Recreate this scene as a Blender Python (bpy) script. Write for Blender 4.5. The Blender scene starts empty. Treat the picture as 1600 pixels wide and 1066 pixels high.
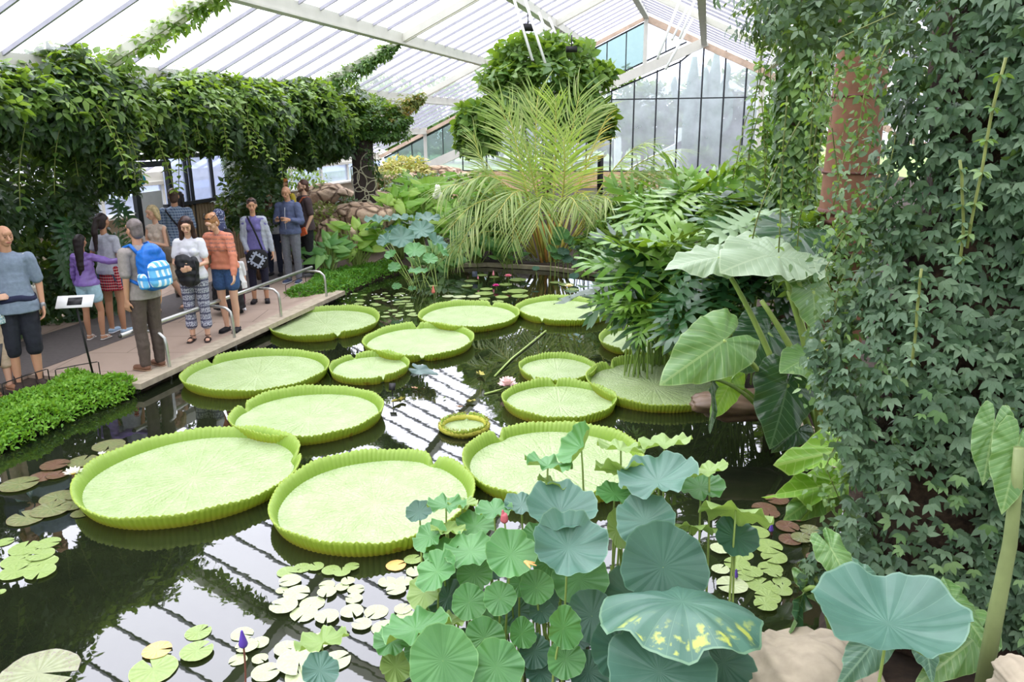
import bpy, math, random
import numpy as np
from mathutils import Vector, Matrix
rng = np.random.default_rng(7); random.seed(7)
PI = math.pi
SC = bpy.context.scene; COL = SC.collection

# ------------------------------------------------------------------ camera, sky, light, exposure
F_PX, PITCH, CAM_H, ROLL = 1214.5, 0.269233, 2.894, -0.008982
AZ = 0.24163                                            # heading of the glasshouse's long axis
cam_d = bpy.data.cameras.new('camera'); cam = bpy.data.objects.new('camera', cam_d); COL.objects.link(cam)
cam_d.sensor_width = 36; cam_d.lens = F_PX / 1600 * 36; cam_d.clip_end = 500; cam_d.clip_start = .05
_f = Vector((0, math.cos(PITCH), -math.sin(PITCH))); _u = Vector((0, math.sin(PITCH), math.cos(PITCH))); _r = Vector((1, 0, 0))
RT = _r * math.cos(ROLL) + _u * math.sin(ROLL); UP = -_r * math.sin(ROLL) + _u * math.cos(ROLL); FW = _f
M = Matrix((RT, UP, -FW)).transposed().to_4x4(); M.translation = (0, 0, CAM_H); cam.matrix_world = M
SC.camera = cam

world = bpy.data.worlds.new('sky'); SC.world = world; world.use_nodes = True
wn = world.node_tree.nodes; wl = world.node_tree.links; wn.clear()
wo = wn.new('ShaderNodeOutputWorld'); wb = wn.new('ShaderNodeBackground'); wt = wn.new('ShaderNodeTexCoord')
ws = wn.new('ShaderNodeSeparateXYZ'); wr = wn.new('ShaderNodeValToRGB')
wl.new(wt.outputs['Generated'], ws.inputs[0]); wl.new(ws.outputs['Z'], wr.inputs[0]); 
wd = wn.new('ShaderNodeVectorMath'); wd.operation = 'DOT_PRODUCT'; wl.new(wt.outputs['Generated'], wd.inputs[0]); wd.inputs[1].default_value = Vector((-.30, .72, .62)).normalized()
wg = wn.new('ShaderNodeValToRGB'); wl.new(wd.outputs['Value'], wg.inputs[0])       # bright lobe added to the overcast to lift the pond's reflections
wg.color_ramp.elements[0].position = .35; wg.color_ramp.elements[0].color = (.5, .5, .5, 1); wg.color_ramp.elements[1].position = 1; wg.color_ramp.elements[1].color = (1.9, 1.86, 1.9, 1); wg.color_ramp.interpolation = 'EASE'
wm = wn.new('ShaderNodeMix'); wm.data_type = 'RGBA'; wm.blend_type = 'MULTIPLY'; wm.inputs[0].default_value = 1; wl.new(wr.outputs[0], wm.inputs[6]); wl.new(wg.outputs[0], wm.inputs[7]); wl.new(wm.outputs[2], wb.inputs[0]); wl.new(wb.outputs[0], wo.inputs[0])
wr.color_ramp.elements[0].position = 0.0; wr.color_ramp.elements[0].color = (.62, .66, .74, 1)
wr.color_ramp.elements[1].position = .75; wr.color_ramp.elements[1].color = (1, 1, 1.06, 1)
wb.inputs['Strength'].default_value = 4.6
sun_d = bpy.data.lights.new('sun', 'SUN'); sun = bpy.data.objects.new('sun', sun_d); COL.objects.link(sun)
sun_d.energy = 2.2; sun_d.angle = math.radians(40); sun_d.color = (1, .98, .94); sun.rotation_euler = (math.radians(30), math.radians(-22), 0)
SC.view_settings.view_transform = 'Standard'; SC.view_settings.look = 'None'; SC.view_settings.gamma = 1
SC.view_settings.use_curve_mapping = False; SC.view_settings.exposure = -0.15
SC.cycles.max_bounces = 6; SC.cycles.transparent_max_bounces = 12; SC.cycles.diffuse_bounces = 3
SC.cycles.sample_clamp_indirect = 6; SC.cycles.use_denoising = True; SC.cycles.caustics_reflective = False; SC.cycles.caustics_refractive = False

# ------------------------------------------------------------------ points of the place read from the photograph
def ray(x, y): return FW + RT * ((x - 800) / F_PX) - UP * ((y - 533) / F_PX)
def at(x, y, z=0.0):                                    # the point at height z seen at pixel x, y
    r = ray(x, y); t = (z - CAM_H) / r.z; return Vector((0, 0, CAM_H)) + r * t
def onY(x, y, Y):                                       # the point at forward distance Y seen at pixel x, y
    r = ray(x, y); return Vector((0, 0, CAM_H)) + r * (Y / r.y)
UU = Vector((math.sin(AZ), math.cos(AZ), 0)); VV = Vector((math.cos(AZ), -math.sin(AZ), 0))
def G(u, v, z=0.0): p = UU * u + VV * v; p.z = z; return p   # glasshouse coordinates: u along the ridge, v across
def onV(x, y, v):
    r = ray(x, y); return Vector((0, 0, CAM_H)) + r * (v / r.dot(VV))
def onU(x, y, u):
    r = ray(x, y); return Vector((0, 0, CAM_H)) + r * (u / r.dot(UU))
def mpp(p): return (p - Vector((0, 0, CAM_H))).dot(FW) / F_PX   # metres per pixel at p

# ------------------------------------------------------------------ materials
def lin(c):
    c = [x / 255 for x in c]
    return tuple((x / 12.92 if x <= .04045 else ((x + .055) / 1.055) ** 2.4) for x in c) + (1,)
MATS = {}
class NT:
    def __init__(s, name):
        s.m = bpy.data.materials.new(name); s.m.use_nodes = True; s.n = s.m.node_tree.nodes; s.l = s.m.node_tree.links; s.n.clear()
        s.out = s.n.new('ShaderNodeOutputMaterial'); MATS[name] = s.m
    def new(s, t, **k):
        n = s.n.new('ShaderNode' + t)
        for a, b in k.items(): setattr(n, a, b)
        return n
    def link(s, a, b): s.l.new(a, b)
    def coord(s, kind='Object'): return s.new('TexCoord').outputs[kind]
    def noise(s, scale, detail=4, vec=None, rough=.55):
        n = s.new('TexNoise'); n.inputs['Scale'].default_value = scale; n.inputs['Detail'].default_value = detail; n.inputs['Roughness'].default_value = rough
        s.link(vec if vec is not None else s.coord(), n.inputs['Vector']); return n.outputs['Fac']
    def ramp(s, fac, stops):
        r = s.new('ValToRGB'); e = r.color_ramp.elements
        while len(e) < len(stops): e.new(.5)
        for el, (p, c) in zip(e, stops): el.position = p; el.color = c if len(c) == 4 else lin(c)
        s.link(fac, r.inputs[0]); return r.outputs[0]
    def math(s, op, a, b=None, clamp=False):
        n = s.new('Math', operation=op, use_clamp=clamp)
        for i, x in enumerate((a, b)):
            if x is None: continue
            if isinstance(x, (int, float)): n.inputs[i].default_value = x
            else: s.link(x, n.inputs[i])
        return n.outputs[0]
    def mix(s, fac, a, b, mode='MIX'):
        n = s.new('Mix', data_type='RGBA', blend_type=mode)
        for i, x in ((0, fac), (6, a), (7, b)):
            if isinstance(x, (int, float)): n.inputs[i].default_value = x
            elif isinstance(x, tuple): n.inputs[i].default_value = x
            else: s.link(x, n.inputs[i])
        return n.outputs[2]
    def bump(s, h, strength=.3, dist=.01):
        b = s.new('Bump'); b.inputs['Strength'].default_value = strength; b.inputs['Distance'].default_value = dist; s.link(h, b.inputs['Height']); return b.outputs[0]
    def attr(s, name): return s.new('Attribute', attribute_name=name).outputs['Fac']
    def pbr(s, col, rough=.6, bump=None, metal=0, spec=.5, trans=0.0, tcol=None):
        p = s.new('BsdfPrincipled'); p.inputs['Roughness'].default_value = rough; p.inputs['Metallic'].default_value = metal
        p.inputs['Specular IOR Level'].default_value = spec
        if isinstance(col, tuple): p.inputs['Base Color'].default_value = col
        else: s.link(col, p.inputs['Base Color'])
        if bump is not None: s.link(bump, p.inputs['Normal'])
        sh = p.outputs[0]
        if trans > 0:
            t = s.new('BsdfTranslucent'); c = tcol if tcol is not None else col
            if isinstance(c, tuple): t.inputs[0].default_value = c
            else: s.link(c, t.inputs[0])
            mx = s.new('MixShader'); mx.inputs[0].default_value = trans; s.link(sh, mx.inputs[1]); s.link(t.outputs[0], mx.inputs[2]); sh = mx.outputs[0]
        s.link(sh, s.out.inputs[0]); return s.m
def plain(name, c, rough=.6, var=.12, scale=8, metal=0, spec=.4, bump=.0):
    if name in MATS: return MATS[name]
    t = NT(name); c0 = lin(c); n = t.noise(scale)
    d = tuple(x * (1 - var * 1.4) for x in c0[:3]) + (1,); e = tuple(min(1, x * (1 + var)) for x in c0[:3]) + (1,)
    return t.pbr(t.ramp(n, [(.3, d), (.7, e)]), rough, t.bump(n, bump) if bump else None, metal, spec)
def leafmat(name, a, b, c, rough=.45, trans=.3, spec=.4):      # three leaf colours, picked leaf by leaf
    if name in MATS: return MATS[name]
    t = NT(name); v = t.attr('v'); col = t.ramp(v, [(0, a), (.55, b), (1, c)])
    n = t.noise(14); col = t.mix(t.math('MULTIPLY', n, .25), col, lin([x * .7 for x in a]))
    tc = t.mix(.55, col, lin((170, 205, 40)))
    return t.pbr(col, rough, None, 0, spec, trans, tc)
def bigleaf(name, base, edge, vein, rough=.4, trans=.22, N=22, mode='radial', patch=None, spec=.5, under=None, seed=0):
    if name in MATS: return MATS[name]
    t = NT(name); n = t.noise(5 + seed); col = t.ramp(n, [(.3, base), (.75, edge)])
    if mode == 'radial':
        a_ = t.math('DIVIDE', t.math('ARCTAN2', t.attr('tt'), t.attr('ss')), 6.28318)
        w = t.math('ABSOLUTE', t.math('SUBTRACT', t.math('FRACT', t.math('MULTIPLY', a_, N)), .5))
        w = t.math('MULTIPLY', w, t.math('ADD', t.attr('rad'), .12)); line = t.math('MULTIPLY', t.math('LESS_THAN', w, .016), .5)
        hgt = w
    else:
        at_ = t.math('ABSOLUTE', t.attr('tt')); k = t.math('SUBTRACT', t.attr('ss'), t.math('MULTIPLY', at_, .75))
        w = t.math('ABSOLUTE', t.math('SUBTRACT', t.math('FRACT', t.math('MULTIPLY', k, N)), .5)); l1 = t.math('LESS_THAN', w, .05)
        line = t.math('MAXIMUM', l1, t.math('LESS_THAN', at_, .014)); hgt = w
    col = t.mix(t.math('MULTIPLY', line, .6), col, lin(vein))
    if patch:                                           # yellowing between the veins near the rim
        pn = t.noise(16, 4); pf = t.math('MULTIPLY', t.math('MULTIPLY', t.math('SUBTRACT', pn, .50), 9, True), t.math('MULTIPLY', t.math('SUBTRACT', t.attr('rad'), .5), 4, True)); pf = t.math('MULTIPLY', pf, t.math('MULTIPLY', t.math('LESS_THAN', t.attr('rad'), .95), t.math('MULTIPLY', t.math('SUBTRACT', w, .03), 12, True)))
        if patch == (196, 204, 80): pf = t.math('MULTIPLY', pf, t.math('MULTIPLY', t.math('SUBTRACT', t.attr('ss'), .25), 5, True))
        col = t.mix(t.math('MULTIPLY', pf, .75), col, lin(patch))
    rim = t.math('GREATER_THAN', t.attr('rad'), .975); col = t.mix(t.math('MULTIPLY', rim, .6), col, lin(vein))
    if under:
        g = t.new('NewGeometry'); col = t.mix(g.outputs['Backfacing'], col, lin(under))
    tc = t.mix(.5, col, lin((175, 210, 50)))
    return t.pbr(col, rough, t.bump(hgt, .35 if mode == 'radial' else .2, .012), 0, spec, trans, tc)

# ------------------------------------------------------------------ mesh helpers
def link_obj(name, me, mat=None, parent=None, smooth=True):
    if mat is not None:
        for m in (mat if isinstance(mat, (list, tuple)) else [mat]): me.materials.append(m)
    o = bpy.data.objects.new(name, me); COL.objects.link(o)
    if smooth and len(me.polygons): me.polygons.foreach_set('use_smooth', [True] * len(me.polygons))
    if parent is not None: o.parent = parent
    return o
def tag(o, label=None, cat=None, group=None, kind=None):
    if label: o['label'] = label
    if cat: o['category'] = cat
    if group: o['group'] = group
    if kind: o['kind'] = kind
    return o
def thing(name, label, cat, loc=(0, 0, 0), rz=0, group=None):
    o = bpy.data.objects.new(name, None); COL.objects.link(o); o.location = loc; o.rotation_euler = (0, 0, rz); o.empty_display_size = .1
    return tag(o, label, cat, group)
class MB:
    def __init__(s): s.v = []; s.f = []; s.at = {}; s.mi = []
    def add(s, vs, fs, mi=0, **attrs):
        b = len(s.v); s.v += [tuple(p) for p in vs]; s.f += [tuple(i + b for i in f) for f in fs]; s.mi += [mi] * len(fs)
        for k, a in attrs.items(): s.at.setdefault(k, [0.0] * b); s.at[k] += list(a)
        for k in s.at:
            if len(s.at[k]) < len(s.v): s.at[k] += [0.0] * (len(s.v) - len(s.at[k]))
        return s
    def box(s, a, b, M=None, mi=0):
        x0, y0, z0 = a; x1, y1, z1 = b
        vs = [Vector(p) for p in ((x0,y0,z0),(x1,y0,z0),(x1,y1,z0),(x0,y1,z0),(x0,y0,z1),(x1,y0,z1),(x1,y1,z1),(x0,y1,z1))]
        if M is not None: vs = [M @ p for p in vs]
        return s.add(vs, [(0,3,2,1),(4,5,6,7),(0,1,5,4),(1,2,6,5),(2,3,7,6),(3,0,4,7)], mi)
    def bar(s, p, q, w, h, up=(0, 0, 1), mi=0):          # box beam from p to q
        p = Vector(p); q = Vector(q); d = (q - p); L = d.length; d.normalize(); up = Vector(up); x = d.cross(up)
        if x.length < 1e-4: x = Vector((1, 0, 0))
        x.normalize(); y = x.cross(d)
        M = Matrix((x, d, y)).transposed().to_4x4(); M.translation = p
        return s.box((-w/2, 0, -h/2), (w/2, L, h/2), M, mi)
    def tube(s, pts, r, seg=8, cap=True, mi=0):
        pts = [Vector(p) for p in pts]; n = len(pts); rs = r if isinstance(r, (list, tuple)) else [r] * n
        prev = None; rings = []
        for i, p in enumerate(pts):
            d = (pts[min(i+1, n-1)] - pts[max(i-1, 0)]).normalized()
            if prev is None: a = d.orthogonal().normalized()
            else:
                a = prev - d * prev.dot(d)
                a = a.normalized() if a.length > 1e-6 else d.orthogonal().normalized()
            prev = a; b = d.cross(a)
            rings.append([p + (a * math.cos(t) + b * math.sin(t)) * rs[i] for t in [2*PI*k/seg for k in range(seg)]])
        vs = [q for rg in rings for q in rg]; fs = []
        for i in range(n-1):
            for k in range(seg): fs.append((i*seg+k, i*seg+(k+1) % seg, (i+1)*seg+(k+1) % seg, (i+1)*seg+k))
        if cap: fs.append(tuple(range(seg))[::-1]); fs.append(tuple((n-1)*seg+k for k in range(seg)))
        return s.add(vs, fs, mi)
    def ell(s, c, r, seg=12, ring=8, M=None, mi=0):
        c = Vector(c); r = (r, r, r) if isinstance(r, (int, float)) else r; vs = [Vector((0, 0, -r[2]))]
        for i in range(1, ring):
            t = PI*i/ring - PI/2
            for k in range(seg): a = 2*PI*k/seg; vs.append(Vector((r[0]*math.cos(t)*math.cos(a), r[1]*math.cos(t)*math.sin(a), r[2]*math.sin(t))))
        vs.append(Vector((0, 0, r[2])))
        if M is not None: vs = [M @ p for p in vs]
        vs = [p + c for p in vs]; fs = []
        for k in range(seg): fs.append((0, 1+(k+1) % seg, 1+k)); fs.append((len(vs)-1, 1+(ring-2)*seg+k, 1+(ring-2)*seg+(k+1) % seg))
        for i in range(ring-2):
            for k in range(seg): fs.append((1+i*seg+k, 1+i*seg+(k+1) % seg, 1+(i+1)*seg+(k+1) % seg, 1+(i+1)*seg+k))
        return s.add(vs, fs, mi)
    def cap(s, p, q, r1, r2, flat=(1, 1, 1), seg=12):    # tapered capsule, flattened about its own centre line
        p = Vector(p); q = Vector(q); d = q - p; L = d.length
        if L < 1e-6: return s.ell(p, (r1*flat[0], r1*flat[1], r1*flat[2]))
        d.normalize(); pts = []; rs = []
        for i in range(5): t = PI/2*(i/5 + .08)/1.08; pts.append(p - d*r1*math.cos(t)); rs.append(r1*math.sin(t))
        pts.append(p); rs.append(r1); pts.append(p + (q-p)*.5); rs.append((r1+r2)/2); pts.append(q); rs.append(r2)
        for i in range(4, -1, -1): t = PI/2*(i/5 + .08)/1.08; pts.append(q + d*r2*math.cos(t)); rs.append(r2*math.sin(t))
        b = len(s.v); s.tube(pts, rs, seg)
        if flat != (1, 1, 1):
            for i in range(b, len(s.v)):
                w = Vector(s.v[i]); t = max(0, min(L, (w-p).dot(d))); c = p + d*t; e = w - c; s.v[i] = tuple(c + Vector((e.x*flat[0], e.y*flat[1], e.z*flat[2])))
        return s
    def mesh(s, name):
        me = bpy.data.meshes.new(name); me.from_pydata(s.v, [], s.f)
        if any(s.mi): me.polygons.foreach_set('material_index', s.mi)
        for k, a in s.at.items(): me.attributes.new(k, 'FLOAT', 'POINT').data.foreach_set('value', a)
        me.update(); return me
    def build(s, name, mat=None, parent=None, smooth=True): return link_obj(name, s.mesh(name), mat, parent, smooth)
def auto(o, ang=40):
    try: o.data.set_sharp_from_angle(angle=math.radians(ang))
    except Exception: pass
    return o
def npmesh(name, V, faces_by_n, attrs=None):            # V (N,3); faces_by_n: list of (M,k) index arrays
    me = bpy.data.meshes.new(name); me.vertices.add(len(V)); me.vertices.foreach_set('co', np.asarray(V, np.float32).ravel())
    nl = sum(f.size for f in faces_by_n); npoly = sum(len(f) for f in faces_by_n)
    me.loops.add(nl); me.loops.foreach_set('vertex_index', np.concatenate([f.ravel() for f in faces_by_n]).astype(np.int32))
    me.polygons.add(npoly); tot = np.concatenate([np.full(len(f), f.shape[1]) for f in faces_by_n]).astype(np.int32)
    st = np.concatenate([[0], np.cumsum(tot)[:-1]]).astype(np.int32); me.polygons.foreach_set('loop_start', st)
    try: me.polygons.foreach_set('loop_total', tot)
    except Exception: pass
    for k, a in (attrs or {}).items(): me.attributes.new(k, 'FLOAT', 'POINT').data.foreach_set('value', np.asarray(a, np.float32))
    me.update(calc_edges=True); me.validate(); return me

# leaf templates: x along the leaf, y across, z up
def T_ovate(w=.26, fold=.07, droop=.12):
    V = np.array([(0,0,0),(.33,0,0),(.68,0,-droop*.4),(1,0,-droop),(.28,w,fold),(.64,w*.8,fold*.5-droop*.35),(.28,-w,fold),(.64,-w*.8,fold*.5-droop*.35)])
    return V, np.array([(0,6,1),(0,1,4),(2,7,3),(2,3,5)]), np.array([(1,6,7,2),(1,2,5,4)])
def T_cluster(k=5, w=.2, spread=1.9):                   # a compound leaf of k leaflets hanging from one point
    V0, t0, q0 = T_ovate(w, .05, .2); V = []; t = []; q = []
    for i in range(k):
        a = (i/(k-1)-.5)*spread*2 if k > 1 else 0; s = .75 + .25*math.cos(a*.8)
        R = np.array([(math.cos(a), -math.sin(a), 0), (math.sin(a), math.cos(a), 0), (0, 0, 1)]); b = len(V)*8
        V.append((V0*s) @ R.T + np.array([math.cos(a)*.08, math.sin(a)*.08, 0])); t.append(t0 + i*8); q.append(q0 + i*8)
    return np.vstack(V), np.vstack(t), np.vstack(q)
def T_pinnate(k=4, w=.11):                              # leaflets in pairs along a stem, one at the tip
    V0, t0, q0 = T_ovate(w/.42*1.0, .05, .18); V = []; t = []; q = []; i = 0
    for j in range(k):
        for sd in (-1, 1):
            a = sd*1.0; R = np.array([(math.cos(a), -math.sin(a), 0), (math.sin(a), math.cos(a), 0), (0, 0, 1)])
            V.append((V0*.42) @ R.T + np.array([.1+.18*j, 0, -.02*j*j])); t.append(t0+i*8); q.append(q0+i*8); i += 1
    V.append(V0*.42 + np.array([.1+.18*(k-1)+.06, 0, -.02*k*k])); t.append(t0+i*8); q.append(q0+i*8)
    return np.vstack(V), np.vstack(t), np.vstack(q)
def T_strap(n=5, w=.03, droop=.35):
    V = []; q = []
    for i in range(n+1):
        s = i/n; ww = w*math.sin(PI*min(1, .12+s*.88))**.7 if s < 1 else .001
        V += [(s, ww, -droop*s*s), (s, -ww, -droop*s*s)]
    q = [(2*i, 2*i+1, 2*i+3, 2*i+2) for i in range(n)]
    return np.array(V), np.zeros((0, 3), int), np.array(q)
def frames(d, n):
    d = d/np.linalg.norm(d, axis=1, keepdims=True); n = n - d*np.sum(n*d, axis=1, keepdims=True); n = n/(np.linalg.norm(n, axis=1, keepdims=True)+1e-9)
    return np.stack([d, np.cross(n, d), n], axis=2)     # columns
def cloud(name, P, D, N, S, T, mat, parent=None, vbias=None):
    P = np.asarray(P, float); k = len(P); R = frames(np.asarray(D, float), np.asarray(N, float)); V0, t0, q0 = T
    V = np.einsum('kij,vj->kvi', R, V0)*np.asarray(S, float)[:, None, None] + P[:, None, :]
    nv = len(V0); off = (np.arange(k)*nv)[:, None, None]
    fs = []
    if len(t0): fs.append((t0[None]+off).reshape(-1, 3))
    if len(q0): fs.append((q0[None]+off).reshape(-1, 4))
    vv = np.clip(rng.random(k)*.8 + .1 + (0 if vbias is None else vbias), 0, 1)
    me = npmesh(name, V.reshape(-1, 3), fs, {'v': np.repeat(vv, nv)})
    return link_obj(name, me, mat, parent, smooth=False)
def rnd(n, s=1.0): return rng.normal(size=(n, 3))*s
def nrmz(a): return a/(np.linalg.norm(a, axis=1, keepdims=True)+1e-9)

# big single leaves: polar grids about the place where the stalk joins
HEART = [(0,1.0),(8,.86),(20,.72),(40,.60),(65,.53),(95,.50),(125,.52),(148,.52),(165,.42),(174,.24),(180,.10)]
ARROW = [(0,1.0),(8,.75),(18,.55),(35,.38),(60,.30),(95,.28),(125,.34),(150,.46),(163,.40),(173,.2),(180,.08)]
SPOON = [(0,1.0),(8,.85),(20,.62),(40,.42),(70,.30),(110,.24),(150,.2),(180,.16)]
def polar(outline, deg):
    a = abs((deg+180) % 360-180)
    for (a0, r0), (a1, r1) in zip(outline, outline[1:]):
        if a <= a1: t = (a-a0)/(a1-a0); return r0+(r1-r0)*t
    return outline[-1][1]
def leafmesh(name, outline=None, size=1, width=1, wavy=.03, cup=0.0, droop=.0, k=7, seed=0, nr=9, na=54, scal=.02, fold=0.0, notch=None, tilt_rim=0, centre=.0):
    r_ = random.Random(seed); ph = [r_.uniform(0, 6.28) for _ in range(6)]; V = [(0, 0, centre*size)]; ang = [0]; rad = [0]; ss = [0]; tt = [0]; F = []
    for i in range(1, nr+1):
        q = i/nr
        for j in range(na):
            th = 2*PI*j/na; d = math.degrees(th); R = polar(outline, d) if outline else 1.0
            if notch is not None: R *= 1 - notch[1]*math.exp(-(((th-notch[0]+PI) % (2*PI)-PI)/notch[2])**2)
            R *= 1 + scal*q*(math.sin(3*th+ph[0])+.6*math.sin(7*th+ph[1])+.35*math.sin(17*th+ph[2]))
            x = q*R*math.cos(th); y = q*R*math.sin(th)*width
            z = cup*q*q - droop*max(0, q-.25)**2*1.6 + wavy*q**2.2*(math.sin(k*th+ph[3])+.5*math.sin((k*2+1)*th+ph[4])) + wavy*.12*q*math.cos(21*th) + fold*abs(y) - centre*q*0 + centre*(1-q)**2
            V.append((x*size, y*size, z*size)); ang.append(j/na + (1 if j == 0 else 0)*0); rad.append(q); ss.append(x); tt.append(y)
    for j in range(na): F.append((0, 1+j, 1+(j+1) % na))
    for i in range(nr-1):
        for j in range(na): F.append((1+i*na+j, 1+(i+1)*na+j, 1+(i+1)*na+(j+1) % na, 1+i*na+(j+1) % na))
    b = MB(); b.add(V, F, 0, ang=ang, rad=rad, ss=ss, tt=tt); return b.mesh(name)
def orient(d, n):
    n = Vector(n).normalized(); d = Vector(d); d = (d - n*d.dot(n)).normalized(); y = n.cross(d); return Matrix((d, y, n)).transposed().to_4x4()
def place(o, p, d=(0, -1, 0), n=(0, 0, 1)):             # set a leaf at p, tip towards d, face towards n
    Mx = orient(d, n); Mx.translation = Vector(p); o.matrix_local = Mx; return o
def curve3(p, q, bend=(0, 0, 0), n=8):
    p = Vector(p); q = Vector(q); m = (p+q)/2 + Vector(bend); return [p*(1-t)**2 + m*2*t*(1-t) + q*t*t for t in [i/n for i in range(n+1)]]

# ------------------------------------------------------------------ materials of the place
def water_mat():
    t = NT('pond water'); c = t.coord(); n = t.noise(1.3, 3, c); n2 = t.noise(9, 2, c)
    b1 = t.bump(n, .02, .05); bb = t.new('Bump'); bb.inputs['Strength'].default_value = .008; bb.inputs['Distance'].default_value = .02
    t.link(n2, bb.inputs['Height']); t.link(b1, bb.inputs['Normal'])
    col = t.ramp(t.noise(.8, 3, c), [(.3, (16, 20, 14)), (.75, (34, 40, 22))])
    p = t.new('BsdfPrincipled'); t.link(col, p.inputs['Base Color']); p.inputs['Roughness'].default_value = .015; p.inputs['IOR'].default_value = 1.75
    t.link(bb.outputs[0], p.inputs['Normal']); t.link(p.outputs[0], t.out.inputs[0]); return t.m
def glass_mat(name, tint, haze, hazecol, streak=0.0, gloss=.05):
    t = NT(name); tr = t.new('BsdfTransparent'); tr.inputs[0].default_value = tint
    d = t.new('BsdfDiffuse'); d.inputs[0].default_value = hazecol; tl = t.new('BsdfTranslucent'); tl.inputs[0].default_value = hazecol
    a = t.new('AddShader'); t.link(d.outputs[0], a.inputs[0]); t.link(tl.outputs[0], a.inputs[1])
    m = t.new('MixShader'); m.inputs[0].default_value = haze
    if streak: t.link(t.math('ADD', t.math('MULTIPLY', t.noise(2.2, 5), streak), haze), m.inputs[0])
    t.link(tr.outputs[0], m.inputs[1]); t.link(tl.outputs[0], m.inputs[2])
    g = t.new('BsdfGlossy'); g.inputs['Roughness'].default_value = .03; m2 = t.new('MixShader'); m2.inputs[0].default_value = gloss
    t.link(m.outputs[0], m2.inputs[1]); t.link(g.outputs[0], m2.inputs[2]); t.link(m2.outputs[0], t.out.inputs[0]); return t.m
WATER = water_mat()
ROOFGLASS = glass_mat('roof glass', (.97, .98, 1, 1), .10, (.85, .88, .95, 1), .12, .02)
TEALGLASS = glass_mat('teal tinted glass', (.13, .20, .195, 1), .12, (.45, .6, .6, 1), .14)
CLEARGLASS = glass_mat('hazy clear glass', (.62, .66, .76, 1), .14, (.85, .9, 1, 1), .22)  # whitish veil mixed into the panes to imitate bright haze over the view
WHITE = plain('white painted steel', (214, 212, 202), .5, .05, 3)
BARM = plain('grey glazing bar', (176, 174, 188), .5, .06)
DARKM = plain('dark mullion', (38, 42, 46), .5, .1)
PINKTRIM = plain('rusty gable trim', (196, 172, 152), .7, .15, 5)
STEEL = plain('brushed steel', (190, 190, 186), .32, .05, 20, .85)
BLACKM = plain('black metal', (22, 22, 24), .5, .1)
SOIL = plain('dark soil', (52, 40, 30), .95, .35, 12, bump=.6)
ASPHALT = plain('dark path surface', (88, 82, 80), .8, .1, 20, bump=.1)
def paving():
    t = NT('path paving'); c = t.coord(); b = t.new('TexBrick'); b.offset = .5; t.link(c, b.inputs['Vector']); b.inputs['Scale'].default_value = 1.0
    b.inputs['Brick Width'].default_value = 1.1; b.inputs['Row Height'].default_value = .8; b.inputs['Mortar Size'].default_value = .006
    b.inputs['Color1'].default_value = lin((176, 154, 138)); b.inputs['Color2'].default_value = lin((166, 146, 130)); b.inputs['Mortar'].default_value = lin((110, 96, 86))
    col = t.mix(t.math('MULTIPLY', t.noise(6, 5), .35), b.outputs[0], lin((140, 122, 108))); return t.pbr(col, .8)
PAVING = paving()
CURBM = plain('pale concrete curb', (170, 158, 138), .85, .15, 9, bump=.3)
def rockm():
    t = NT('tan sandstone'); n = t.noise(2.2, 8, None, .65); v = t.new('TexVoronoi', feature='DISTANCE_TO_EDGE'); v.inputs['Scale'].default_value = 3.2; t.link(t.coord(), v.inputs['Vector'])
    crack = t.math('MINIMUM', t.math('MULTIPLY', v.outputs['Distance'], 9), 1); h = t.math('ADD', t.math('MULTIPLY', crack, .5), n)
    col = t.ramp(n, [(.3, (150, 122, 100)), (.5, (188, 162, 136)), (.75, (208, 188, 166))]); col = t.mix(t.math('SUBTRACT', 1, crack), col, lin((112, 88, 70))); return t.pbr(col, .92, t.bump(h, 1.0, .08))
ROCKM = rockm()
WALLM = plain('buff render wall', (196, 184, 164), .85, .06, 4)
def brick():
    t = NT('buff brick'); c = t.coord('UV'); mp = t.coord(); x = t.new('SeparateXYZ'); t.link(mp, x.inputs[0]); y = t.new('CombineXYZ')
    t.link(x.outputs[0], y.inputs[0]); t.link(x.outputs[2], y.inputs[1]); b = t.new('TexBrick'); t.link(y.outputs[0], b.inputs['Vector']); b.inputs['Scale'].default_value = 1
    b.inputs['Brick Width'].default_value = .22; b.inputs['Row Height'].default_value = .075; b.inputs['Mortar Size'].default_value = .008
    b.inputs['Color1'].default_value = lin((205, 172, 130)); b.inputs['Color2'].default_value = lin((190, 158, 118)); b.inputs['Mortar'].default_value = lin((215, 198, 168)); return t.pbr(b.outputs[0], .85)
BRICK = brick()

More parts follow.
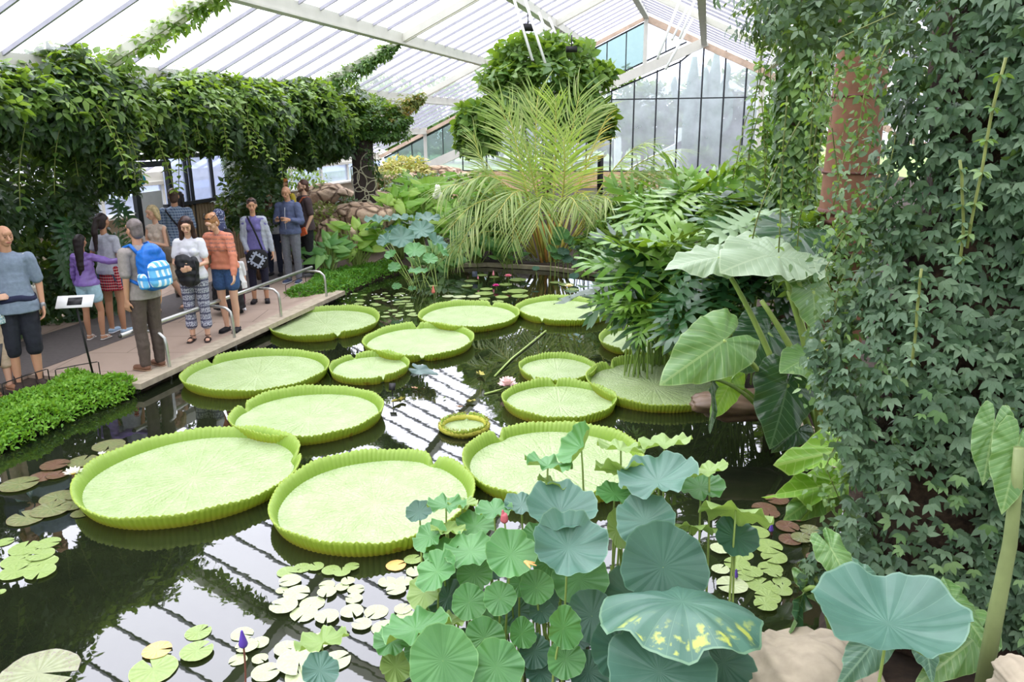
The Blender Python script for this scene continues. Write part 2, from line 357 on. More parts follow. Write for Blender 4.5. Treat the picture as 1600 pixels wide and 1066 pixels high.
# ------------------------------------------------------------------ pond shape and ground
def w2(p): return (p.x, p.y)
POND = [w2(at(-420, 800)), w2(at(0, 702)), w2(at(120, 640)), w2(G(7.2, -6.12)), w2(G(11.6, -6.1)), w2(at(520, 470)), w2(at(560, 452)), w2(at(590, 438)), w2(at(640, 424)), w2(at(700, 419)), w2(at(760, 417)),
        w2(at(860, 423)), w2(at(940, 434)), w2(at(1010, 462)), w2(at(1080, 520)), w2(at(1120, 575)), w2(at(1150, 622)), w2(at(1200, 640)), w2(at(1290, 700)), w2(at(1315, 800)), w2(at(1300, 900)),
        w2(at(1270, 988)), w2(at(1200, 1040)), w2(at(1160, 1090)), w2(at(1120, 1400)), (-.5, 0), (-8, 0)]
PA = np.array(POND)
def pond_sd(X, Y):                                      # distance to the pond's edge, negative inside
    d = np.full(X.shape, 1e9); ins = np.zeros(X.shape, bool); n = len(PA)
    for i in range(n):
        a = PA[i]; b = PA[(i+1) % n]; e = b-a; t = np.clip(((X-a[0])*e[0]+(Y-a[1])*e[1])/(e@e), 0, 1)
        d = np.minimum(d, np.hypot(X-a[0]-t*e[0], Y-a[1]-t*e[1]))
        c = ((a[1] > Y) != (b[1] > Y)); xs = (b[0]-a[0])*(Y-a[1])/(b[1]-a[1]+1e-12)+a[0]; ins ^= c & (X < xs)
    return np.where(ins, -d, d)
def ground_z(X, Y):
    s = pond_sd(X, Y); z = np.clip(s*2.5-.02, -.35, .09)
    v = X*VV.x + Y*VV.y; u = X*UU.x + Y*UU.y
    far = np.clip((u-15.6)/3, 0, 1)*np.clip((v+6.2)/1.5+.6, .15, 1); right = np.clip((v-1.0)/3, 0, 1)*np.clip((u-5)/5, 0, 1)
    rise = np.where(s > .3, 1, 0)*(np.clip(s-.3, 0, 3)/3)*(far*.75 + right*.35)
    edge = np.where(X > .5, np.clip((4.5-Y)/2.5, 0, 1), 0)*np.clip(s/1.2, 0, 1)*.5
    hump = .05*np.sin(X*2.1+1)*np.sin(Y*1.7)*np.clip(s-.5, 0, 1)*(v > -6)
    return z + rise + edge + hump
def gz(x, y): return float(ground_z(np.array([x]), np.array([y]))[0])
def make_ground():
    xs = np.arange(-15, 13, .125); ys = np.arange(-1, 34, .125); X, Y = np.meshgrid(xs, ys); Z = ground_z(X, Y)
    V = np.stack([X, Y, Z], -1).reshape(-1, 3); nx = len(xs); ny = len(ys); i = np.arange(ny-1)[:, None]*nx+np.arange(nx-1)[None]
    q = np.stack([i, i+1, i+nx+1, i+nx], -1).reshape(-1, 4); o = link_obj('ground', npmesh('ground', V, [q]), SOIL); tag(o, kind='structure')
make_ground()
b = MB(); b.add([(-16, -3, 0), (14, -3, 0), (14, 22, 0), (-16, 22, 0)], [(0, 1, 2, 3)]); tag(b.build('pond_water', WATER, smooth=False), kind='structure')
b = MB(); b.box((-80, -40, -1.2), (80, 140, -.7)); tag(b.build('ground_outside', plain('outdoor lawn', (120, 150, 80), .9, .2, 2)), kind='structure')
b = MB(); pts = [G(u, v) for u, v in ((27.9, -40), (27.9, 30), (90, 30), (90, -40))]; b.add([(p.x, p.y, z) for z in (.2, .72) for p in pts], [(4, 5, 6, 7), (0, 4, 7, 3), (0, 1, 5, 4)]); tag(b.build('lawn_bank', MATS['outdoor lawn'], smooth=False), kind='structure')

def slab(name, mat, poly, z0, z1):
    b = MB(); n = len(poly); b.add([(x, y, z0) for x, y in poly]+[(x, y, z1) for x, y in poly], [tuple(range(n))[::-1], tuple(range(n, 2*n))]+[(i, (i+1) % n, n+(i+1) % n, n+i) for i in range(n)])
    o = b.build(name, mat, smooth=False); return o
def gp(*uv): return [w2(G(u, v)) for u, v in uv]
tag(slab('floor_paving', PAVING, gp((1, -7.62), (7.1, -7.62), (7.1, -6.2), (12.3, -6.2), (12.6, -6.6), (17, -6.9), (17, -10), (1, -10)), .06, .135), kind='structure')
tag(slab('floor_path', ASPHALT, gp((1, -7.62), (11, -7.62), (17, -7.75), (17, -8.9), (1, -8.9)), .12, .140), kind='structure')
tag(slab('trim_curb', CURBM, gp((7.06, -6.3), (12.3, -6.3), (12.3, -6.04), (7.06, -6.04)), .075, .142), kind='structure')
tag(slab('wall_pond', plain('shade dark masonry', (58, 56, 48), .7, .3, 6), gp((7.1, -6.4), (12.2, -6.4), (12.2, -6.15), (7.1, -6.15)), -.3, .08), kind='structure')  # masonry coloured dark to paint the shaded gap below the overhanging curb
# curved concrete curb round the far side and the right bank
b = MB(); cps = [Vector((x, y, .05)) for x, y in POND[8:20]]; sm = []
for i in range(len(cps)-1):
    for k in range(4): sm.append(cps[i].lerp(cps[i+1], k/4))
for i in range(len(sm)-1): b.bar(sm[i], sm[i+1] + (sm[i+1]-sm[i])*.1, .11, .08)
tag(b.build('trim_pond_curb', CURBM, smooth=False), kind='structure')

# ------------------------------------------------------------------ glasshouse shell
RID, RZ, SL = -2.18, 6.42, .462
def roof_z(v): return RZ - SL*abs(v-RID)
ceil = thing('ceiling', None, None); tag(ceil, kind='structure'); ceil.empty_display_size = .1
b = MB()
for va, vb in ((-12.2, RID), (RID, 9.5)):
    b.add([G(-4, va, roof_z(va)+.05), G(27.7, va, roof_z(va)+.05), G(27.7, vb, roof_z(vb)+.05), G(-4, vb, roof_z(vb)+.05)], [(0, 1, 2, 3)])
tag(b.build('roof_glass', ROOFGLASS, ceil, False), 'white frosted roof glass')
for va, vb in ((-12.2, RID), (RID, 9.5)):
    bb = MB(); bb.bar(G(0, va, roof_z(va)+.02), G(0, vb, roof_z(vb)+.02), .035, .05); bar_me = bb.mesh('glazing_bar'); bar_me.materials.append(BARM)
    for k in range(48):
        u = 27.61 - .68*(k+1)
        if (k+1) % 9 == 0: continue
        o = bpy.data.objects.new('glazing_bar', bar_me); COL.objects.link(o); o.parent = ceil; o.location = G(u, 0)
for v in (-11.9, -10, -8.04, -6.04, -4.09, RID, -.29, 1.7, 3.7, 5.7, 7.7):
    bb = MB(); bb.bar(G(-4, v, roof_z(v)-.03), G(27.7, v, roof_z(v)-.03), .13, .2); bb.bar(G(-4, v, roof_z(v)-.135), G(27.7, v, roof_z(v)-.135), .18, .03); bb.build('roof_beam', WHITE, ceil, False)
for u in (-2.85, 3.27, 9.39, 15.51, 21.6):
    for va, vb in ((-12.2, RID), (RID, 9.5)):
        bb = MB()
        for du in (-.07, .07): bb.bar(G(u+du, va, roof_z(va)-.06), G(u+du, vb, roof_z(vb)-.06), .04, .14)
        bb.build('rafter', WHITE, ceil, False)
# gable wall at the far end
wall = thing('wall_far', None, None); tag(wall, kind='structure')
DU = 27.7
def low_z(v): return 5.25 + (v+.29)*.395 if v < -.29 else roof_z(v)
def quad(b, pts, mi=0): b.add(pts, [tuple(range(len(pts)))], mi)
wn_i = [0]
def pane(name_n, v0, v1, f0, f1, mat, nb):
    b = MB(); quad(b, [G(DU+.03, v0, f0(v0)), G(DU+.03, v1, f0(v1)), G(DU+.03, v1, f1(v1)), G(DU+.03, v0, f1(v0))])
    w = b.build('window_%d' % name_n, mat, None, False); tag(w, kind='structure')
    f = MB()
    for k in range(1, nb): v = v0+(v1-v0)*k/nb; f.bar(G(DU, v, f0(v)), G(DU, v, f1(v)), .03, .05, (0, 1, 0))
    f.bar(G(DU, v0, f0(v0)), G(DU, v1, f0(v1)), .05, .05); f.bar(G(DU, v0, f1(v0)-.03), G(DU, v1, f1(v1)-.03), .05, .05)
    f.build('window_mullions', DARKM, w, False)
wi = 1
vs_ = [-11.66, -9.99, -8.04, -6.04, -4.09, RID, -.85]
for a_, c_ in zip(vs_, vs_[1:]):
    lo = lambda v: max(1.62, 5.51+(v+.85)*.43); pane(wi, a_, c_, lo, lambda v: roof_z(v)-.2, TEALGLASS if c_ < -2 else CLEARGLASS, 3 if c_ < -2 else 2); wi += 1
mv = [-9.6, -8.6, -7.7, -6.8, -5.9, -5.0, -4.1, -3.26, -2.5, -1.76, -1.03, -.29, .42, 1.1, 1.6]
for a_, c_ in zip(mv, mv[1:]):
    pane(wi, a_, c_, lambda v: 1.36 if abs(v+.65) > .4 else 1.36, lambda v: low_z(v)-.02, CLEARGLASS, 1); wi += 1
    b = MB(); b.bar(G(DU-.02, c_, 1.3), G(DU-.02, c_, low_z(c_)), .045, .06, (0, 1, 0)); b.build('mullion', DARKM, wall, False)
b = MB(); b.bar(G(DU-.03, -3.3, 3.75), G(DU-.03, 1.2, 3.75), .03, .04); b.build('transom', DARKM, wall, False)
b = MB(); b.bar(G(DU-.08, -9.9, 5.38+(-9.9+.57)*.413), G(DU-.08, -.2, 5.38+.37*.413-.02), .12, .30, (0, 0, 1)); b.build('gable_beam', WHITE, wall, False)
b = MB(); b.bar(G(DU-.05, -11.8, roof_z(-11.8)-.12), G(DU-.05, RID, RZ-.12), .08, .12); b.bar(G(DU-.05, RID, RZ-.14), G(DU-.05, 9, roof_z(9)-.14), .12, .2); b.build('gable_trim', PINKTRIM, wall, False)
for v in (-9.99, -8.04, -6.04, -4.09, RID):
    b = MB(); b.bar(G(DU-.08, v, max(1.6, 5.38+(v+.57)*.413)), G(DU-.08, v, roof_z(v)-.05), .12, .12, (0, 1, 0)); b.build('gable_post', WHITE, wall, False)
for v0, v1, z1, nm in ((-12, -.7, 1.34, 'plinth'), (-.7, 6, 1.3, 'plinth')):
    b = MB(); M_ = Matrix((VV, UU, Vector((0, 0, 1)))).transposed().to_4x4(); M_.translation = UU*DU
    o = MB().box((v0, -.15, -.3), (v1, .1, z1)).build(nm, BRICK, wall, False); o.matrix_local = M_
b = MB(); b.bar(G(DU-.1, 1.6, .3), G(DU-.1, 1.6, 4.4), .16, .2, (0, 1, 0)); b.build('gable_post', WHITE, wall, False)
# low eaves wall on the left, with a strip of windows
wl_ = thing('wall_left', None, None); tag(wl_, kind='structure')
def gbox(name, mat, parent, a, c):                      # box in glasshouse coordinates (u, v, z)
    b = MB(); vs = [G(u, v, z) for z in (a[2], c[2]) for u, v in ((a[0], a[1]), (c[0], a[1]), (c[0], c[1]), (a[0], c[1]))]
    b.add(vs, [(0, 3, 2, 1), (4, 5, 6, 7), (0, 1, 5, 4), (1, 2, 6, 5), (2, 3, 7, 6), (3, 0, 4, 7)]); return b.build(name, mat, parent, False)
gbox('plinth', WALLM, wl_, (1, -11.95, -.5), (27.7, -11.7, 1.15)); gbox('sill', WHITE, wl_, (1, -12, 1.15), (27.7, -11.5, 1.2))
gbox('head_rail', WHITE, wl_, (1, -11.9, 1.72), (27.7, -11.75, 1.8))
for k in range(14): gbox('post', WHITE, wl_, (2+k*1.9, -11.88, 1.2), (2.08+k*1.9, -11.78, 1.75))
o = gbox('window_%d' % wi, CLEARGLASS, None, (1, -11.84, 1.2), (27.7, -11.82, 1.72)); tag(o, kind='structure'); wi += 1
# glazed porch screen behind the path, timber slats below
ws_ = thing('wall_porch', None, None); tag(ws_, kind='structure')
PV = -9.9
SLAT = plain('slatted timber', (150, 130, 104), .8, .15, 6)
gbox('slat_panel', SLAT, ws_, (12.93, PV-.08, 0), (17.4, PV, 1.46))
for k in range(44): gbox('slat', SLAT, ws_, (12.95+k*.1, PV, .1), (12.95+k*.1+.08, PV+.02, 1.44))
gbox('sill', DARKM, ws_, (12.9, PV-.08, 1.46), (17.4, PV+.04, 1.53)); gbox('head_rail', DARKM, ws_, (4, PV-.06, 2.36), (17.4, PV+.02, 2.44))
PU = lambda x: onV(x, 300, PV).dot(UU)
for u in (5.6, 7.2, 8.7, 10.2, PU(266), PU(294), PU(301), PU(334), 15.4, 16.4, 17.4): gbox('post', DARKM, ws_, (u-.03, PV-.06, .1), (u+.03, PV+.02, 2.4))
o = gbox('window_%d' % wi, CLEARGLASS, None, (12.95, PV-.03, 1.5), (17.4, PV-.02, 2.38)); tag(o, kind='structure'); wi += 1
p = onV(223, 281, PV)
d1 = MB(); 
dr = thing('door_1', None, None); tag(dr, kind='structure')
for u in (PU(208), PU(262)): gbox('frame', DARKM, dr, (u-.06, PV+.02, .12), (u+.06, PV+.1, 2.3))
gbox('frame', DARKM, dr, (PU(206), PV+.02, 2.24), (PU(264), PV+.1, 2.34))
gbox('white_panel', plain('pale board', (205, 208, 208), .6, .04), dr, (PU(211), PV-.02, .3), (PU(252), PV, 1.80))
b = MB(); c_ = onV(223, 281, PV+.05); b.ell((0, 0, 0), (.085, .01, .085), 24, 12); o = b.build('round_sticker', plain('teal sticker', (28, 150, 165), .5, .03), dr); Mx = Matrix((VV.cross(Vector((0,0,1)))*1, VV, Vector((0, 0, 1)))).transposed().to_4x4(); Mx.translation = c_; o.matrix_local = Mx
# neighbouring roofs seen through the porch glass
for k, (v0, v1, z0, z1) in enumerate(((-16, -13, 2.6, 1.4), (-22, -16.5, 3.6, 1.6))):
    b = MB(); quad(b, [G(4, v0, z0), G(34, v0, z0), G(34, v1, z1), G(4, v1, z1)]); o = b.build('roof_outside', plain('pale outside roof', (205, 212, 225), .6, .05), None, False); tag(o, kind='structure')
    for j in range(12): bb = MB().bar(G(5+j*2.5, v0, z0+.05), G(5+j*2.5, v1, z1+.05), .12, .1); bb.build('rib', WHITE, o, False)

# ------------------------------------------------------------------ giant water-lily trays
def padmats():
    t = NT('tray leaf floor'); c = t.coord(); vo = t.new('TexVoronoi', feature='DISTANCE_TO_EDGE'); vo.inputs['Scale'].default_value = 26; t.link(c, vo.inputs['Vector'])
    a_ = t.math('DIVIDE', t.math('ARCTAN2', t.attr('tt'), t.attr('ss')), 6.28318)
    w = t.math('ABSOLUTE', t.math('SUBTRACT', t.math('FRACT', t.math('MULTIPLY', a_, 26)), .5)); w = t.math('MULTIPLY', w, t.attr('rad'))
    h = t.math('ADD', t.math('MULTIPLY', t.math('MINIMUM', vo.outputs['Distance'], .25), 1.6), t.math('MINIMUM', t.math('MULTIPLY', w, 5), .5))
    col = t.ramp(t.noise(4, 5), [(.3, (150, 172, 112)), (.7, (172, 190, 140))]); col = t.mix(t.math('MULTIPLY', t.math('LESS_THAN', w, .018), .35), col, lin((186, 200, 150)))
    f = t.pbr(col, .38, t.bump(h, .55, .02), 0, .5, .12)
    t = NT('tray leaf rim'); hh = t.attr('hh'); col = t.ramp(hh, [(0, (184, 176, 58)), (.35, (174, 188, 64)), (1, (172, 194, 84))])
    n = t.noise(7, 4); col = t.mix(t.math('MULTIPLY', t.math('GREATER_THAN', n, .62), t.math('MULTIPLY', t.math('LESS_THAN', hh, .35), .5)), col, lin((150, 96, 40)))
    r = t.pbr(col, .45, None, 0, .4, .35)
    t = NT('tray leaf inner rim'); col = t.ramp(t.attr('hh'), [(0, (132, 170, 52)), (1, (166, 194, 94))]); q = t.pbr(col, .45, None, 0, .4, .35); return f, r, q
PF, PR, PI_ = padmats()
def tray(label, box, h, notches, seed, name='giant_water_lily_pad', rib=1.0, grp='giant tray-shaped lily pads'):
    x0, x1, y0, y1 = box; xc = (x0+x1)/2; A = at(xc, y1, 0); B = at(xc, y0, h); c = (A+B)/2; c.z = 0
    rx = (x1-x0)/2*mpp(at(xc, (y0+y1)/2+6, .03))*.945; ry = (B-A).length/2*.94; ry = min(max(ry, rx*.86), rx*1.16); rs = random.Random(seed)
    t = thing(name, label, 'lily pad', c, 0, grp); lift = .012; ph = rs.uniform(0, 6.28)
    def R(th):
        k = 1 + .012*math.sin(2*th+ph) + .008*math.sin(5*th+ph*2)
        for nt, dp in notches: k *= 1 - dp*math.exp(-(((th-nt+PI) % (2*PI)-PI)/.09)**2)
        return k
    def H(th):
        k = h*(1 + .10*math.sin(3*th+ph) + .05*math.sin(11*th))
        for nt, dp in notches: k *= 1 - .72*math.exp(-(((th-nt+PI) % (2*PI)-PI)/.05)**2)
        return k
    na = 240; nr = 12; V = [(0, 0, lift)]; rad = [0]; ss = [0]; tt = [0]; F = []
    for i in range(1, nr+1):
        for j in range(na):
            th = 2*PI*j/na; q = i/nr; r = R(th)*q*.965; V.append((rx*r*math.cos(th), ry*r*math.sin(th), lift + .02*max(0, q-.85)/.15)); rad.append(q); ss.append(math.cos(th)*q); tt.append(math.sin(th)*q)
    for j in range(na): F.append((0, 1+j, 1+(j+1) % na))
    for i in range(nr-1):
        for j in range(na): F.append((1+i*na+j, 1+(i+1)*na+j, 1+(i+1)*na+(j+1) % na, 1+i*na+(j+1) % na))
    b = MB(); b.add(V, F, 0, rad=rad, ss=ss, tt=tt); b.build('leaf_floor', PF, t)
    na = 720; prof = [(.955, .10, 0), (.975, .35, 0), (.998, .7, 0), (1.03, 1.0, 0), (1.04, 1.0, 1), (1.018, .72, 1), (1.0, .38, 1), (.985, .12, 1), (.965, -.15, 1)]
    V = []; hh = []; F = []; mi = []; ribs = int(2*PI*(rx+ry)/2/.042); m = len(prof)
    for j in range(na):
        th = 2*PI*j/na; r = R(th); hj = H(th); rb = abs(math.sin(th*ribs/2)); cr = .012*(1-rb)
        for k, (pr, pz, side) in enumerate(prof):
            e = (rb*.012*rib if side else -rb*.006*rib)*(1 if pz < .95 else .35)/max(rx, .3)*.8
            jag = .006*math.sin(th*ribs)+.004*math.sin(th*61+ph) if pz >= 1 else 0
            V.append(((rx*r*(pr)+e*rx)*math.cos(th), (ry*r*pr+e*ry)*math.sin(th), lift+hj*pz+jag)); hh.append(max(0, pz))
    for j in range(na):
        j2 = (j+1) % na
        for k in range(m-1): F.append((j*m+k, j2*m+k, j2*m+k+1, j*m+k+1)); mi.append(0 if k >= 3 else 1)
    b = MB(); b.add(V, F, 0, hh=hh); b.mi = mi; b.build('rim', [PR, PI_], t); return t
TR = [
 ('largest tray pad at the left, beside the white water lily', (128, 476, 670, 828), .115, [(.35, .05)], 'a'),
 ('giant tray pad at the front centre, nearest the camera', (424, 746, 701, 878), .115, [(1.0, .05)], 'a'),
 ('giant tray pad at the right, half behind the lotus leaves', (718, 1012, 658, 800), .115, [(2.3, .06)], 'a'),
 ('giant tray pad behind the two front ones, with an unbroken near rim', (362, 602, 603, 700), .11, [(2.9, .04)], 'a'),
 ('giant tray pad nearest the handrail, wide and low', (288, 516, 546, 625), .105, [(2.6, .03)], 'a'),
 ('small veined tray pad just right of the wide tray by the handrail, notched front right', (514, 642, 549, 604), .09, [(5.25, .07), (2.2, .03)], 'a'),
 ('tray pad by the end of the handrail, notched in its near rim', (420, 597, 477, 537), .10, [(5.2, .08)], 'a'),
 ('tray pad in the middle of the pond, notched both at the back and in front', (566, 744, 503, 570), .10, [(1.75, .05), (4.9, .09)], 'a'),
 ('tray pad right before the small pink lilies at the back, notched at back right', (652, 814, 468, 524), .10, [(1.1, .06)], 'a'),
 ('rearmost tray pad on the right, notched at its near left', (803, 958, 458, 517), .10, [(4.15, .08)], 'a'),
 ('small pale tray pad behind the pink giant flower', (808, 934, 552, 606), .085, [(4.0, .04)], 'a'),
 ('tray pad beside the pink giant flower, strongly netted inside', (782, 966, 592, 668), .10, [(1.6, .05)], 'a'),
 ('tray pad under the hanging elephant ear leaf, notched at its back left', (913, 1132, 556, 650), .105, [(2.2, .07)], 'a'),
 ('shaded tray pad with a white tag, half under the cut-leaved shrub', (934, 1110, 505, 566), .095, [(3.9, .08)], 'a')]
for k, (lb, bx, h, nt, _) in enumerate(TR): tray(lb, bx, h, nt, k)
PR2 = plain('spiny young leaf', (168, 166, 62), .6, .1, 20)
yt = tray('tiny young tray pad with a thick spiny yellow rim', (688, 763, 646, 686), .07, [(1.5, .2)], 77, 'young_water_lily_pad')
c0 = yt.location; rr = .23; b = MB()
for i in range(420):
    th = rng.random()*2*PI; e = rng.random()*PI*.9+.1; R0 = (763-688)/2*mpp(c0)*.98; q = Vector((math.cos(th)*(R0+.02*math.cos(e)), math.sin(th)*(R0+.02*math.cos(e)), .02+.06*math.sin(e)))
    n_ = Vector((math.cos(th)*math.cos(e), math.sin(th)*math.cos(e), math.sin(e))); b.tube([q, q+n_*.018], [.004, .001], 4)
th_ = [2*PI*i/60 for i in range(61)]; b.tube([Vector((math.cos(a)*(R0-.005), math.sin(a)*(R0-.005), .035)) for a in th_], .03, 10)
b.build('spiny_rim', PR2, yt)

# ------------------------------------------------------------------ small floating lily pads and flowers
LP = {'pale': bigleaf('pale lily pad', (196, 208, 150), (212, 220, 176), (226, 230, 196), .35, .1, 14, rough_ if False else 'radial') if False else bigleaf('pale lily pad', (160, 172, 124), (178, 188, 146), (196, 202, 164), .35, .08, 14),
      'green': bigleaf('green lily pad', (122, 146, 76), (144, 164, 94), (166, 182, 116), .35, .1, 14),
      'dark': bigleaf('mottled dark lily pad', (88, 108, 62), (132, 130, 84), (120, 84, 76), .3, .08, 14, patch=(96, 66, 62)),
      'red': bigleaf('maroon lily pad', (96, 62, 58), (112, 90, 60), (70, 44, 44), .3, .08, 12, patch=(72, 88, 50)),
      'orange': bigleaf('yellowing lily pad', (214, 196, 110), (222, 170, 110), (230, 140, 80), .35, .1, 14, patch=(236, 120, 70)),
      'big': bigleaf('variegated lily pad', (128, 136, 100), (150, 156, 118), (128, 108, 112), .3, .08, 18, patch=(120, 92, 100))}
PADMESH = {}
def padmesh(kind, s):
    key = (kind, s)
    if key not in PADMESH:
        me = leafmesh('lily_pad', None, 1, 1, .006, .0, 0, 9, 100+s, 4, 48, .022 if kind in ('pale', 'big') else .012, notch=(0, .88, .045), centre=-.0); me.materials.append(LP[kind]); PADMESH[key] = me
    return PADMESH[key]
ORD = ['first', 'second', 'third', 'fourth', 'fifth', 'sixth', 'seventh', 'eighth', 'ninth', 'tenth', 'eleventh', 'twelfth']
def raft(where, kinddesc, pts, kind, group, conv, rowh=26, scale=1.0, lay=.004):
    L = sorted([(conv(x, y)[0], conv(x, y)[1], w*scale, k[0] if k else kind) for x, y, w, *k in pts], key=lambda q: q[1])
    rows = []; 
    for q in L:
        if rows and q[1]-rows[-1][0][1] < rowh: rows[-1].append(q)
        else: rows.append([q])
    n = 0
    for ri, row in enumerate(rows):
        row.sort()
        for ci, (x, y, w, kd) in enumerate(row):
            p = at(x, y, .004); s = w/2*mpp(p); o = bpy.data.objects.new('lily_pad', padmesh(kd, n % 5)); COL.objects.link(o)
            o.location = (p.x, p.y, .005 + lay*(n*7 % 5)); o.rotation_euler = (random.uniform(-.012, .012), random.uniform(-.012, .012), random.uniform(0, 6.28)); o.scale = (s, s, s)
            de = {'pale': 'pale', 'green': 'light green', 'dark': 'mottled dark', 'red': 'maroon', 'orange': 'orange-tinged', 'big': 'large variegated'}[kd]
            if len(rows) == 1: pos = f'{ORD[ci]} from left' if len(row) > 1 else 'on its own'
            else: pos = f'{ORD[ri]} row from back' + (f', {ORD[ci]} from left' if len(row) > 1 else '')
            tag(o, f'{de} lily pad {where}, {pos}', 'lily pad', group); n += 1
z5 = lambda x, y: (400+x/3.2, 800+y/3.2); z4 = lambda x, y: (x/2.502, 640+y/2.502); z6 = lambda x, y: (640+x/2.502, 640+y/2.502); z7 = lambda x, y: (1150+x/2.502, 640+y/2.502); z8 = lambda x, y: (520+x/3.333, 400+y/3.333)
raft('before the front-centre tray', '', [(155,300,100,'green'),(170,350,110),(130,392,60),(205,410,130),(140,478,140),(280,460,125),(240,512,135),(355,532,120),(355,365,80),(355,410,95),(430,380,70),(460,355,70),(500,390,85),(490,438,85),(480,503,115),(600,500,120),(530,568,100),(640,580,125),(720,565,80),(748,520,90),(735,490,90),(655,352,90),(740,355,90),(700,395,100),(230,280,90,'green'),(300,278,80,'green'),(375,296,90,'green'),(430,310,85,'green'),(480,283,75,'green'),(700,270,100,'orange'),(785,245,90,'green'),(795,300,90)], 'pale', 'pale lily pads in front of the front-centre tray', z5, 12, 1/3.2)
raft('at the bottom edge', '', [(20,655,90),(20,740,80),(50,810,140),(150,690,120),(215,755,215),(315,650,130),(400,745,150),(220,820,150),(-70,610,110),(-45,680,110),(-90,740,90)], 'pale', 'lily pads at the bottom of the pond', z5, 14, 1/3.2)
raft('on the roof reflection', '', [(775,872,100,'green'),(770,953,125,'green'),(600,1020,180,'green'),(615,945,110,'orange')], 'green', 'loose lily pads on the reflection of the roof', z4, 12, 1/2.5)
raft('at the bottom left corner', '', [(148,1030,292,'big')], 'big', 'lily pads in the bottom left corner', z4, 30, 1/2.5)
raft('at the left edge', '', [(18,518,66),(190,527,88),(95,545,110),(70,592,118),(160,570,100),(60,638,116),(158,640,112),(165,600,112),(2,715,40)], 'green', 'bright lily pads at the left edge', z4, 12, 1/2.5, .003)
raft('near the white flower', '', [(75,297,140),(425,140,120),(325,203,115),(215,222,105,'red'),(165,262,100,'red'),(225,258,80,'red'),(345,235,80,'red'),(490,165,150),(340,262,90,'red'),(225,345,130),(105,425,140),(200,395,140),(290,375,100),(305,340,90),(320,405,80),(330,285,80,'red')], 'dark', 'mottled lily pads around the white flower', z4, 14, 1/2.5)
raft('right of the lotus clump', '', [(1285,480,50),(1355,483,100),(1285,520,90),(1400,540,110),(1215,550,80,'pale'),(1295,565,95),(1425,580,100),(1280,605,100),(1410,620,95),(1340,640,80),(1215,632,70,'pale'),(1260,692,120,'pale'),(1370,685,110),(1455,675,70),(1455,710,80),(1400,735,100),(1390,770,90),(1425,648,60),(1310,655,70)], 'green', 'lily pads right of the lotus clump', z6, 14, 1/2.5)
raft('by the dark right bank', '', [(110,385,95),(160,355,90),(200,462,90),(130,412,80),(212,512,90),(255,508,80,'dark'),(310,580,70),(240,420,80),(290,470,80,'dark')], 'red', 'maroon lily pads by the right bank', z7, 12, 1/2.5)
raft('at the pond back', '', [(520,157,45),(775,100,62),(840,112,52),(720,130,72),(700,158,60),(965,128,90),(900,150,70),(800,172,65),(790,198,95),(790,225,60),(880,217,70),(960,187,110),(975,208,90),(905,190,50),(600,213,60,'pale'),(660,215,70,'pale'),(735,215,70,'pale'),(1160,142,60),(1220,150,80),(1250,175,70),(645,232,60,'pale'),(860,240,60)], 'green', 'lily pads at the back of the pond', z8, 9, 1/3.333)
r0 = random.Random(5); pts = []
for k in range(46): pts.append((r0.uniform(130, 410), r0.uniform(195, 318), r0.uniform(28, 52)))
for x, y, w in pts:
    X_, Y_ = z8(x + (y-195)*.3 - 20, y); p = at(X_, Y_, 0); s = w/3.333/2*mpp(p); o = bpy.data.objects.new('lily_pad', padmesh('green', 1)); COL.objects.link(o); o.location = (p.x, p.y, .004+r0.random()*.012); o.scale = (s, s, s); o.rotation_euler = (0, 0, r0.uniform(0, 6))
    tag(o, 'small green lily pad in the scattered patch behind the handrail-end tray', 'lily pad', 'small scattered lily pads by the green bank')

PETW = plain('white petal', (246, 246, 232), .5, .02); PETP = plain('pink petal', (232, 140, 160), .5, .08); PETL = plain('pale pink petal', (244, 214, 210), .5, .06); PETV = plain('violet petal', (98, 70, 170), .5, .08); YEL = plain('yellow stamens', (240, 205, 60), .6, .05)
STEMG = plain('green stalk', (120, 146, 70), .5, .12, 10); STEMB = plain('brown stalk', (120, 74, 60), .6, .15, 10); STEML = plain('pale green stalk', (150, 172, 92), .5, .1, 10)
def petal_ring(b, n, L, W, lift, ph=0, z0=0):
    for k in range(n):
        a = ph+2*PI*k/n; R = Matrix.Rotation(a, 4, 'Z') @ Matrix.Rotation(-lift, 4, 'Y'); V = []
        for i in range(5):
            s = i/4; w = W*math.sin(PI*min(1, .15+.85*s))**.8 if i < 4 else .0005
            for y, zz in ((-w, .25*w), (0, -.0), (w, .25*w)): p = R @ Vector((s*L, y, zz+.12*L*s*s)); V.append((p.x, p.y, p.z+z0))
        b.add(V, [(3*i+j, 3*i+j+1, 3*i+4+j, 3*i+3+j) for i in range(4) for j in (0, 1)])
def flower(name, label, x, y, z, size, mat, rings, stem=True, bud=False, stemmat=None, group=None, centre=True, base=None):
    p = at(x, y, z); t = thing(name, label, 'flower', (p.x, p.y, 0), 0, group); b = MB()
    if bud:
        b.cap((0, 0, z), (0, 0, z+size), size*.34, size*.08)
        for k in range(5): a = k*1.256; b.cap((math.cos(a)*size*.12, math.sin(a)*size*.12, z), (math.cos(a)*size*.05, math.sin(a)*size*.05, z+size*1.05), size*.2, size*.04)
    else:
        for i, (n, L, W, li) in enumerate(rings): petal_ring(b, n, L*size, W*size, li, i*.3, z)
    b.build('bud' if bud else 'petals', mat, t)
    if centre and not bud: MB().ell((0, 0, z+size*.12), (size*.22, size*.22, size*.16)).build('stamens', YEL, t)
    if stem:
        q = base or (0.01, .02, -.03); MB().tube(curve3(q, (0, 0, z), (.01, 0, 0)), .006, 6).build('stalk', stemmat or STEMG, t)
    return t
WR = [(9, 1, .2, .25), (9, .9, .18, .6), (8, .7, .15, 1.0)]
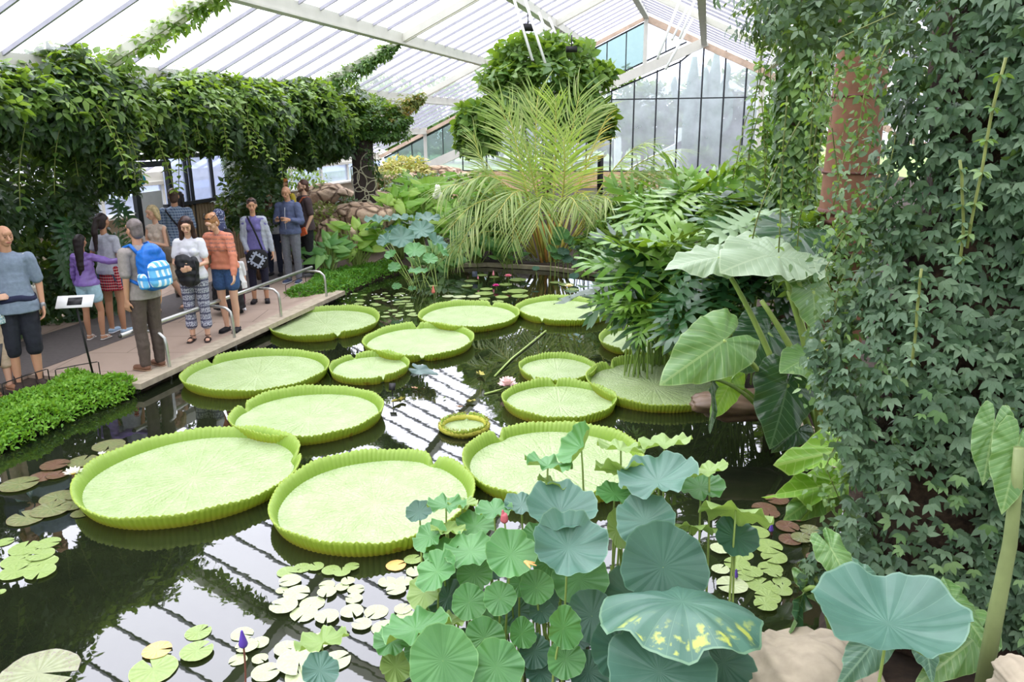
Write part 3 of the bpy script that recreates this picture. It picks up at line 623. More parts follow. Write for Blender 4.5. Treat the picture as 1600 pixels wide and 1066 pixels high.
flower('water_lily_flower', 'open white water lily with yellow centre beside the largest left tray', 115, 741, .11, .085, PETW, WR, stemmat=STEMB)
flower('water_lily_flower', 'half-open white water lily behind the open white one', 160, 714, .09, .055, PETW, [(7, 1, .22, .8), (6, .9, .2, 1.1)], stemmat=STEMG)
flower('water_lily_bud', 'violet water lily bud on a thin dark stalk at the bottom left', 380, 1006, .22, .075, PETV, WR, bud=True, stemmat=STEMB, base=(.0, -.04, -.03))
flower('water_lily_bud', 'violet water lily bud low over the pads right of the lotus clump', 1205, 828, .05, .05, PETV, WR, bud=True, stemmat=STEMB)
flower('water_lily_bud', 'violet bud beside the pads below the upright violet one', 1150, 900, .04, .045, PETV, WR, bud=True)
flower('giant_lily_flower', 'large pale pink double flower lying on the water between the trays', 793, 603, .07, .15, PETL, [(10, .8, .25, .15), (10, .85, .25, .6), (9, .75, .22, 1.0), (8, .6, .2, 1.3)], stem=False, centre=False)
flower('water_lily_flower', 'pink water lily highest at the back of the pond', 794, 433, .16, .09, PETP, WR, centre=False)
flower('water_lily_bud', 'tiny pink bud left of the pink lily at the pond back', 771, 429, .15, .07, PETP, WR, bud=True)
flower('water_lily_bud', 'small pink bud farthest left of the back lily patch', 747, 435, .12, .05, PETP, WR, bud=True)
flower('water_lily_flower', 'deep pink water lily low among the back pads', 775, 448, .06, .08, plain('magenta petal', (214, 70, 150), .5, .05), WR, centre=False)
flower('water_lily_flower', 'cream water lily with yellow centre behind the rearmost tray', 889, 449, .08, .1, plain('cream petal', (250, 236, 190), .5, .03), WR)
flower('water_lily_bud', 'coral bud on a stalk between the far lotus and the back trays', 677, 456, .14, .1, plain('coral petal', (226, 130, 112), .5, .05), WR, bud=True)
r1 = random.Random(9)
for k in range(22):                                     # floating white specks of blossom by the green bank
    X_, Y_ = z8(r1.uniform(20, 400), r1.uniform(205, 300)); p = at(X_, Y_, .0); o = None
    b = MB(); petal_ring(b, 5, .022, .009, .3, r1.random()*6, 0); o = b.build('fallen_blossom', PETW, None); o.location = (p.x, p.y, .02); tag(o, 'tiny white blossom floating on the scattered lily pads', 'blossom', 'tiny white blossoms on the water')
# floating bits in the middle of the pond
def floater(label, x, y, w, mat, seed, name='dead_leaf', asp=.6, cup=.25):
    p = at(x, y, .01); me = leafmesh(name, HEART, w*mpp(p)*.62, asp, .08, cup, 0, 5, seed, 5, 24, .06); me.transform(Matrix.Rotation(seed*1.3, 4, 'Z')); o = link_obj(name, me, mat); o.location = (p.x, p.y, .012); tag(o, label, 'leaf')
DEADY = plain('yellowing dead leaf', (170, 164, 84), .6, .25, 18); DEADB = plain('brown dead leaf', (170, 134, 104), .6, .25, 18)
floater('yellow-brown dead leaf floating right of the small veined tray', 649, 608, 15, DEADB, 2); floater('long withered leaf on the roof reflection', 627, 627, 30, DEADY, 3, asp=.35); floater('rotting yellow-green leaf at the end of the floating stem', 750, 586, 26, DEADY, 4)
floater('faded green leaf floating above the young spiny tray', 733, 629, 20, DEADY, 5, asp=.5); floater('small brown leaf beside the young spiny tray', 719, 637, 13, DEADB, 7); floater('small green leaf on the roof reflection', 695, 622, 8, STEMG, 8)
me = leafmesh('bent_leaf', HEART, .30, .6, .05, .1, .1, 5, 12, 6, 30, .02); o = link_obj('bent_leaf', me, plain('grey green leaf', (72, 98, 92), .4, .12)); place(o, at(655, 578, .03), at(690, 584, .03)-at(655, 578, .03), (0, -.4, .9)); tag(o, 'grey-green leaf sagging into the water between two trays', 'leaf')
tag(MB().tube([at(773, 588, .012), at(800, 560, .018), at(825, 540, .02), at(853, 517, .02)], .012, 8).build('floating_stem', STEML), 'long straight yellow-green stem floating in the middle of the pond', 'stem')
tag(MB().tube([at(757, 616, .01), at(776, 611, .015), at(792, 606, .03)], .012, 8).build('flower_stem', STEML), 'thick short stem lying beside the pale pink flower', 'stem')

# ------------------------------------------------------------------ lotus
LB = bigleaf('lotus leaf blue green', (66, 104, 90), (86, 126, 110), (118, 152, 128), .45, .15, 21, under=(126, 156, 88))
LG = bigleaf('lotus leaf green', (66, 120, 64), (92, 148, 82), (128, 174, 106), .45, .2, 21, under=(132, 160, 86))
LY = bigleaf('lotus leaf pale', (128, 158, 84), (148, 174, 102), (172, 192, 126), .5, .28, 21)
LD = bigleaf('lotus leaf deep', (44, 82, 68), (56, 98, 78), (84, 124, 98), .5, .15, 21, under=(96, 136, 74))
LX = bigleaf('lotus leaf yellowing', (62, 100, 86), (82, 122, 102), (120, 154, 118), .45, .13, 21, patch=(196, 204, 80))
LM = {'B': LB, 'G': LG, 'Y': LY, 'D': LD, 'X': LX}
def lotus_leaf(root, x, y, w, z, n=(0, -.3, 1), col='B', wavy=.05, cup=.16, droop=0, k=7, d=None, seed=None, lean=None, stalk=True, base=-.06, centre=0, aspect=1.0, foldl=0):
    seed = int(x*7+y*3) if seed is None else seed; p = at(x, y, z); s = w/2*mpp(p); rs = random.Random(seed)
    wavy *= 1.35; cup = cup*1.35 if not droop else cup; d = d or (rs.uniform(-1, 1), -1, 0); me = leafmesh('leaf', None, s, aspect, wavy, cup, droop, k, seed, 10, 66, .035, notch=(rs.choice((0, 3.1)), .10, .08), fold=foldl)
    Mx = orient(d, n); Mx.translation = p - root.location; me.transform(Mx); o = link_obj('leaf', me, LM[col], root)
    if stalk:
        a = Vector(p) - root.location; ln = lean or (rs.uniform(-.06, .06), rs.uniform(-.02, .12)); q = Vector((a.x+ln[0], a.y+ln[1], base - root.location.z))
        nn = Vector(n).normalized(); MB().tube(curve3(q, a - nn*.002, (nn.x*-.06, nn.y*-.06, .05), 8), [.0075 - .0003*i for i in range(9)], 6).build('stalk', STEML, o)
    return o
c = at(830, 960, 0); lot = thing('lotus_plant', 'dense clump of tall lotus leaves in the foreground water', 'lotus', (c.x, c.y, 0), 0)
U = (0, 0, 1)
for a in [
 (876,800,112,.95,(.05,-.25,1),'B',.05,.22), (888,856,118,.88,(.1,-.45,.85),'B',.08,.24), (1036,886,138,.82,(.05,-.85,.6),'D',.02,.06), (1028,752,125,1.08,(-.25,-.05,1),'B',.07,.18), (1008,815,92,.95,(-.25,-.6,.8),'B',.05,.14),
 (970,702,80,1.12,(.1,.25,1),'Y',.08,.1), (1038,694,84,1.15,(-.1,.22,1),'Y',.08,.1), (975,738,96,1.02,(.1,.5,.8),'Y',.10,.1), (1108,736,62,1.12,(-.3,.2,1),'Y',.08,.1), (1150,797,112,.98,(.25,.55,.75),'Y',.08,-.1),
 (1095,762,74,1.0,(0,-.2,1),'G',.06,.14), (1078,822,80,.9,(.1,.55,.8),'Y',.08,-.08), (965,828,64,.78,(.7,-.5,.5),'Y',.03,.1), (960,772,60,.95,(0,-.1,1),'G',.06,.1), (1150,840,70,.8,(.1,-.5,.8),'D',.05,.1),
 (798,866,82,.82,(.05,-.55,.8),'G',.06,.12), (772,798,60,.85,(0,0,1),'G',.08,.1), (815,790,58,.85,(.1,-.1,1),'B',.06,.12), (735,862,86,.72,(-.1,-.1,1),'G',.07,.1), (741,897,56,.62,(0,-.8,.6),'G',.04,.1),
 (733,941,56,.55,(.1,-.8,.6),'G',.04,.08), (781,935,52,.6,(-.1,-.75,.6),'G',.04,.1), (812,912,44,.6,(.1,-.7,.7),'G',.04,.1), (838,918,54,.6,(0,-.75,.6),'G',.04,.1), (683,893,74,.66,(-.5,-.35,.8),'G',.07,.1),
 (672,838,60,.72,(-.5,-.25,.8),'G',.08,.1), (664,925,60,.5,(-.4,-.5,.8),'Y',.05,.1), (697,790,62,.8,(0,.1,1),'G',.10,.1), (700,828,56,.75,(.1,.2,1),'Y',.09,.1), (722,788,50,.78,(0,.15,1),'Y',.09,.1), (690,862,60,.68,(-.3,-.1,1),'G',.06,.1),
 (692,1032,108,.48,(0,-.85,.6),'G',.02,.05), (776,1042,84,.42,(.05,-.75,.65),'G',.05,.08), (1030,1050,168,.62,(-.05,-.6,.85),'B',.05,.12), (757,997,64,.42,(0,-.8,.6),'G',.04,.08), (815,990,48,.45,(.5,-.6,.6),'G',.05,.12), (880,982,66,.6,(.55,-.6,.5),'G',.06,.14),
 (846,955,40,.45,(0,-.7,.7),'D',.04,.1), (925,962,80,.5,(-.2,-.7,.6),'D',.04,.1), (965,1015,90,.45,(.1,-.7,.7),'D',.04,.1), (884,1030,60,.4,(0,-.8,.6),'G',.04,.1), (835,1018,54,.35,(.2,-.75,.6),'D',.04,.1), (1130,1035,110,.45,(.45,-.6,.7),'D',.05,.1), (1120,990,60,.4,(.1,-.6,.7),'D',.05,.1),
 (650,983,108,.5,(-.15,.22,1),'G',.10,.1), (612,1003,60,.42,(0,-.2,1),'G',.08,.1), (700,972,60,.46,(0,.3,1),'Y',.09,.1), (503,1004,82,.42,(-.15,.25,1),'Y',.10,.12), (500,1048,58,.4,(.3,-.4,.8),'B',.08,.1), (655,1012,50,.36,(-.3,-.6,.7),'G',.05,.1), (618,1042,54,.3,(.4,-.4,.8),'Y',.06,.1),
 (985,930,90,.5,(-.1,-.6,.8),'D',.05,.1), (905,905,90,.55,(0,-.5,.8),'G',.05,.12), (770,885,50,.5,(.1,-.5,.8),'D',.05,.1), (700,935,64,.42,(-.2,-.6,.8),'D',.05,.1), (858,878,60,.6,(.1,-.6,.7),'G',.05,.1), (742,822,64,.7,(0,-.2,1),'G',.07,.1), (840,838,52,.75,(0,-.3,1),'G',.06,.1), (808,955,50,.35,(0,-.7,.7),'D',.05,.1), (920,1050,64,.3,(0,-.6,.8),'D',.05,.1)]:
    lotus_leaf(lot, a[0], a[1], a[2], a[3], a[4], a[5], a[6], a[7])
for (x, y, w, z) in ((655,800,44,.5),(640,1040,50,.25),(725,1010,54,.25),(795,965,50,.3),(865,940,50,.35),(900,1000,54,.3),(950,960,60,.35),(1000,985,60,.35),(680,955,44,.3),(760,950,50,.3),(720,905,50,.45),(1060,1010,60,.3),(845,1050,54,.25),(1160,1000,60,.2)):
    lotus_leaf(lot, x, y, w, z, (random.uniform(-.3, .3), random.uniform(-.7, -.2), .85), random.choice('GGDD'), .05, .1)
o = lotus_leaf(lot, 1066, 940, 250, .84, (.03, .24, 1), 'X', .06, .04, .34, 5, (.05, -1, 0)); o['label'] = 'widest leaf, its drooping near rim patched with yellow'
# the tall folded leaf standing above the others
lotus_leaf(lot, 908, 700, 76, 1.16, (-.75, -.1, .55), 'G', .05, .35); lotus_leaf(lot, 856, 728, 78, 1.08, (.2, .2, 1), 'G', .10, .12); lotus_leaf(lot, 868, 758, 62, 1.0, (.3, .3, .9), 'Y', .08, .1)
p = at(788, 812, .95) - lot.location; b = MB(); b.cap(p, p+Vector((-.008, 0, .05)), .02, .005); b.cap(p, p+Vector((0, 0, .02)), .021, .018); o = b.build('bud', plain('rose lotus bud', (190, 96, 104), .5, .1), lot); MB().tube(curve3(Vector((p.x+.05, p.y+.1, -.05)), p, (.02, 0, 0)), .005, 6).build('stalk', STEMG, o)
p = at(822, 884, .83); b = MB()
for k in range(4): b2 = MB(); a = k*.9-1.2; b.cap(p+Vector((0, 0, .02)), p+Vector((.05*math.cos(a), .03*math.sin(a)-.01, .012)), .012, .004, (1, 1, .5))
tag(b.build('fallen_petals', plain('withered orange petal', (222, 160, 96), .7, .15)), 'withered orange petals lying on a lotus leaf in the clump', 'petals')
rb = random.Random(3); 
for k in range(40):                                     # the bare stalks that show between the leaves
    x = rb.uniform(760, 1010); y = rb.uniform(960, 1060); p = at(x, y, 0) - lot.location; q = p + Vector((rb.uniform(-.08, .08), rb.uniform(-.05, .1), rb.uniform(.3, .5))); p.z = -.06
    MB().tube(curve3(p, q, (rb.uniform(-.03, .03), 0, 0), 5), .006, 5, False).build('stalk', STEML if k % 3 else STEMG, lot)
c = at(1386, 968, 1.16); l2 = thing('lotus_plant', 'single broad lotus leaf on a stalk at the bottom right above the stone edge', 'lotus', (c.x, c.y+.05, .35), 0)
lotus_leaf(l2, 1388, 975, 226, 1.16, (-.05, .0, 1), 'B', .06, .2, 0, 5, seed=11, lean=(.0, .03), base=.35)
# far lotus clump against the green bank
c = at(655, 452, 0); l3 = thing('lotus_plant', 'tall far lotus clump standing in the water by the green bank', 'lotus', (c.x, c.y, 0), 0)
for a in [(590,345,44,1.15,(0,-.1,1),'B'),(625,342,40,1.15,(0,-.1,1),'B'),(668,342,42,1.15,(.1,-.2,1),'B'),(628,372,40,.95,(0,-.7,.7),'B'),(658,360,40,1.05,(0,-.6,.8),'B'),(603,375,30,.9,(-.3,-.5,.8),'B'),(648,392,34,.8,(.1,-.5,.8),'G'),(683,378,34,.9,(.6,-.3,.7),'B'),(616,418,20,.5,(0,-.6,.8),'G'),(653,425,32,.5,(0,-.1,1),'G'),(620,448,16,.12,(0,-.5,.9),'G'),(644,451,13,.08,(0,-.4,.9),'G'),(610,398,20,.7,(-.3,-.5,.8),'G'),(690,392,26,.8,(.7,-.2,.6),'G'),(640,350,30,1.05,(0,0,1),'B'),(615,358,28,1.0,(-.2,-.2,1),'D'),(585,358,30,1.0,(-.2,0,1),'G'),(672,405,24,.7,(.2,-.5,.8),'G')]:
    lotus_leaf(l3, *a, wavy=.07, cup=.12, lean=(c.x+random.uniform(-.3, .35)-at(a[0], a[1], a[3]).x, c.y+random.uniform(-.2, .2)-at(a[0], a[1], a[3]).y))
c = at(905, 425, .05); l4 = thing('lotus_plant', 'low clump of small round blue-green lotus leaves before the palm', 'lotus', (c.x, c.y, 0), 0)
for x, y, w in ((876,366,28),(862,390,20),(890,376,22),(897,385,20),(870,400,22),(880,394,20),(921,377,24),(941,368,22),(922,392,18),(911,397,16),(940,392,26),(899,412,16),(910,412,18),(837,420,12),(897,432,16),(915,402,18),(868,378,18),(930,405,18),(886,405,18)):
    z = .1+(430-y)/62*.75; lotus_leaf(l4, x, y, w, max(.1, z), (random.uniform(-.3, .3), random.uniform(-.7, -.3), .8), random.choice('BBG'), .05, .12)

# ------------------------------------------------------------------ elephant ears
EM = {'g': bigleaf('elephant ear green', (84, 122, 66), (108, 146, 84), (148, 172, 112), .32, .22, 9, 'pinnate', under=(120, 160, 84)),
      's': bigleaf('elephant ear silvery', (120, 144, 108), (144, 166, 132), (164, 182, 146), .42, .2, 9, 'pinnate', under=(110, 146, 84)),
      'd': bigleaf('elephant ear dark', (34, 64, 42), (48, 82, 52), (88, 114, 80), .22, .12, 8, 'pinnate', under=(90, 120, 70)),
      'y': bigleaf('elephant ear bright', (106, 152, 48), (130, 172, 62), (162, 188, 104), .35, .32, 9, 'pinnate', under=(140, 190, 60)),
      'b': bigleaf('elephant ear blue', (66, 104, 84), (92, 128, 104), (128, 160, 128), .4, .15, 9, 'pinnate')}
def aroid(root, b_px, t_px, Yb, Yt, hint, col='g', width=1.0, out=HEART, wavy=.03, fold=.12, droop=.25, petiole=None, seed=1, cup=0, pr=.014, bend=(0, 0, .25)):
    P = onY(*b_px, Yb); Q = onY(*t_px, Yt); d = Q-P; L = d.length; me = leafmesh('leaf', out, L, width, wavy, cup, droop*.4, 8, seed, 10, 72, .03, fold=fold)
    Mx = orient(d, hint); Mx.translation = P - root.location; me.transform(Mx); o = link_obj('leaf', me, EM[col], root)
    if petiole is not None:
        a = petiole - root.location; MB().tube(curve3(a, P-root.location, bend, 10), [pr*1.7 - pr*.08*i for i in range(11)], 8).build('petiole', STEML if col in 'sgy' else STEMG, o)
    return o
base = onY(1275, 640, 6.5); base.z = .1
el = thing('elephant_ear_plant', 'large elephant ear plant with broad silvery and dark glossy leaves on the right bank', 'plant', base)
pb = lambda dx=0, dy=0, z=.15: Vector((base.x+dx, base.y+dy, z))
aroid(el, (1215, 395), (1128, 425), 6.6, 6.25, (.1, -.28, 1), 's', 1.35, HEART, .04, .03, .15, pb(.1), 3, 0, .022)
aroid(el, (1215, 402), (1302, 402), 6.5, 6.5, (.1, -.35, 1), 's', 1.5, HEART, .04, .03, .2, pb(.15), 4, 0, .02)
aroid(el, (1122, 402), (1034, 425), 6.7, 6.6, (0, -.35, 1), 's', 1.0, HEART, .04, .02, .2, pb(-.1), 5, 0, .02)
aroid(el, (1148, 392), (1240, 383), 7.4, 7.4, (0, -.3, 1), 's', .9, HEART, .03, .02, .2, None, 6)
aroid(el, (1130, 533), (1032, 602), 5.95, 5.7, (.15, -.75, .65), 'g', .82, HEART, .04, .08, .25, pb(-.1, -.1), 7, 0, .018, (-.1, 0, .35))
aroid(el, (1230, 603), (1222, 695), 6.1, 5.75, (.05, -.9, .35), 'd', 1.05, HEART, .035, .1, .2, pb(), 8, 0, .02, (-.05, 0, .2))
aroid(el, (1262, 560), (1222, 578), 6.1, 5.95, (.1, -.45, .9), 'g', 1.3, HEART, .04, .03, .3, pb(.05), 9, 0, .018)
aroid(el, (1270, 455), (1296, 503), 6.3, 6.0, (.3, -.8, .5), 'g', 1.15, HEART, .04, .05, .2, pb(.1), 10, 0, .02)
aroid(el, (1200, 520), (1170, 562), 6.9, 6.5, (0, -.7, .7), 'd', 1.2, HEART, .03, .05, .2, pb(.1, .1), 11)
aroid(el, (1235, 520), (1258, 558), 7.0, 6.8, (.1, -.7, .7), 'd', 1.2, HEART, .03, .05, .2, pb(.1, .1), 12)
aroid(el, (1112, 592), (1090, 676), 5.9, 5.75, (.8, -.6, .3), 'd', .42, SPOON, .03, .6, .1, pb(-.3, -.1), 13)
aroid(el, (1140, 600), (1118, 655), 6.1, 5.9, (.3, -.8, .3), 'y', .8, HEART, .03, .1, .1, pb(-.3, -.1), 14)
aroid(el, (1245, 362), (1200, 395), 7.3, 6.9, (0, -.5, .9), 'd', 1.3, HEART, .04, .05, .2, pb(.2, .2), 15)
aroid(el, (1245, 672), (1218, 700), 6.2, 6.0, (0, -.8, .5), 'd', .8, HEART, .05, .1, .2, None, 16)
for (x0, y0, x1, y1, c) in ((1232, 455, 1270, 610, 'g'), (1248, 440, 1282, 620, 'g'), (1190, 470, 1262, 600, 'g')):
    P = onY(x0, y0, 6.3) - el.location; Q = onY(x1, y1, 6.4) - el.location; MB().tube(curve3(Q, P, (.05, 0, 0), 8), [.035-.002*i for i in range(9)], 8).build('stem', STEML, el)
P = onY(1283, 640, 6.3)-el.location; Q = onY(1282, 520, 6.3)-el.location; MB().tube([P, P.lerp(Q, .5), Q], [.06, .05, .03], 10).build('sheath', plain('yellow leaf sheath', (190, 186, 92), .5, .12), el)

base = onY(1350, 770, 4.9); base.z = .1
e2 = thing('elephant_ear_plant', 'bright lime elephant ear leaves reaching out of the vine wall over the water', 'plant', base)
aroid(e2, (1335, 700), (1208, 727), 4.75, 4.6, (0, -.35, .95), 'y', .62, HEART, .06, .25, .1, pb(0) if 0 else base+Vector((.1, 0, .1)), 21)
aroid(e2, (1318, 756), (1195, 764), 4.7, 4.5, (.1, -.25, 1), 'y', .5, HEART, .06, .35, .15, base+Vector((.1, 0, .1)), 22)
aroid(e2, (1290, 765), (1228, 812), 4.75, 4.5, (.3, -.7, .6), 'g', .6, HEART, .06, .2, .2, base+Vector((.1, 0, .1)), 23)
base = onY(1270, 1000, 3.6); base.z = .12
e3 = thing('elephant_ear_plant', 'dark drooping rolled leaf over the stone edge left of the single lotus leaf', 'plant', base)
aroid(e3, (1255, 925), (1226, 1032), 3.75, 3.35, (.75, -.55, .35), 'd', .42, SPOON, .05, .5, .1, base+Vector((.15, .1, .05)), 31)
aroid(e3, (1262, 905), (1300, 950), 3.9, 3.7, (-.2, -.6, .7), 'g', .6, HEART, .06, .1, .2, base+Vector((.15, .1, .05)), 32)
base = onY(1590, 1060, 2.5); base.z = .3
e4 = thing('elephant_ear_plant', 'elephant ear with a thick pale stalk at the right edge of the frame', 'plant', base)
aroid(e4, (1590, 700), (1566, 800), 2.75, 2.7, (-.3, -.9, .3), 'g', .7, HEART, .03, .08, .1, None, 41)
aroid(e4, (1552, 670), (1535, 760), 2.85, 2.8, (-.5, -.8, .3), 'g', .6, HEART, .03, .08, .1, None, 42)
pts = [onY(x, y, 2.72) - e4.location for x, y in ((1535, 1075), (1556, 960), (1578, 850), (1588, 760), (1592, 700))]
MB().tube(pts, [.032, .03, .026, .022, .018], 12).build('stem', plain('pale thick stalk', (130, 142, 92), .5, .12, 6), e4)
for k, (x0, y0, x1, y1) in enumerate(((1345, 905, 1420, 960), (1490, 940, 1560, 1010), (1440, 985, 1470, 1060), (1520, 1000, 1460, 1060), (1370, 1000, 1330, 1060), (1300, 860, 1350, 930))):
    aroid(e4, (x0, y0), (x1, y1), 2.95, 2.75, (-.1, -.7, .7), 'bg'[k % 2], .6, HEART, .05, .1, .3, None, 50+k)

# ------------------------------------------------------------------ cut-leaved shrubs (lobed leaves as parts)
def T_lobed(n=7, L=1.0, W=.42, lw=.058, cw=.09, droop=.35, seed=0, pointed=True):
    V = []; q = []; t = []
    def strip(p0, d, ln, w, z0, dr, m=4):
        d = np.array(d); nrm = np.array([-d[1], d[0]]); b = len(V)
        for i in range(m+1):
            s = i/m; ww = w*(1.0 if i == 0 else math.sin(PI*min(1, .45+.55*s))**.7+.0) if i < m else w*.05
            c = p0 + d*ln*s
            V.extend([(c[0]+nrm[0]*ww, c[1]+nrm[1]*ww, z0-dr*s*s+.03*math.sin(s*5+seed)), (c[0]-nrm[0]*ww, c[1]-nrm[1]*ww, z0-dr*s*s)])
        q.extend([(b+2*i, b+2*i+1, b+2*i+3, b+2*i+2) for i in range(m)])
    N = 8; b = 0
    zf = lambda s: -droop*s*s
    for i in range(N+1): s = i/N; ww = cw*(1-.75*s)+.002; V.append((s*.85, ww, zf(s*.85))); V.append((s*.85, -ww, zf(s*.85)))
    q += [(2*i, 2*i+1, 2*i+3, 2*i+2) for i in range(N)]
    for i in range(n):
        s = -.02+.82*i/(n-1); a = math.radians(112-78*(i/(n-1))**.8); ln = W*(.72+.5*math.sin(PI*(i+.6)/(n+.6)))*(1 if i < n-1 else .8)
        for sd in (-1, 1): strip(np.array([s, sd*cw*.3]), (math.cos(a), sd*math.sin(a)), ln, lw*(1.1-.3*i/n), zf(max(s, 0)), .07)
    strip(np.array([.8, 0]), (1, 0), L*.28, lw*1.1, zf(.8), .12)
    return np.array(V), np.zeros((0, 3), int), np.array(q)
PHM = leafmat('cut leaf green', (66, 108, 44), (108, 152, 62), (146, 180, 92), .3, .28, .5); PHD = leafmat('cut leaf dark', (26, 58, 34), (44, 84, 46), (70, 112, 66), .3, .15, .5); PHS = leafmat('split leaf silvery', (120, 150, 110), (140, 168, 128), (160, 184, 146), .4, .2, .4)
def part_leaves(root, name, P, D, N, S, T, mat, petfrom=None, petmat=None, pr=.008, vb=0):
    for i in range(len(P)):
        o = cloud(name, [Vector(P[i])-root.location], [D[i]], [N[i]], [S[i]], T if not isinstance(T, list) else T[i % len(T)], mat if not isinstance(mat, list) else mat[i % len(mat)], root, vb)
        if petfrom is not None: MB().tube(curve3(Vector(petfrom[i])-root.location, Vector(P[i])-root.location, (0, 0, .15), 6), pr, 5).build('petiole', petmat or STEMG, o)
def shrub_lobed(label, cx, cy, cz, rx, ry, rz, n, size, T, mat, seed, vb=0, name='philodendron'):
    rs = np.random.default_rng(seed); root = thing(name, label, 'shrub', (cx, cy, gz(cx, cy))); P = []; D = []; N = []; S = []; F_ = []
    for i in range(n):
        a = rs.uniform(0, 2*PI) if rs.random() < .25 else rs.uniform(PI*.95, PI*2.05); e = rs.uniform(-.1, 1.0)*PI/2; k = rs.uniform(.72, 1)
        o = np.array([math.cos(a)*math.cos(e), math.sin(a)*math.cos(e), math.sin(e)]); p = np.array([cx, cy, cz]) + o*np.array([rx, ry, rz])*k
        d = o*np.array([1, 1, .2]) + np.array([0, 0, -.5 if e < .6 else .1]) + rs.normal(size=3)*.3; nn = o*.6 + np.array([0, -.25, .8]) + rs.normal(size=3)*.2
        P.append(p - nrmz(d[None])[0]*size*.3); D.append(d); N.append(nn); S.append(size*rs.uniform(.75, 1.15)); F_.append((cx+rs.uniform(-.2, .2), cy+rs.uniform(-.2, .2), root.location.z))
    part_leaves(root, 'leaf', P, D, N, S, T, mat, F_, STEMG, .01, vb); return root
TL = [T_lobed(7, seed=s, droop=dr) for s, dr in ((0, .25), (1, .4), (2, .5))]; TM = [T_lobed(7, 1, .40, .075, .12, .3, seed=4)]
def C(x, y, Y): p = onY(x, y, Y); return p.x, p.y, p.z
shrub_lobed('cut-leaved shrub nearest the water, hanging over the shaded tray', *C(1040, 450, 9.3), .74, .65, .62, 38, .8, TL, [PHM, PHM, PHD], 1)
shrub_lobed('cut-leaved shrub below the palm fronds on the right', *C(1075, 352, 11.0), .95, .8, .58, 36, .85, TL, PHM, 2)
shrub_lobed('dark cut-leaved shrub behind the elephant ears', *C(1150, 480, 8.4), .75, .5, .6, 28, .75, TL, PHD, 3)
shrub_lobed('cut-leaved shrub in front of the brown column', *C(1165, 365, 9.8), .75, .7, .5, 24, .75, TL, [PHM, PHD], 4)
shrub_lobed('low cut-leaved plants left of the elephant ears over the pond edge', *C(1000, 505, 8.9), .34, .5, .38, 18, .5, TL, PHM, 5)
mt = thing('monstera_plant', 'split-leaved plant with silvery-green leaves above the elephant ears', 'plant', Vector(C(1200, 420, 8.6)))
for (x, y, x2, y2, s) in ((1200, 340, 1125, 345, .75), (1190, 332, 1240, 335, .55), (1160, 360, 1200, 395, .6)):
    P_ = onY(x, y, 8.4); Q_ = onY(x2, y2, 8.0); part_leaves(mt, 'leaf', [P_], [Q_-P_], [(0, -.5, .9)], [s*1.0], TM, PHS, [mt.location], STEMG, .014)

# ------------------------------------------------------------------ foliage in bulk: shrubs, crowns, climbers
OV = T_ovate(.26); OVB = T_ovate(.34, .05, .18); CL5 = T_cluster(5, .22, 1.8); CL3 = T_cluster(3, .24, 1.3); PIN = T_pinnate(4)
G1 = leafmat('leaf mid green', (42, 74, 34), (78, 116, 52), (120, 152, 78), .45, .3); G2 = leafmat('leaf fresh green', (82, 116, 48), (118, 152, 66), (152, 178, 92), .45, .38)
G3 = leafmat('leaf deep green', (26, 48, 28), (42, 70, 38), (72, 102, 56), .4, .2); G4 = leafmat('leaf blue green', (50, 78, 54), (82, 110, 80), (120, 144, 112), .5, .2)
G5 = leafmat('leaf olive', (92, 104, 56), (136, 146, 84), (170, 172, 110), .6, .3); G6 = leafmat('leaf straw', (176, 160, 96), (206, 194, 120), (220, 214, 150), .7, .3)
WOOD = plain('brown bark', (92, 70, 52), .9, .25, 14, bump=.5); TWIG = plain('dry brown twigs', (112, 74, 54), .9, .3, 20); VINEST = plain('green vine stem', (120, 128, 66), .6, .2, 12)
def shell_pts(n, c, r, rs, lo=-.4, inner=.75):
    o = nrmz(rs.normal(size=(n*3, 3))); o = o[o[:, 2] > lo][:n]; k = rs.uniform(inner, 1.02, (len(o), 1)); bump = 1+.13*np.sin(o[:, :1]*7+c[0])*np.sin(o[:, 1:2]*6+1)+.1*np.sin(o[:, 2:]*9)
    return np.array(c) + o*np.array(r)*k*bump, o
def bush(name, label, cat, c, r, n, size, T, mat, seed, group=None, stem=True, lo=-.4, dn=-.3, vb=0, base=None, part='foliage'):
    rs = np.random.default_rng(seed); bz = gz(c[0], c[1]) if base is None else base; root = thing(name, label, cat, (c[0], c[1], bz), 0, group); P, o = shell_pts(n, c, r, rs, lo)
    D = o + rs.normal(size=o.shape)*.7 + np.array([0, 0, dn]); N = o*.5 + np.array([0, -.1, .8]) + rs.normal(size=o.shape)*.35
    cloud(part, P - np.array(root.location), D, N, size*rs.uniform(.6, 1.15, len(P)), T, mat, root, vb)
    if stem:
        b = MB(); L = root.location
        for k in range(4):
            a = k*1.6; q = Vector((c[0]+math.cos(a)*r[0]*.55, c[1]+math.sin(a)*r[1]*.5, c[2]+r[2]*.3)) - L; b.tube(curve3((0, 0, -.05), q, (0, 0, .1), 6), [.03*max(.6, r[2])-.003*i for i in range(7)], 6)
        b.build('stem', WOOD, root)
    return root
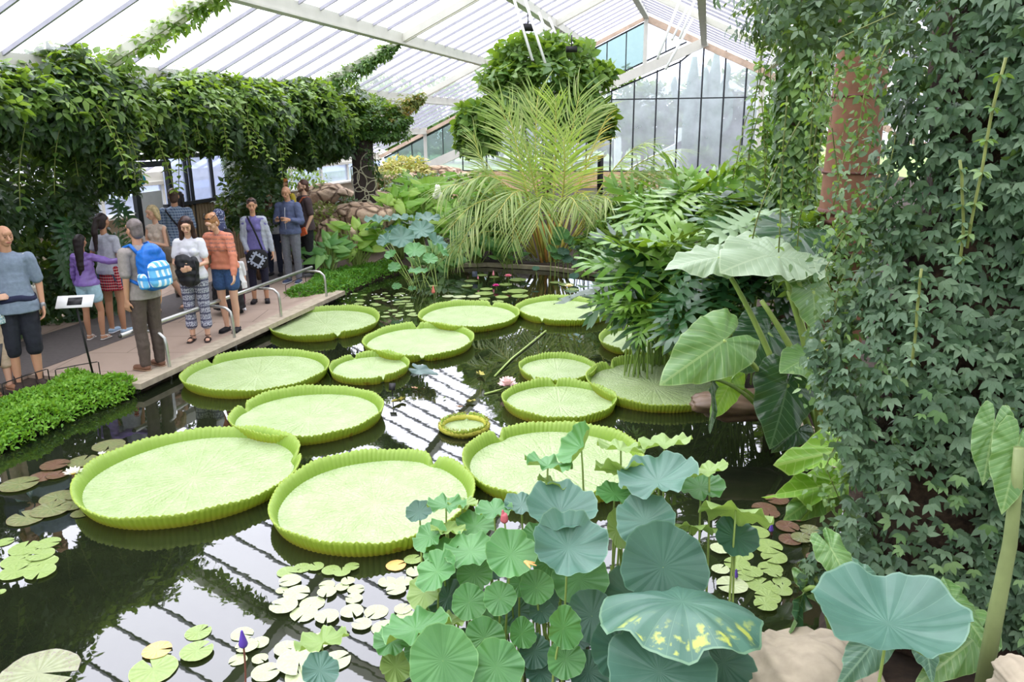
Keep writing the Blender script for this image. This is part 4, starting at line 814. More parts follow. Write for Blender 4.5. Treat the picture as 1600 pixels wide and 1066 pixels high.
# tree behind the palm
p = onY(850, 130, 19.5); tr = bush('tree', 'leafy green tree rising behind the palm under the roof', 'tree', tuple(p), (1.45, 1.1, .95), 1100, .30, T_cluster(4, .3, 2.2), G1, 11, lo=-.9, dn=-.1, vb=.3)
P, o = shell_pts(300, tuple(onY(745, 205, 19)), (.5, .5, .55), rng, -.9); cloud('foliage', P - np.array(tr.location), o+rnd(len(P), .6), o+np.array([0, 0, .8]), np.full(len(P), .28), T_cluster(4, .3, 2.2), G1, tr, .35)
P, o = shell_pts(300, tuple(onY(915, 190, 19)), (.8, .5, .35), rng, -.9); cloud('foliage', P - np.array(tr.location), o+rnd(len(P), .6), o+np.array([0, 0, .8]), np.full(len(P), .28), T_cluster(4, .3, 2.2), G1, tr, 0)
MB().tube(curve3((0, 0, 0), Vector(onY(860, 180, 19.5))-tr.location, (.2, 0, 0)), [.07-.005*i for i in range(9)], 8).build('trunk', WOOD, tr)
# shrubs of the far and right banks
SH = [('bushy green shrub right of the palm', (1085, 325, 16), (.9, .7, .55), 700, .16, CL3, G1, .1), ('low fern-like shrub before the brick plinth', (1150, 300, 17), (.8, .7, .5), 700, .15, PIN, G2, 0), ('yellow-green shrub at the foot of the gable glass', (1185, 275, 17), (.6, .6, .5), 500, .16, PIN, G2, .1),
      ('fresh green ferny shrub left of the brown column', (1225, 300, 14), (.8, .7, .7), 700, .16, PIN, G2, 0), ('mid green shrub behind the cut-leaved shrubs', (1000, 345, 15), (.7, .6, .5), 500, .17, CL3, G1, 0), ('dense shrub between palm and brick plinth', (1030, 300, 20), (1.2, .8, .5), 600, .17, OVB, G1, .1),
      ('small-leaved shrub by the porch end of the rockery', (505, 345, 16.5), (.4, .4, .35), 350, .10, OV, G5, .2), ('grey-green shrub on the rockery below the wire column', (545, 330, 17.5), (.35, .35, .3), 300, .10, OV, G4, .2), ('straw-coloured dry shrub by the teal glass', (632, 272, 22), (.75, .6, .42), 900, .16, OV, G6, .1),
      ('olive rockery shrub beside the tan boulder', (600, 290, 20), (.6, .5, .3), 500, .12, OV, G5, 0), ('green rockery shrub behind the far lotus', (655, 298, 19), (.8, .5, .35), 500, .14, OVB, G4, .3), ('dark shrub right of the elephant ear rockery leaf', (730, 300, 19.5), (.7, .5, .4), 500, .14, OVB, G1, 0),
      ('leafy shrub at the left foot of the palm', (770, 350, 17), (.8, .6, .6), 600, .18, CL3, G1, .1), ('leafy shrub at the right foot of the palm', (965, 385, 14.5), (.7, .6, .5), 500, .16, CL3, G1, .1), ('bright bush at the path end by the wall', (470, 285, 19), (.6, .5, .35), 400, .12, OV, G2, 0), ('dark bush under the vine pillar', (395, 330, 14.5), (.6, .5, .8), 500, .14, CL3, G3, 0),
      ('bush under the brown column', (1290, 420, 7.6), (.5, .4, .5), 400, .13, CL3, G1, 0)]
for i, (lb, (x, y, Y), r, n, s, T, m, vb) in enumerate(SH): bush('shrub', lb, 'shrub', tuple(onY(x, y, Y)), r, n, s, T, m, 40+i, vb=vb, base=min(gz(*tuple(onY(x, y, Y))[:2]), onY(x, y, Y).z))

# palm with feathery fronds
pc = at(862, 412, .15); pc.y += .6; palm = thing('palm', 'feathery yellow-green palm clump in the middle of the far bank', 'palm', (pc.x, pc.y, gz(pc.x, pc.y)))
PLM = leafmat('palm leaflet', (112, 140, 74), (150, 172, 100), (190, 198, 132), .45, .4); PLY = leafmat('palm leaflet yellow', (184, 172, 70), (204, 184, 80), (214, 160, 66), .5, .4); RACH = plain('palm rachis', (186, 178, 92), .5, .1, 8); CANE = plain('orange brown palm cane', (170, 124, 62), .6, .2, 8)
STRAP = T_strap(5, .021, .42)
def frond(root, base, ctrl, tip, L=.75, n=28, mat=PLM, vb=0, up=(0, -.3, 1)):
    b_, c_, t_ = (Vector(q) for q in (base, ctrl, tip)); pt = lambda s: b_*(1-s)**2 + c_*2*s*(1-s) + t_*s*s; P = []; D = []; N = []; S = []
    for i in range(n):
        s = .30+.70*i/(n-1); p = pt(s); d = (pt(min(1, s+.01))-pt(s-.01)).normalized(); side = d.cross(Vector(up)).normalized(); nn = side.cross(d)
        for sd in (-1, 1):
            ang = .95-.5*(i/n); dd = d*math.cos(ang) + side*sd*math.sin(ang) + nn*.12 + Vector((0, 0, -.12)); P.append(p); D.append(dd); N.append(nn); D[-1] = D[-1] + Vector((random.gauss(0, .09), random.gauss(0, .09), random.gauss(0, .09))); S.append(L*(.5+.6*math.sin(PI*(.12+.80*i/n)))*random.uniform(.8, 1.15))
    o = cloud('frond', np.array([p - root.location for p in P]), np.array(D), np.array(N), S, STRAP, mat, root, vb)
    MB().tube([pt(s/12)-root.location for s in range(13)], [.022-.0014*i for i in range(13)], 6).build('rachis', RACH, o); return o
B0 = palm.location + Vector((0, 0, .1))
def fr(cx, cy, tx, ty, Yc=16, Yt=15.6, dx=0, **k): frond(palm, B0+Vector((dx, random.uniform(-.2, .2), 0)), onY(cx, cy, Yc), onY(tx, ty, Yt), **k)
fr(830, 290, 840, 150, 17, 17, -.1, L=.8); fr(880, 260, 905, 150, 17, 16.8, .1, L=.85); fr(815, 260, 795, 175, 16.5, 16.5, -.2, L=.75); fr(905, 280, 945, 190, 16.2, 15.8, .1, L=.55, mat=PLY); fr(870, 230, 868, 158, 16.4, 16, 0, L=.7); fr(800, 200, 775, 150, 17.4, 17.2, -.2, L=.7); fr(900, 190, 930, 170, 17.6, 17.4, .1, L=.7); fr(850, 200, 820, 145, 17.8, 17.6, 0, L=.7)
fr(960, 230, 1010, 225, 15.8, 15.2, .3, L=.7); fr(980, 290, 1000, 380, 15, 14.6, .3, L=.6); fr(940, 260, 960, 330, 15.2, 14.8, .2, L=.65); fr(1000, 240, 1075, 270, 15.8, 15.2, .3, L=.7); fr(990, 270, 1060, 300, 15.4, 15, .3, L=.6, vb=.2); fr(740, 250, 690, 300, 15.8, 15.2, -.4, L=.65); fr(760, 270, 715, 395, 15.2, 14.6, -.3, L=.55); fr(880, 260, 905, 330, 15, 14.4, 0, L=.65, vb=.2); fr(810, 250, 800, 380, 15.3, 14.5, -.2, L=.6)
fr(800, 230, 722, 290, 16, 15.4, -.3, L=.8); fr(780, 250, 705, 355, 15.6, 14.8, -.3, L=.7); fr(960, 250, 1052, 235, 16, 15, .2, L=.75, vb=.2); fr(950, 270, 1040, 330, 15.6, 14.8, .3, L=.75); fr(830, 230, 775, 340, 15.4, 14.6, -.1, L=.7)
fr(900, 230, 935, 350, 15.4, 14.6, .1, L=.7); fr(850, 240, 840, 350, 15.2, 14.4, 0, L=.75); fr(760, 300, 740, 210, 16.2, 16, -.4, L=.5, vb=.2); fr(930, 300, 1010, 265, 16, 15.4, .3, L=.7); fr(790, 280, 745, 240, 16, 15.8, -.3, L=.6); fr(890, 300, 880, 215, 15.2, 14.8, 0, L=.8, vb=.2); fr(840, 300, 820, 225, 15.3, 15, -.1, L=.75); fr(930, 320, 985, 300, 15.3, 14.6, .2, L=.6); fr(770, 320, 700, 400, 15.3, 14.7, -.3, L=.6)
for k in range(14):
    a = MB(); x = random.uniform(-.5, .45); a.tube(curve3((x*.4, random.uniform(-.15, .1), -.05), (x, random.uniform(-.2, .2), random.uniform(.7, 1.2)), (0, 0, .1), 5), [.03, .028, .025, .022, .02, .016], 7).build('cane', CANE if k % 2 else RACH, palm)

# paddle-leaved marsh plants along the far bank
PAD = (lambda V: V)(T_ovate(.22, .05, .1)); PM = leafmat('paddle leaf', (98, 154, 46), (136, 184, 66), (176, 208, 100), .4, .4); PM2 = leafmat('paddle leaf cool', (70, 124, 62), (104, 156, 80), (140, 184, 104), .4, .3)
def paddle(label, x, y, n, h, spread, size, mat, seed, name='marsh_plant', Y=None):
    p = at(x, y, .1) if Y is None else onY(x, y, Y); rs = np.random.default_rng(seed); zb = gz(p.x, p.y); t = thing(name, label, 'plant', (p.x, p.y, zb))
    for i in range(int(n*1.9)):
        a = rs.uniform(0, 2*PI); k = rs.uniform(.2, 1)*spread; q = Vector((math.cos(a)*k, math.sin(a)*k*.7, h*rs.uniform(.45, 1))); up = rs.uniform(.2, 1.2)
        d = Vector((math.cos(a)+rs.uniform(-.5, .5), math.sin(a)-.2, up)); nn = Vector((-math.cos(a)*.3, -.7, .6)) ; L_ = size*rs.uniform(.5, .95)
        me = leafmesh('leaf', [(0,1),(6,.82),(15,.58),(35,.36),(65,.26),(100,.22),(140,.24),(160,.2),(180,.08)], L_, 1.25, .02, 0, .12, 5, int(seed*50+i), 5, 24, .01, fold=.25); me.attributes.new('v', 'FLOAT', 'POINT').data.foreach_set('value', np.full(len(me.vertices), rs.random(), np.float32))
        Mx = orient(d, nn); Mx.translation = q; me.transform(Mx); o = link_obj('leaf', me, mat, t)
        MB().tube(curve3((rs.uniform(-.08, .08), rs.uniform(-.08, .08), -.05), q, (0, 0, .1), 5), .009, 5).build('stalk', STEML, o)
    return t
for i, (lb, x, y, n, h, sp, s, m) in enumerate([
  ('arrow-leaved marsh plant nearest the end of the handrail', 515, 432, 22, .75, .45, .36, PM2), ('light green marsh plant beside the green bank, left of the far lotus', 560, 425, 26, .95, .5, .38, PM), ('marsh plant at the very end of the path, left of all others', 492, 420, 14, .7, .3, .32, PM2),
  ('tall paddle-leaved plant behind the far lotus', 625, 405, 24, 1.45, .5, .40, PM), ('tall paddle-leaved plant with a white bloom above it', 680, 400, 26, 1.5, .5, .42, PM), ('broad paddle-leaved plant right of the far lotus', 715, 405, 24, 1.15, .5, .40, PM),
  ('arrow-leaved plant at the curb before the palm canes', 745, 410, 22, .8, .45, .34, PM2), ('paddle-leaved plant between the marsh plants and the palm', 770, 392, 22, 1.2, .5, .38, PM), ('low leafy plant at the curb left of the palm canes', 795, 412, 14, .6, .3, .26, PM2), ('low leafy plant beside the cut-leaved shrub and the far curb', 950, 425, 14, .7, .3, .28, PM2),
  ('leafy plant behind the marsh plants by the boulders', 590, 395, 20, 1.15, .5, .36, PM), ('light green marsh plant below the tan boulders', 545, 405, 24, 1.0, .6, .36, PM), ('tall marsh plant in front of the big round rockery leaf', 655, 395, 26, 1.6, .6, .38, PM), ('tall marsh plant reaching under the left palm fronds', 745, 390, 26, 1.5, .6, .38, PM), ('low marsh plant just behind the far lotus stems', 690, 415, 22, .8, .5, .34, PM2)]): paddle(lb, x, y, n, h, sp, s, m, i+1)
# calla and the upright dark leaf
p = onY(684, 300, 17); t = thing('ginger_flower', 'white bloom above the marsh plants', 'flower', (p.x, p.y, gz(p.x, p.y))); b = MB(); zz = p.z - t.location.z
for k in range(6): a = k*1.05; b.ell((.05*math.cos(a), .05*math.sin(a), zz+.08*(k % 3-1)), (.07, .03, .08), 10, 6, Matrix.Rotation(a, 3, 'Z'))
b.build('petals', PETW, t); MB().tube([(0, 0, 0), (0, 0, zz)], .01, 6).build('stalk', STEML, t)
p = onY(678, 305, 17.6); t = thing('canna_plant', 'plant with one big round dark leaf and one silvery leaf on the rockery', 'plant', (p.x, p.y, gz(p.x, p.y)))
aroid(t, (668, 302), (692, 275), 17.6, 17.5, (-.1, -.95, .2), 'y', 1.3, HEART, .02, .02, 0, t.location.copy(), 61); aroid(t, (662, 300), (638, 274), 17.8, 17.7, (.3, -.9, .3), 's', .7, HEART, .02, .02, 0, t.location.copy(), 62)
MB().box((-.28, -.02, 0), (.28, .02, .35)).build('x', PETW)
bpy.data.objects.remove(bpy.data.objects['x'])

# rocks
def rock(label, x, y, Y, r, seed, mat=None, name='boulder', z=None):
    p = onY(x, y, Y); rs = np.random.default_rng(seed); b = MB(); b.ell((0, 0, 0), (1, 1, 1), 56, 40); V = np.array(b.v); n = V.copy(); ph = rs.uniform(0, 6, 6)
    k = 1 + .12*np.sin(n[:, 0]*3+ph[0])*np.sin(n[:, 1]*3+ph[1]) + .10*np.sin(n[:, 2]*5+ph[2]) + .05*np.sin(n[:, 0]*9+ph[3])*np.sin(n[:, 2]*8+ph[4]) + .05*np.abs(np.sin(n[:, 1]*7+ph[5]+n[:, 0]*5)) + .05*np.abs(np.sin(n[:, 2]*9+n[:, 0]*6+ph[1])) + .02*np.sin(n[:, 0]*23+n[:, 2]*19)
    V = np.sign(V)*np.abs(V)**.8*k[:, None]*np.array(r); b.v = [tuple(q) for q in V]; o = b.build(name, mat or ROCKM); o.location = p; tag(o, label, 'rock')
for i, a in enumerate([('tan boulder under the wire-wrapped column', 570, 345, 16.8, (.55, .45, .42)), ('tan boulder behind the brown-shirted man', 510, 310, 19, (.6, .5, .35)), ('pale tan ledge rock left of the wire-wrapped column', 500, 345, 17.6, (.5, .4, .3)), ('tan rock right of the wire-wrapped column', 615, 300, 20.5, (.8, .5, .42)),
   ('rust-toned rock above the marsh plants', 600, 325, 18.5, (.6, .4, .38)), ('small pale rock below the boulder by the path', 520, 372, 16, (.35, .3, .3)), ('pale rock under the straw-coloured shrub', 690, 282, 22.5, (.9, .5, .35)), ('small rock beside the path-end shrub', 545, 372, 15.8, (.3, .3, .25))]): rock(*a, seed=i)
rock('pale rounded stone edging at the bottom right under the drooping leaf', 1250, 1085, 3.2, (.34, .34, .26), 20, CURBM, 'edging_stone')
rock('pale stone at the bottom right corner', 1606, 1092, 2.4, (.09, .15, .09), 21, CURBM, 'edging_stone')
rock('long flat rock at the waterline under the elephant ears', 1170, 632, 6.75, (.5, .2, .12), 22, plain('brown wet rock', (96, 76, 58), .5, .2, 6), 'edging_stone')

# ground cover mats
CRESS = leafmat('cress leaf', (84, 140, 34), (122, 178, 50), (158, 206, 84), .5, .35)
def cover(name, label, poly, h, n, size, mat, seed, T=OV, kind='stuff'):
    P2 = np.array(poly); rs = np.random.default_rng(seed); lo = P2.min(0); hi = P2.max(0); pts = rs.uniform(lo, hi, (n*3, 2)); ins = np.zeros(len(pts), bool); d = np.full(len(pts), 9.)
    for i in range(len(P2)):
        a = P2[i]; b = P2[(i+1) % len(P2)]; c = ((a[1] > pts[:, 1]) != (b[1] > pts[:, 1])); ins ^= c & (pts[:, 0] < (b[0]-a[0])*(pts[:, 1]-a[1])/(b[1]-a[1]+1e-12)+a[0])
        e = b-a; t = np.clip(((pts-a)@e)/(e@e), 0, 1); d = np.minimum(d, np.linalg.norm(pts-a-t[:, None]*e, axis=1))
    pts = pts[ins][:n]; d = d[ins][:n]; z = h*np.minimum(1, (d/.22)**.5)*(1+.25*np.sin(pts[:, 0]*9)*np.sin(pts[:, 1]*8)) + .02; P = np.column_stack([pts, z + rs.uniform(-.03, .02, len(pts))])
    D = rs.normal(size=P.shape) + np.array([0, 0, .5]); N = rs.normal(size=P.shape)*.5 + np.array([0, -.2, 1]); o = cloud(name, P, D, N, size*rs.uniform(.6, 1.3, len(P)), T, mat); tag(o, label, 'ground cover', kind=kind)
    return o
w = lambda *q: [w2(at(*k)) for k in q]
bed1 = [w2(G(7.25, -6.3)), w2(G(7.28, -7.1)), w2(at(100, 590, .14)), w2(at(0, 628, .14)), w2(at(-120, 665, .14)), w2(at(-150, 720)), w2(at(0, 700)), w2(at(60, 672)), w2(at(120, 640)), w2(at(180, 622))]
cov1 = bed1[:6] + [w2(at(-150, 738)), w2(at(0, 714)), w2(at(62, 686)), w2(at(124, 654)), w2(at(186, 634)), w2(G(7.2, -6.14))]
cover('ground_cover', 'bright green cress mat along the water at the lower left', cov1, .2, 15000, .045, CRESS, 1)
slab('bed_soil', SOIL, bed1, -.3, .07)
bpy.data.objects['bed_soil']['kind'] = 'structure'
bed2 = [w2(at(437, 471)), w2(at(455, 480)), w2(at(525, 470)), w2(at(560, 452)), w2(at(590, 438)), w2(at(640, 424)), w2(at(600, 415, .1)), w2(at(520, 430, .1)), w2(at(490, 432, .1)), w2(at(478, 448, .1))]
cover('ground_cover', 'green cress mat on the bank beyond the end of the handrail', bed2, .2, 12000, .05, leafmat('cress leaf deeper', (60, 120, 34), (92, 152, 46), (130, 184, 70), .5, .3), 2)
cover('ground_cover', 'low dull green moss strip behind the far curb', w((640, 422), (700, 416), (760, 413), (860, 419), (930, 428), (930, 408), (640, 405)), .08, 6000, .04, leafmat('moss leaf', (92, 120, 72), (118, 144, 92), (140, 164, 110), .6, .2), 3)

# ------------------------------------------------------------------ climbers
def climber(name, label, P, D, N, S, T, mat, loc, vb=0, cat='climbing plant'):
    root = thing(name, label, cat, loc); cloud('foliage', np.asarray(P) - np.array(root.location), D, N, S, T, mat, root, vb); return root
def gnp(u, v, z): return np.column_stack([u*UU.x + v*VV.x, u*UU.y + v*VV.y, z])
gu = np.array(UU); gv = np.array(VV)
rs = np.random.default_rng(21)
# the long vine-covered roof beam above the path: a hanging hedge of leaves
def hedge(n, u0, u1, vc, rv, z0f, z1f, seed):
    rs = np.random.default_rng(seed); u = rs.uniform(u0, u1, n); a = rs.uniform(-PI, PI, n); k = rs.uniform(.62, 1.0, n)*(1+.12*np.sin(u*3.1)+.08*np.sin(u*7.3+a*2))
    zc = (z0f(u)+z1f(u))/2; rz = (z1f(u)-z0f(u))/2; ca, sa = np.cos(a), np.sin(a); ca = np.sign(ca)*np.abs(ca)**.7
    v = vc + rv*ca*k; z = zc + rz*sa*k; P = gnp(u, v, z); O = ca[:, None]*gv + sa[:, None]*np.array([0, 0, 1]); return P, O, rs
zb = lambda u: 2.62 + .16*np.sin(u*1.9) + .10*np.sin(u*4.7) - .25*np.exp(-((u-16)/1.1)**2) ; zt = lambda u: np.full_like(u, 3.72) + .10*np.sin(u*2.3) + .05*np.sin(u*6)
P, O, r_ = hedge(17000, 4.5, 16.9, -7.95, .62, zb, zt, 3)
D = O*.5 + r_.normal(size=O.shape)*.45 + np.array([0, 0, -.7]); N = O + r_.normal(size=O.shape)*.35 + np.array([0, 0, .5])
ped = climber('climber', 'long leafy climber covering the roof beam above the visitors', P, D, N, .15*r_.uniform(.6, 1.2, len(P)), CL3, G3, G(9, -7.95, 2.6), .22)
P, O, r_ = hedge(5200, 4.5, 16.9, -7.9, .70, zb, zt, 4); m = O[:, 2] > -.35; P, O = P[m], O[m]
cloud('young_foliage', P - np.array(ped.location), O*.6+r_.normal(size=O.shape)*.5+np.array([0, 0, -.4]), O*.6+np.array([0, 0, .8])+r_.normal(size=O.shape)*.3, .15*r_.uniform(.6, 1.2, len(P)), CL3, G2, ped)['label'] = 'bright yellow-green young leaves'
# hanging shoots with paired leaves
def trail(root, p, ln, drift, n, size, mat, T=None, stemmat=None, name='shoot_foliage', rs=np.random.default_rng(1)):
    pts = [Vector(p)]; d = Vector(drift)
    for i in range(7): pts.append(pts[-1] + Vector((d.x*(1-i/9)+rs.normal()*.03, d.y*(1-i/9)+rs.normal()*.03, -1))*ln/7)
    P = []; D = []; N = []
    for i in range(n):
        s = (i+.5)/n*7; k = min(6, int(s)); q = pts[k].lerp(pts[k+1], s-k)
        for sd in (-1, 1):
            a = rs.uniform(0, .8) + (0 if i % 2 else 1.2); P.append(q); D.append((sd*math.cos(a), sd*math.sin(a), -.35)); N.append((0, -.3, 1))
    o = cloud(name, np.array([q - root.location for q in map(Vector, P)]), np.array(D), np.array(N), size*rs.uniform(.6, 1.1, len(P)), T or OV, mat, root, .1)
    MB().tube([q - root.location for q in pts], .006, 5).build('stem', stemmat or VINEST, o)
for i in range(34):
    u = rs.uniform(5.5, 16); trail(ped, G(u, -7.35+rs.uniform(-.15, .12), rs.uniform(2.9, 3.6)), rs.uniform(.5, 1.1), (rs.normal()*.25, rs.normal()*.2, 0), 11, .13, G2 if i % 3 else G1, rs=rs)
for i in range(10):
    u = rs.uniform(5.5, 16.5); trail(ped, G(u, -7.9+rs.uniform(-.3, .3), 2.75), rs.uniform(.3, .6), (0, 0, 0), 6, .11, G1, rs=rs)
# the climber creeping up the rafter over the left of the frame and loose end at the far end of the beam
def along(root, a, b, n, rad, size, T, mat, seed, sag=0, vb=0, name='foliage', label=None):
    rs = np.random.default_rng(seed); a = np.array(a); b = np.array(b); s = rs.uniform(0, 1, n); o = nrmz(rs.normal(size=(n, 3))); k = rad*(1-.75*s)*(.5+.5*np.abs(np.sin(s*14+seed)))
    P = a + (b-a)*s[:, None] + o*k[:, None]*rs.uniform(.5, 1, (n, 1)) - np.array([0, 0, 1])*(sag*s*(1-s)*4)[:, None]
    x = cloud(name, P - np.array(root.location), o+np.array([0, 0, -.7])+rs.normal(size=o.shape)*.4, o*.5+np.array([0, 0, .8]), size*rs.uniform(.6, 1.1, n), T, mat, root, vb)
    if label: x['label'] = label
along(ped, G(9.35, -8, 3.62), G(9.39, -5.9, 4.55), 210, .36, .13, CL3, G2, 1); along(ped, G(15.4, -8, 3.55), G(15.51, -6.1, 4.5), 550, .38, .12, CL3, G1, 2, vb=.1)
along(ped, G(16.6, -7.9, 3.3), G(19.2, -8.0, 3.5), 1100, .5, .11, CL3, G1, 5); 
for i in range(16): trail(ped, G(rs.uniform(16.2, 17.6), rs.uniform(-8.3, -7.5), rs.uniform(2.9, 3.4)), rs.uniform(.5, 1.0), (rs.normal()*.2, 0, 0), 10, .11, G1, rs=rs)
# climbing curtain that drops from the beam to a pillar behind the path
P, O = shell_pts(4200, tuple(G(14.15, -8.75, 2.1)), (.52, .75, 1.5), rs, -.98, .8)
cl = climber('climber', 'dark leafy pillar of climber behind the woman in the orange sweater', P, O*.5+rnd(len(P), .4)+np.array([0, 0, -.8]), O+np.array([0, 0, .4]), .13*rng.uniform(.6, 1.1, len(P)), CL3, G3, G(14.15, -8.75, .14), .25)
MB().tube([(0, 0, 0), (0, 0, 3.2)], .12, 12).build('pillar', WOOD, cl)
P, O = shell_pts(2200, tuple(G(15.9, -8.5, 2.75)), (.7, 1.3, .75), rs, -.98, .8)
cloud('foliage', P - np.array(cl.location), O*.5+rnd(len(P), .4)+np.array([0, 0, -.8]), O+np.array([0, 0, .4]), .13*rng.uniform(.6, 1.1, len(P)), CL3, G3, cl, .3)
# dense dark planting below the beam on the far left
def wallplants(name, label, u0, u1, v, z0, z1, n, size, T, mat, seed, vb=0, th=.35):
    rs = np.random.default_rng(seed); u = rs.uniform(u0, u1, n); z = rs.uniform(z0, z1, n); P = gnp(u, v + th*(np.sin(u*4)*.4+np.sin(z*5+u*2)*.3) - np.abs(rs.normal(size=n))*th*.7, z)
    O = gv*1.0 + rs.normal(size=(n, 3))*.35; return climber(name, label, P, O*.5+np.array([0, 0, -.8])+rs.normal(size=(n, 3))*.35, O+np.array([0, 0, .6]), size*rs.uniform(.6, 1.2, n), T, mat, G((u0+u1)/2, v, .1), vb)
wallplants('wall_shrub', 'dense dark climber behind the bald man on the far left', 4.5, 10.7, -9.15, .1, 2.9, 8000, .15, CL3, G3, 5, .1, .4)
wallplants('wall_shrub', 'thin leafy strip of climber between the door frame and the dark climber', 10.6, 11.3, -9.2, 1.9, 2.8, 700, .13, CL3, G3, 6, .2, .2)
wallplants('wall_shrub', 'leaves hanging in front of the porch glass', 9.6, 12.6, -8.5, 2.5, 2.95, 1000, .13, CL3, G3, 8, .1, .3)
bk = thing('monstera_plant', 'dark split-leaved climber behind the girl in the purple jacket', 'plant', G(9.2, -9.0, .14)); r2 = np.random.default_rng(4); P = []; D = []; N = []; S = []
for i in range(34):
    u = r2.uniform(6.5, 10.8); z = r2.uniform(.35, 1.9); P.append(G(u, -8.95+r2.uniform(-.2, .15), z)); D.append(tuple(gv*.5+gu*r2.normal()*.4+np.array([0, 0, -.9]))); N.append(tuple(gv*1+np.array([0, 0, .5])+r2.normal(size=3)*.2)); S.append(r2.uniform(.35, .55))
part_leaves(bk, 'leaf', P, D, N, S, TL+TM, [PHD, PHD, leafmat('split leaf dark grey', (48, 74, 58), (68, 96, 76), (92, 118, 98), .35, .12)], vb=.1)
# wire-wrapped column with a climber on its head
cb = onY(571, 318, 17.9); ct = thing('column', 'dark column wrapped in pale curling stems at the end of the beam', 'column', (cb.x, cb.y, gz(cb.x, cb.y))); hh = onY(571, 190, 17.9).z - ct.location.z
MB().tube([(0, 0, -.1), (0, 0, hh)], [.25, .24], 20).build('shaft', plain('dark brown column cladding', (74, 62, 60), .8, .15, 10, bump=.3), ct)
rw = np.random.default_rng(8); PALE = plain('pale curling stem', (206, 200, 176), .6, .08)
for i in range(15):
    z0 = rw.uniform(.2, hh*.75); a0 = rw.uniform(-2.6, -.4); rr_ = rw.uniform(.16, .30); pts = []
    for k in range(19): t_ = 2*PI*k/18*rw.uniform(.98, 1.02); th = a0 + rr_/.27*math.cos(t_); pts.append((.275*math.cos(th), .275*math.sin(th), z0+rr_*math.sin(t_)*1.1))
    MB().tube(pts, .012, 6).build('curling_stem', PALE, ct)
P, O = shell_pts(1300, tuple(onY(590, 195, 17.9)), (.75, .5, .42), rw, -.9); hc = climber('climber', 'climber crowning the wire-wrapped column and reaching right', P, O+rnd(len(P), .5)+np.array([0, 0, -.5]), O+np.array([0, 0, .6]), .12*rng.uniform(.6, 1.1, len(P)), CL3, G1, tuple(onY(571, 200, 17.9)), -.1)
along(hc, onY(600, 185, 17.9), onY(660, 152, 18.2), 500, .45, .11, CL3, leafmat('leaf autumn mix', (70, 84, 40), (120, 130, 60), (196, 130, 60), .5, .3), 7)
along(hc, onY(560, 215, 17.6), onY(600, 285, 17.4), 300, .4, .09, OV, G3, 8, vb=.2)
# brown column and the climbers on the right
cb = onY(1303, 520, 7.6); bc = thing('column', 'tall brown clad column on the right, ringed by dark bands', 'column', (cb.x, cb.y, .1))
BROWN = plain('brown clay cladding', (124, 86, 64), .75, .12, 12, bump=.25); DBR = plain('dark band', (96, 60, 50), .7, .12, 10)
MB().tube([(0, 0, -.1), (0, 0, 1.4), (0, 0, 2.4), (0, 0, 3.6), (0, 0, 5.0)], [.27, .265, .245, .225, .215], 28).build('shaft', BROWN, bc)
for (y, r, h) in ((332, .262, .03), (347, .265, .02), (270, .255, .012), (362, .268, .012), (395, .275, .03), (30, .235, .03), (150, .243, .012)):
    z = onY(1303, y, 7.5).z - .1; MB().tube([(0, 0, z-h), (0, 0, z), (0, 0, z+h)], [r+.002, r+.008, r+.002], 28).build('band', DBR, bc)
c = (2.69, 3.85); n = 19000; r3 = np.random.default_rng(31)
a = r3.uniform(-PI*1.02, PI*.12, n); z = r3.uniform(.42, 4.6, n); k = 1 + .10*np.sin(a*5+z*1.7) + .08*np.sin(z*4.3+a*2) + .05*np.sin(z*9+a*9); k *= r3.uniform(.86, 1.03, n)
rx_ = 1.02 - .10*np.clip((z-2.6)/2, 0, 1) ; ry_ = .72; P = np.column_stack([c[0]+.17*np.clip((z-1.85)/.5, 0, 1)+rx_*k*np.cos(a), c[1]+ry_*k*np.sin(a), z]); O = np.column_stack([np.cos(a), np.sin(a)*1.2, np.zeros(n)])
hole = (np.hypot((P[:, 0]-1.95)/.22, (P[:, 2]-1.05)/.28) < 1) & (r3.random(n) < .75); P, O = P[~hole], O[~hole]; n = len(P)
D = O*.55 + np.array([0, 0, -.9]) + r3.normal(size=(n, 3))*.55; N = O + np.array([0, 0, .55]) + r3.normal(size=(n, 3))*.35
vw = climber('climber', 'huge curtain of small blue-green leaves filling the right edge', P, D, N, .058*r3.uniform(.6, 1.3, n), T_cluster(3, .23, .75), G4, (c[0], c[1], .3))
MBk = MB(); nz = 24; na_ = 40
for i in range(nz+1):
    for j in range(na_): A_ = 2*PI*j/na_; zz = .1+4.6*i/nz; kk = .86+.05*math.sin(A_*5+zz*1.7)+.03*math.sin(zz*8+A_*7); MBk.v.append((.17*min(1, max(0, (zz-1.85)/.5))+.93*kk*math.cos(A_), .62*kk*math.sin(A_), zz-.2))
MBk.f = [(i*na_+j, i*na_+(j+1) % na_, (i+1)*na_+(j+1) % na_, (i+1)*na_+j) for i in range(nz) for j in range(na_)]; MBk.mi = [0]*len(MBk.f)
MBk.build('stem_core', plain('tangled dead stems', (58, 44, 34), .95, .5, 30, bump=1.0), vw)
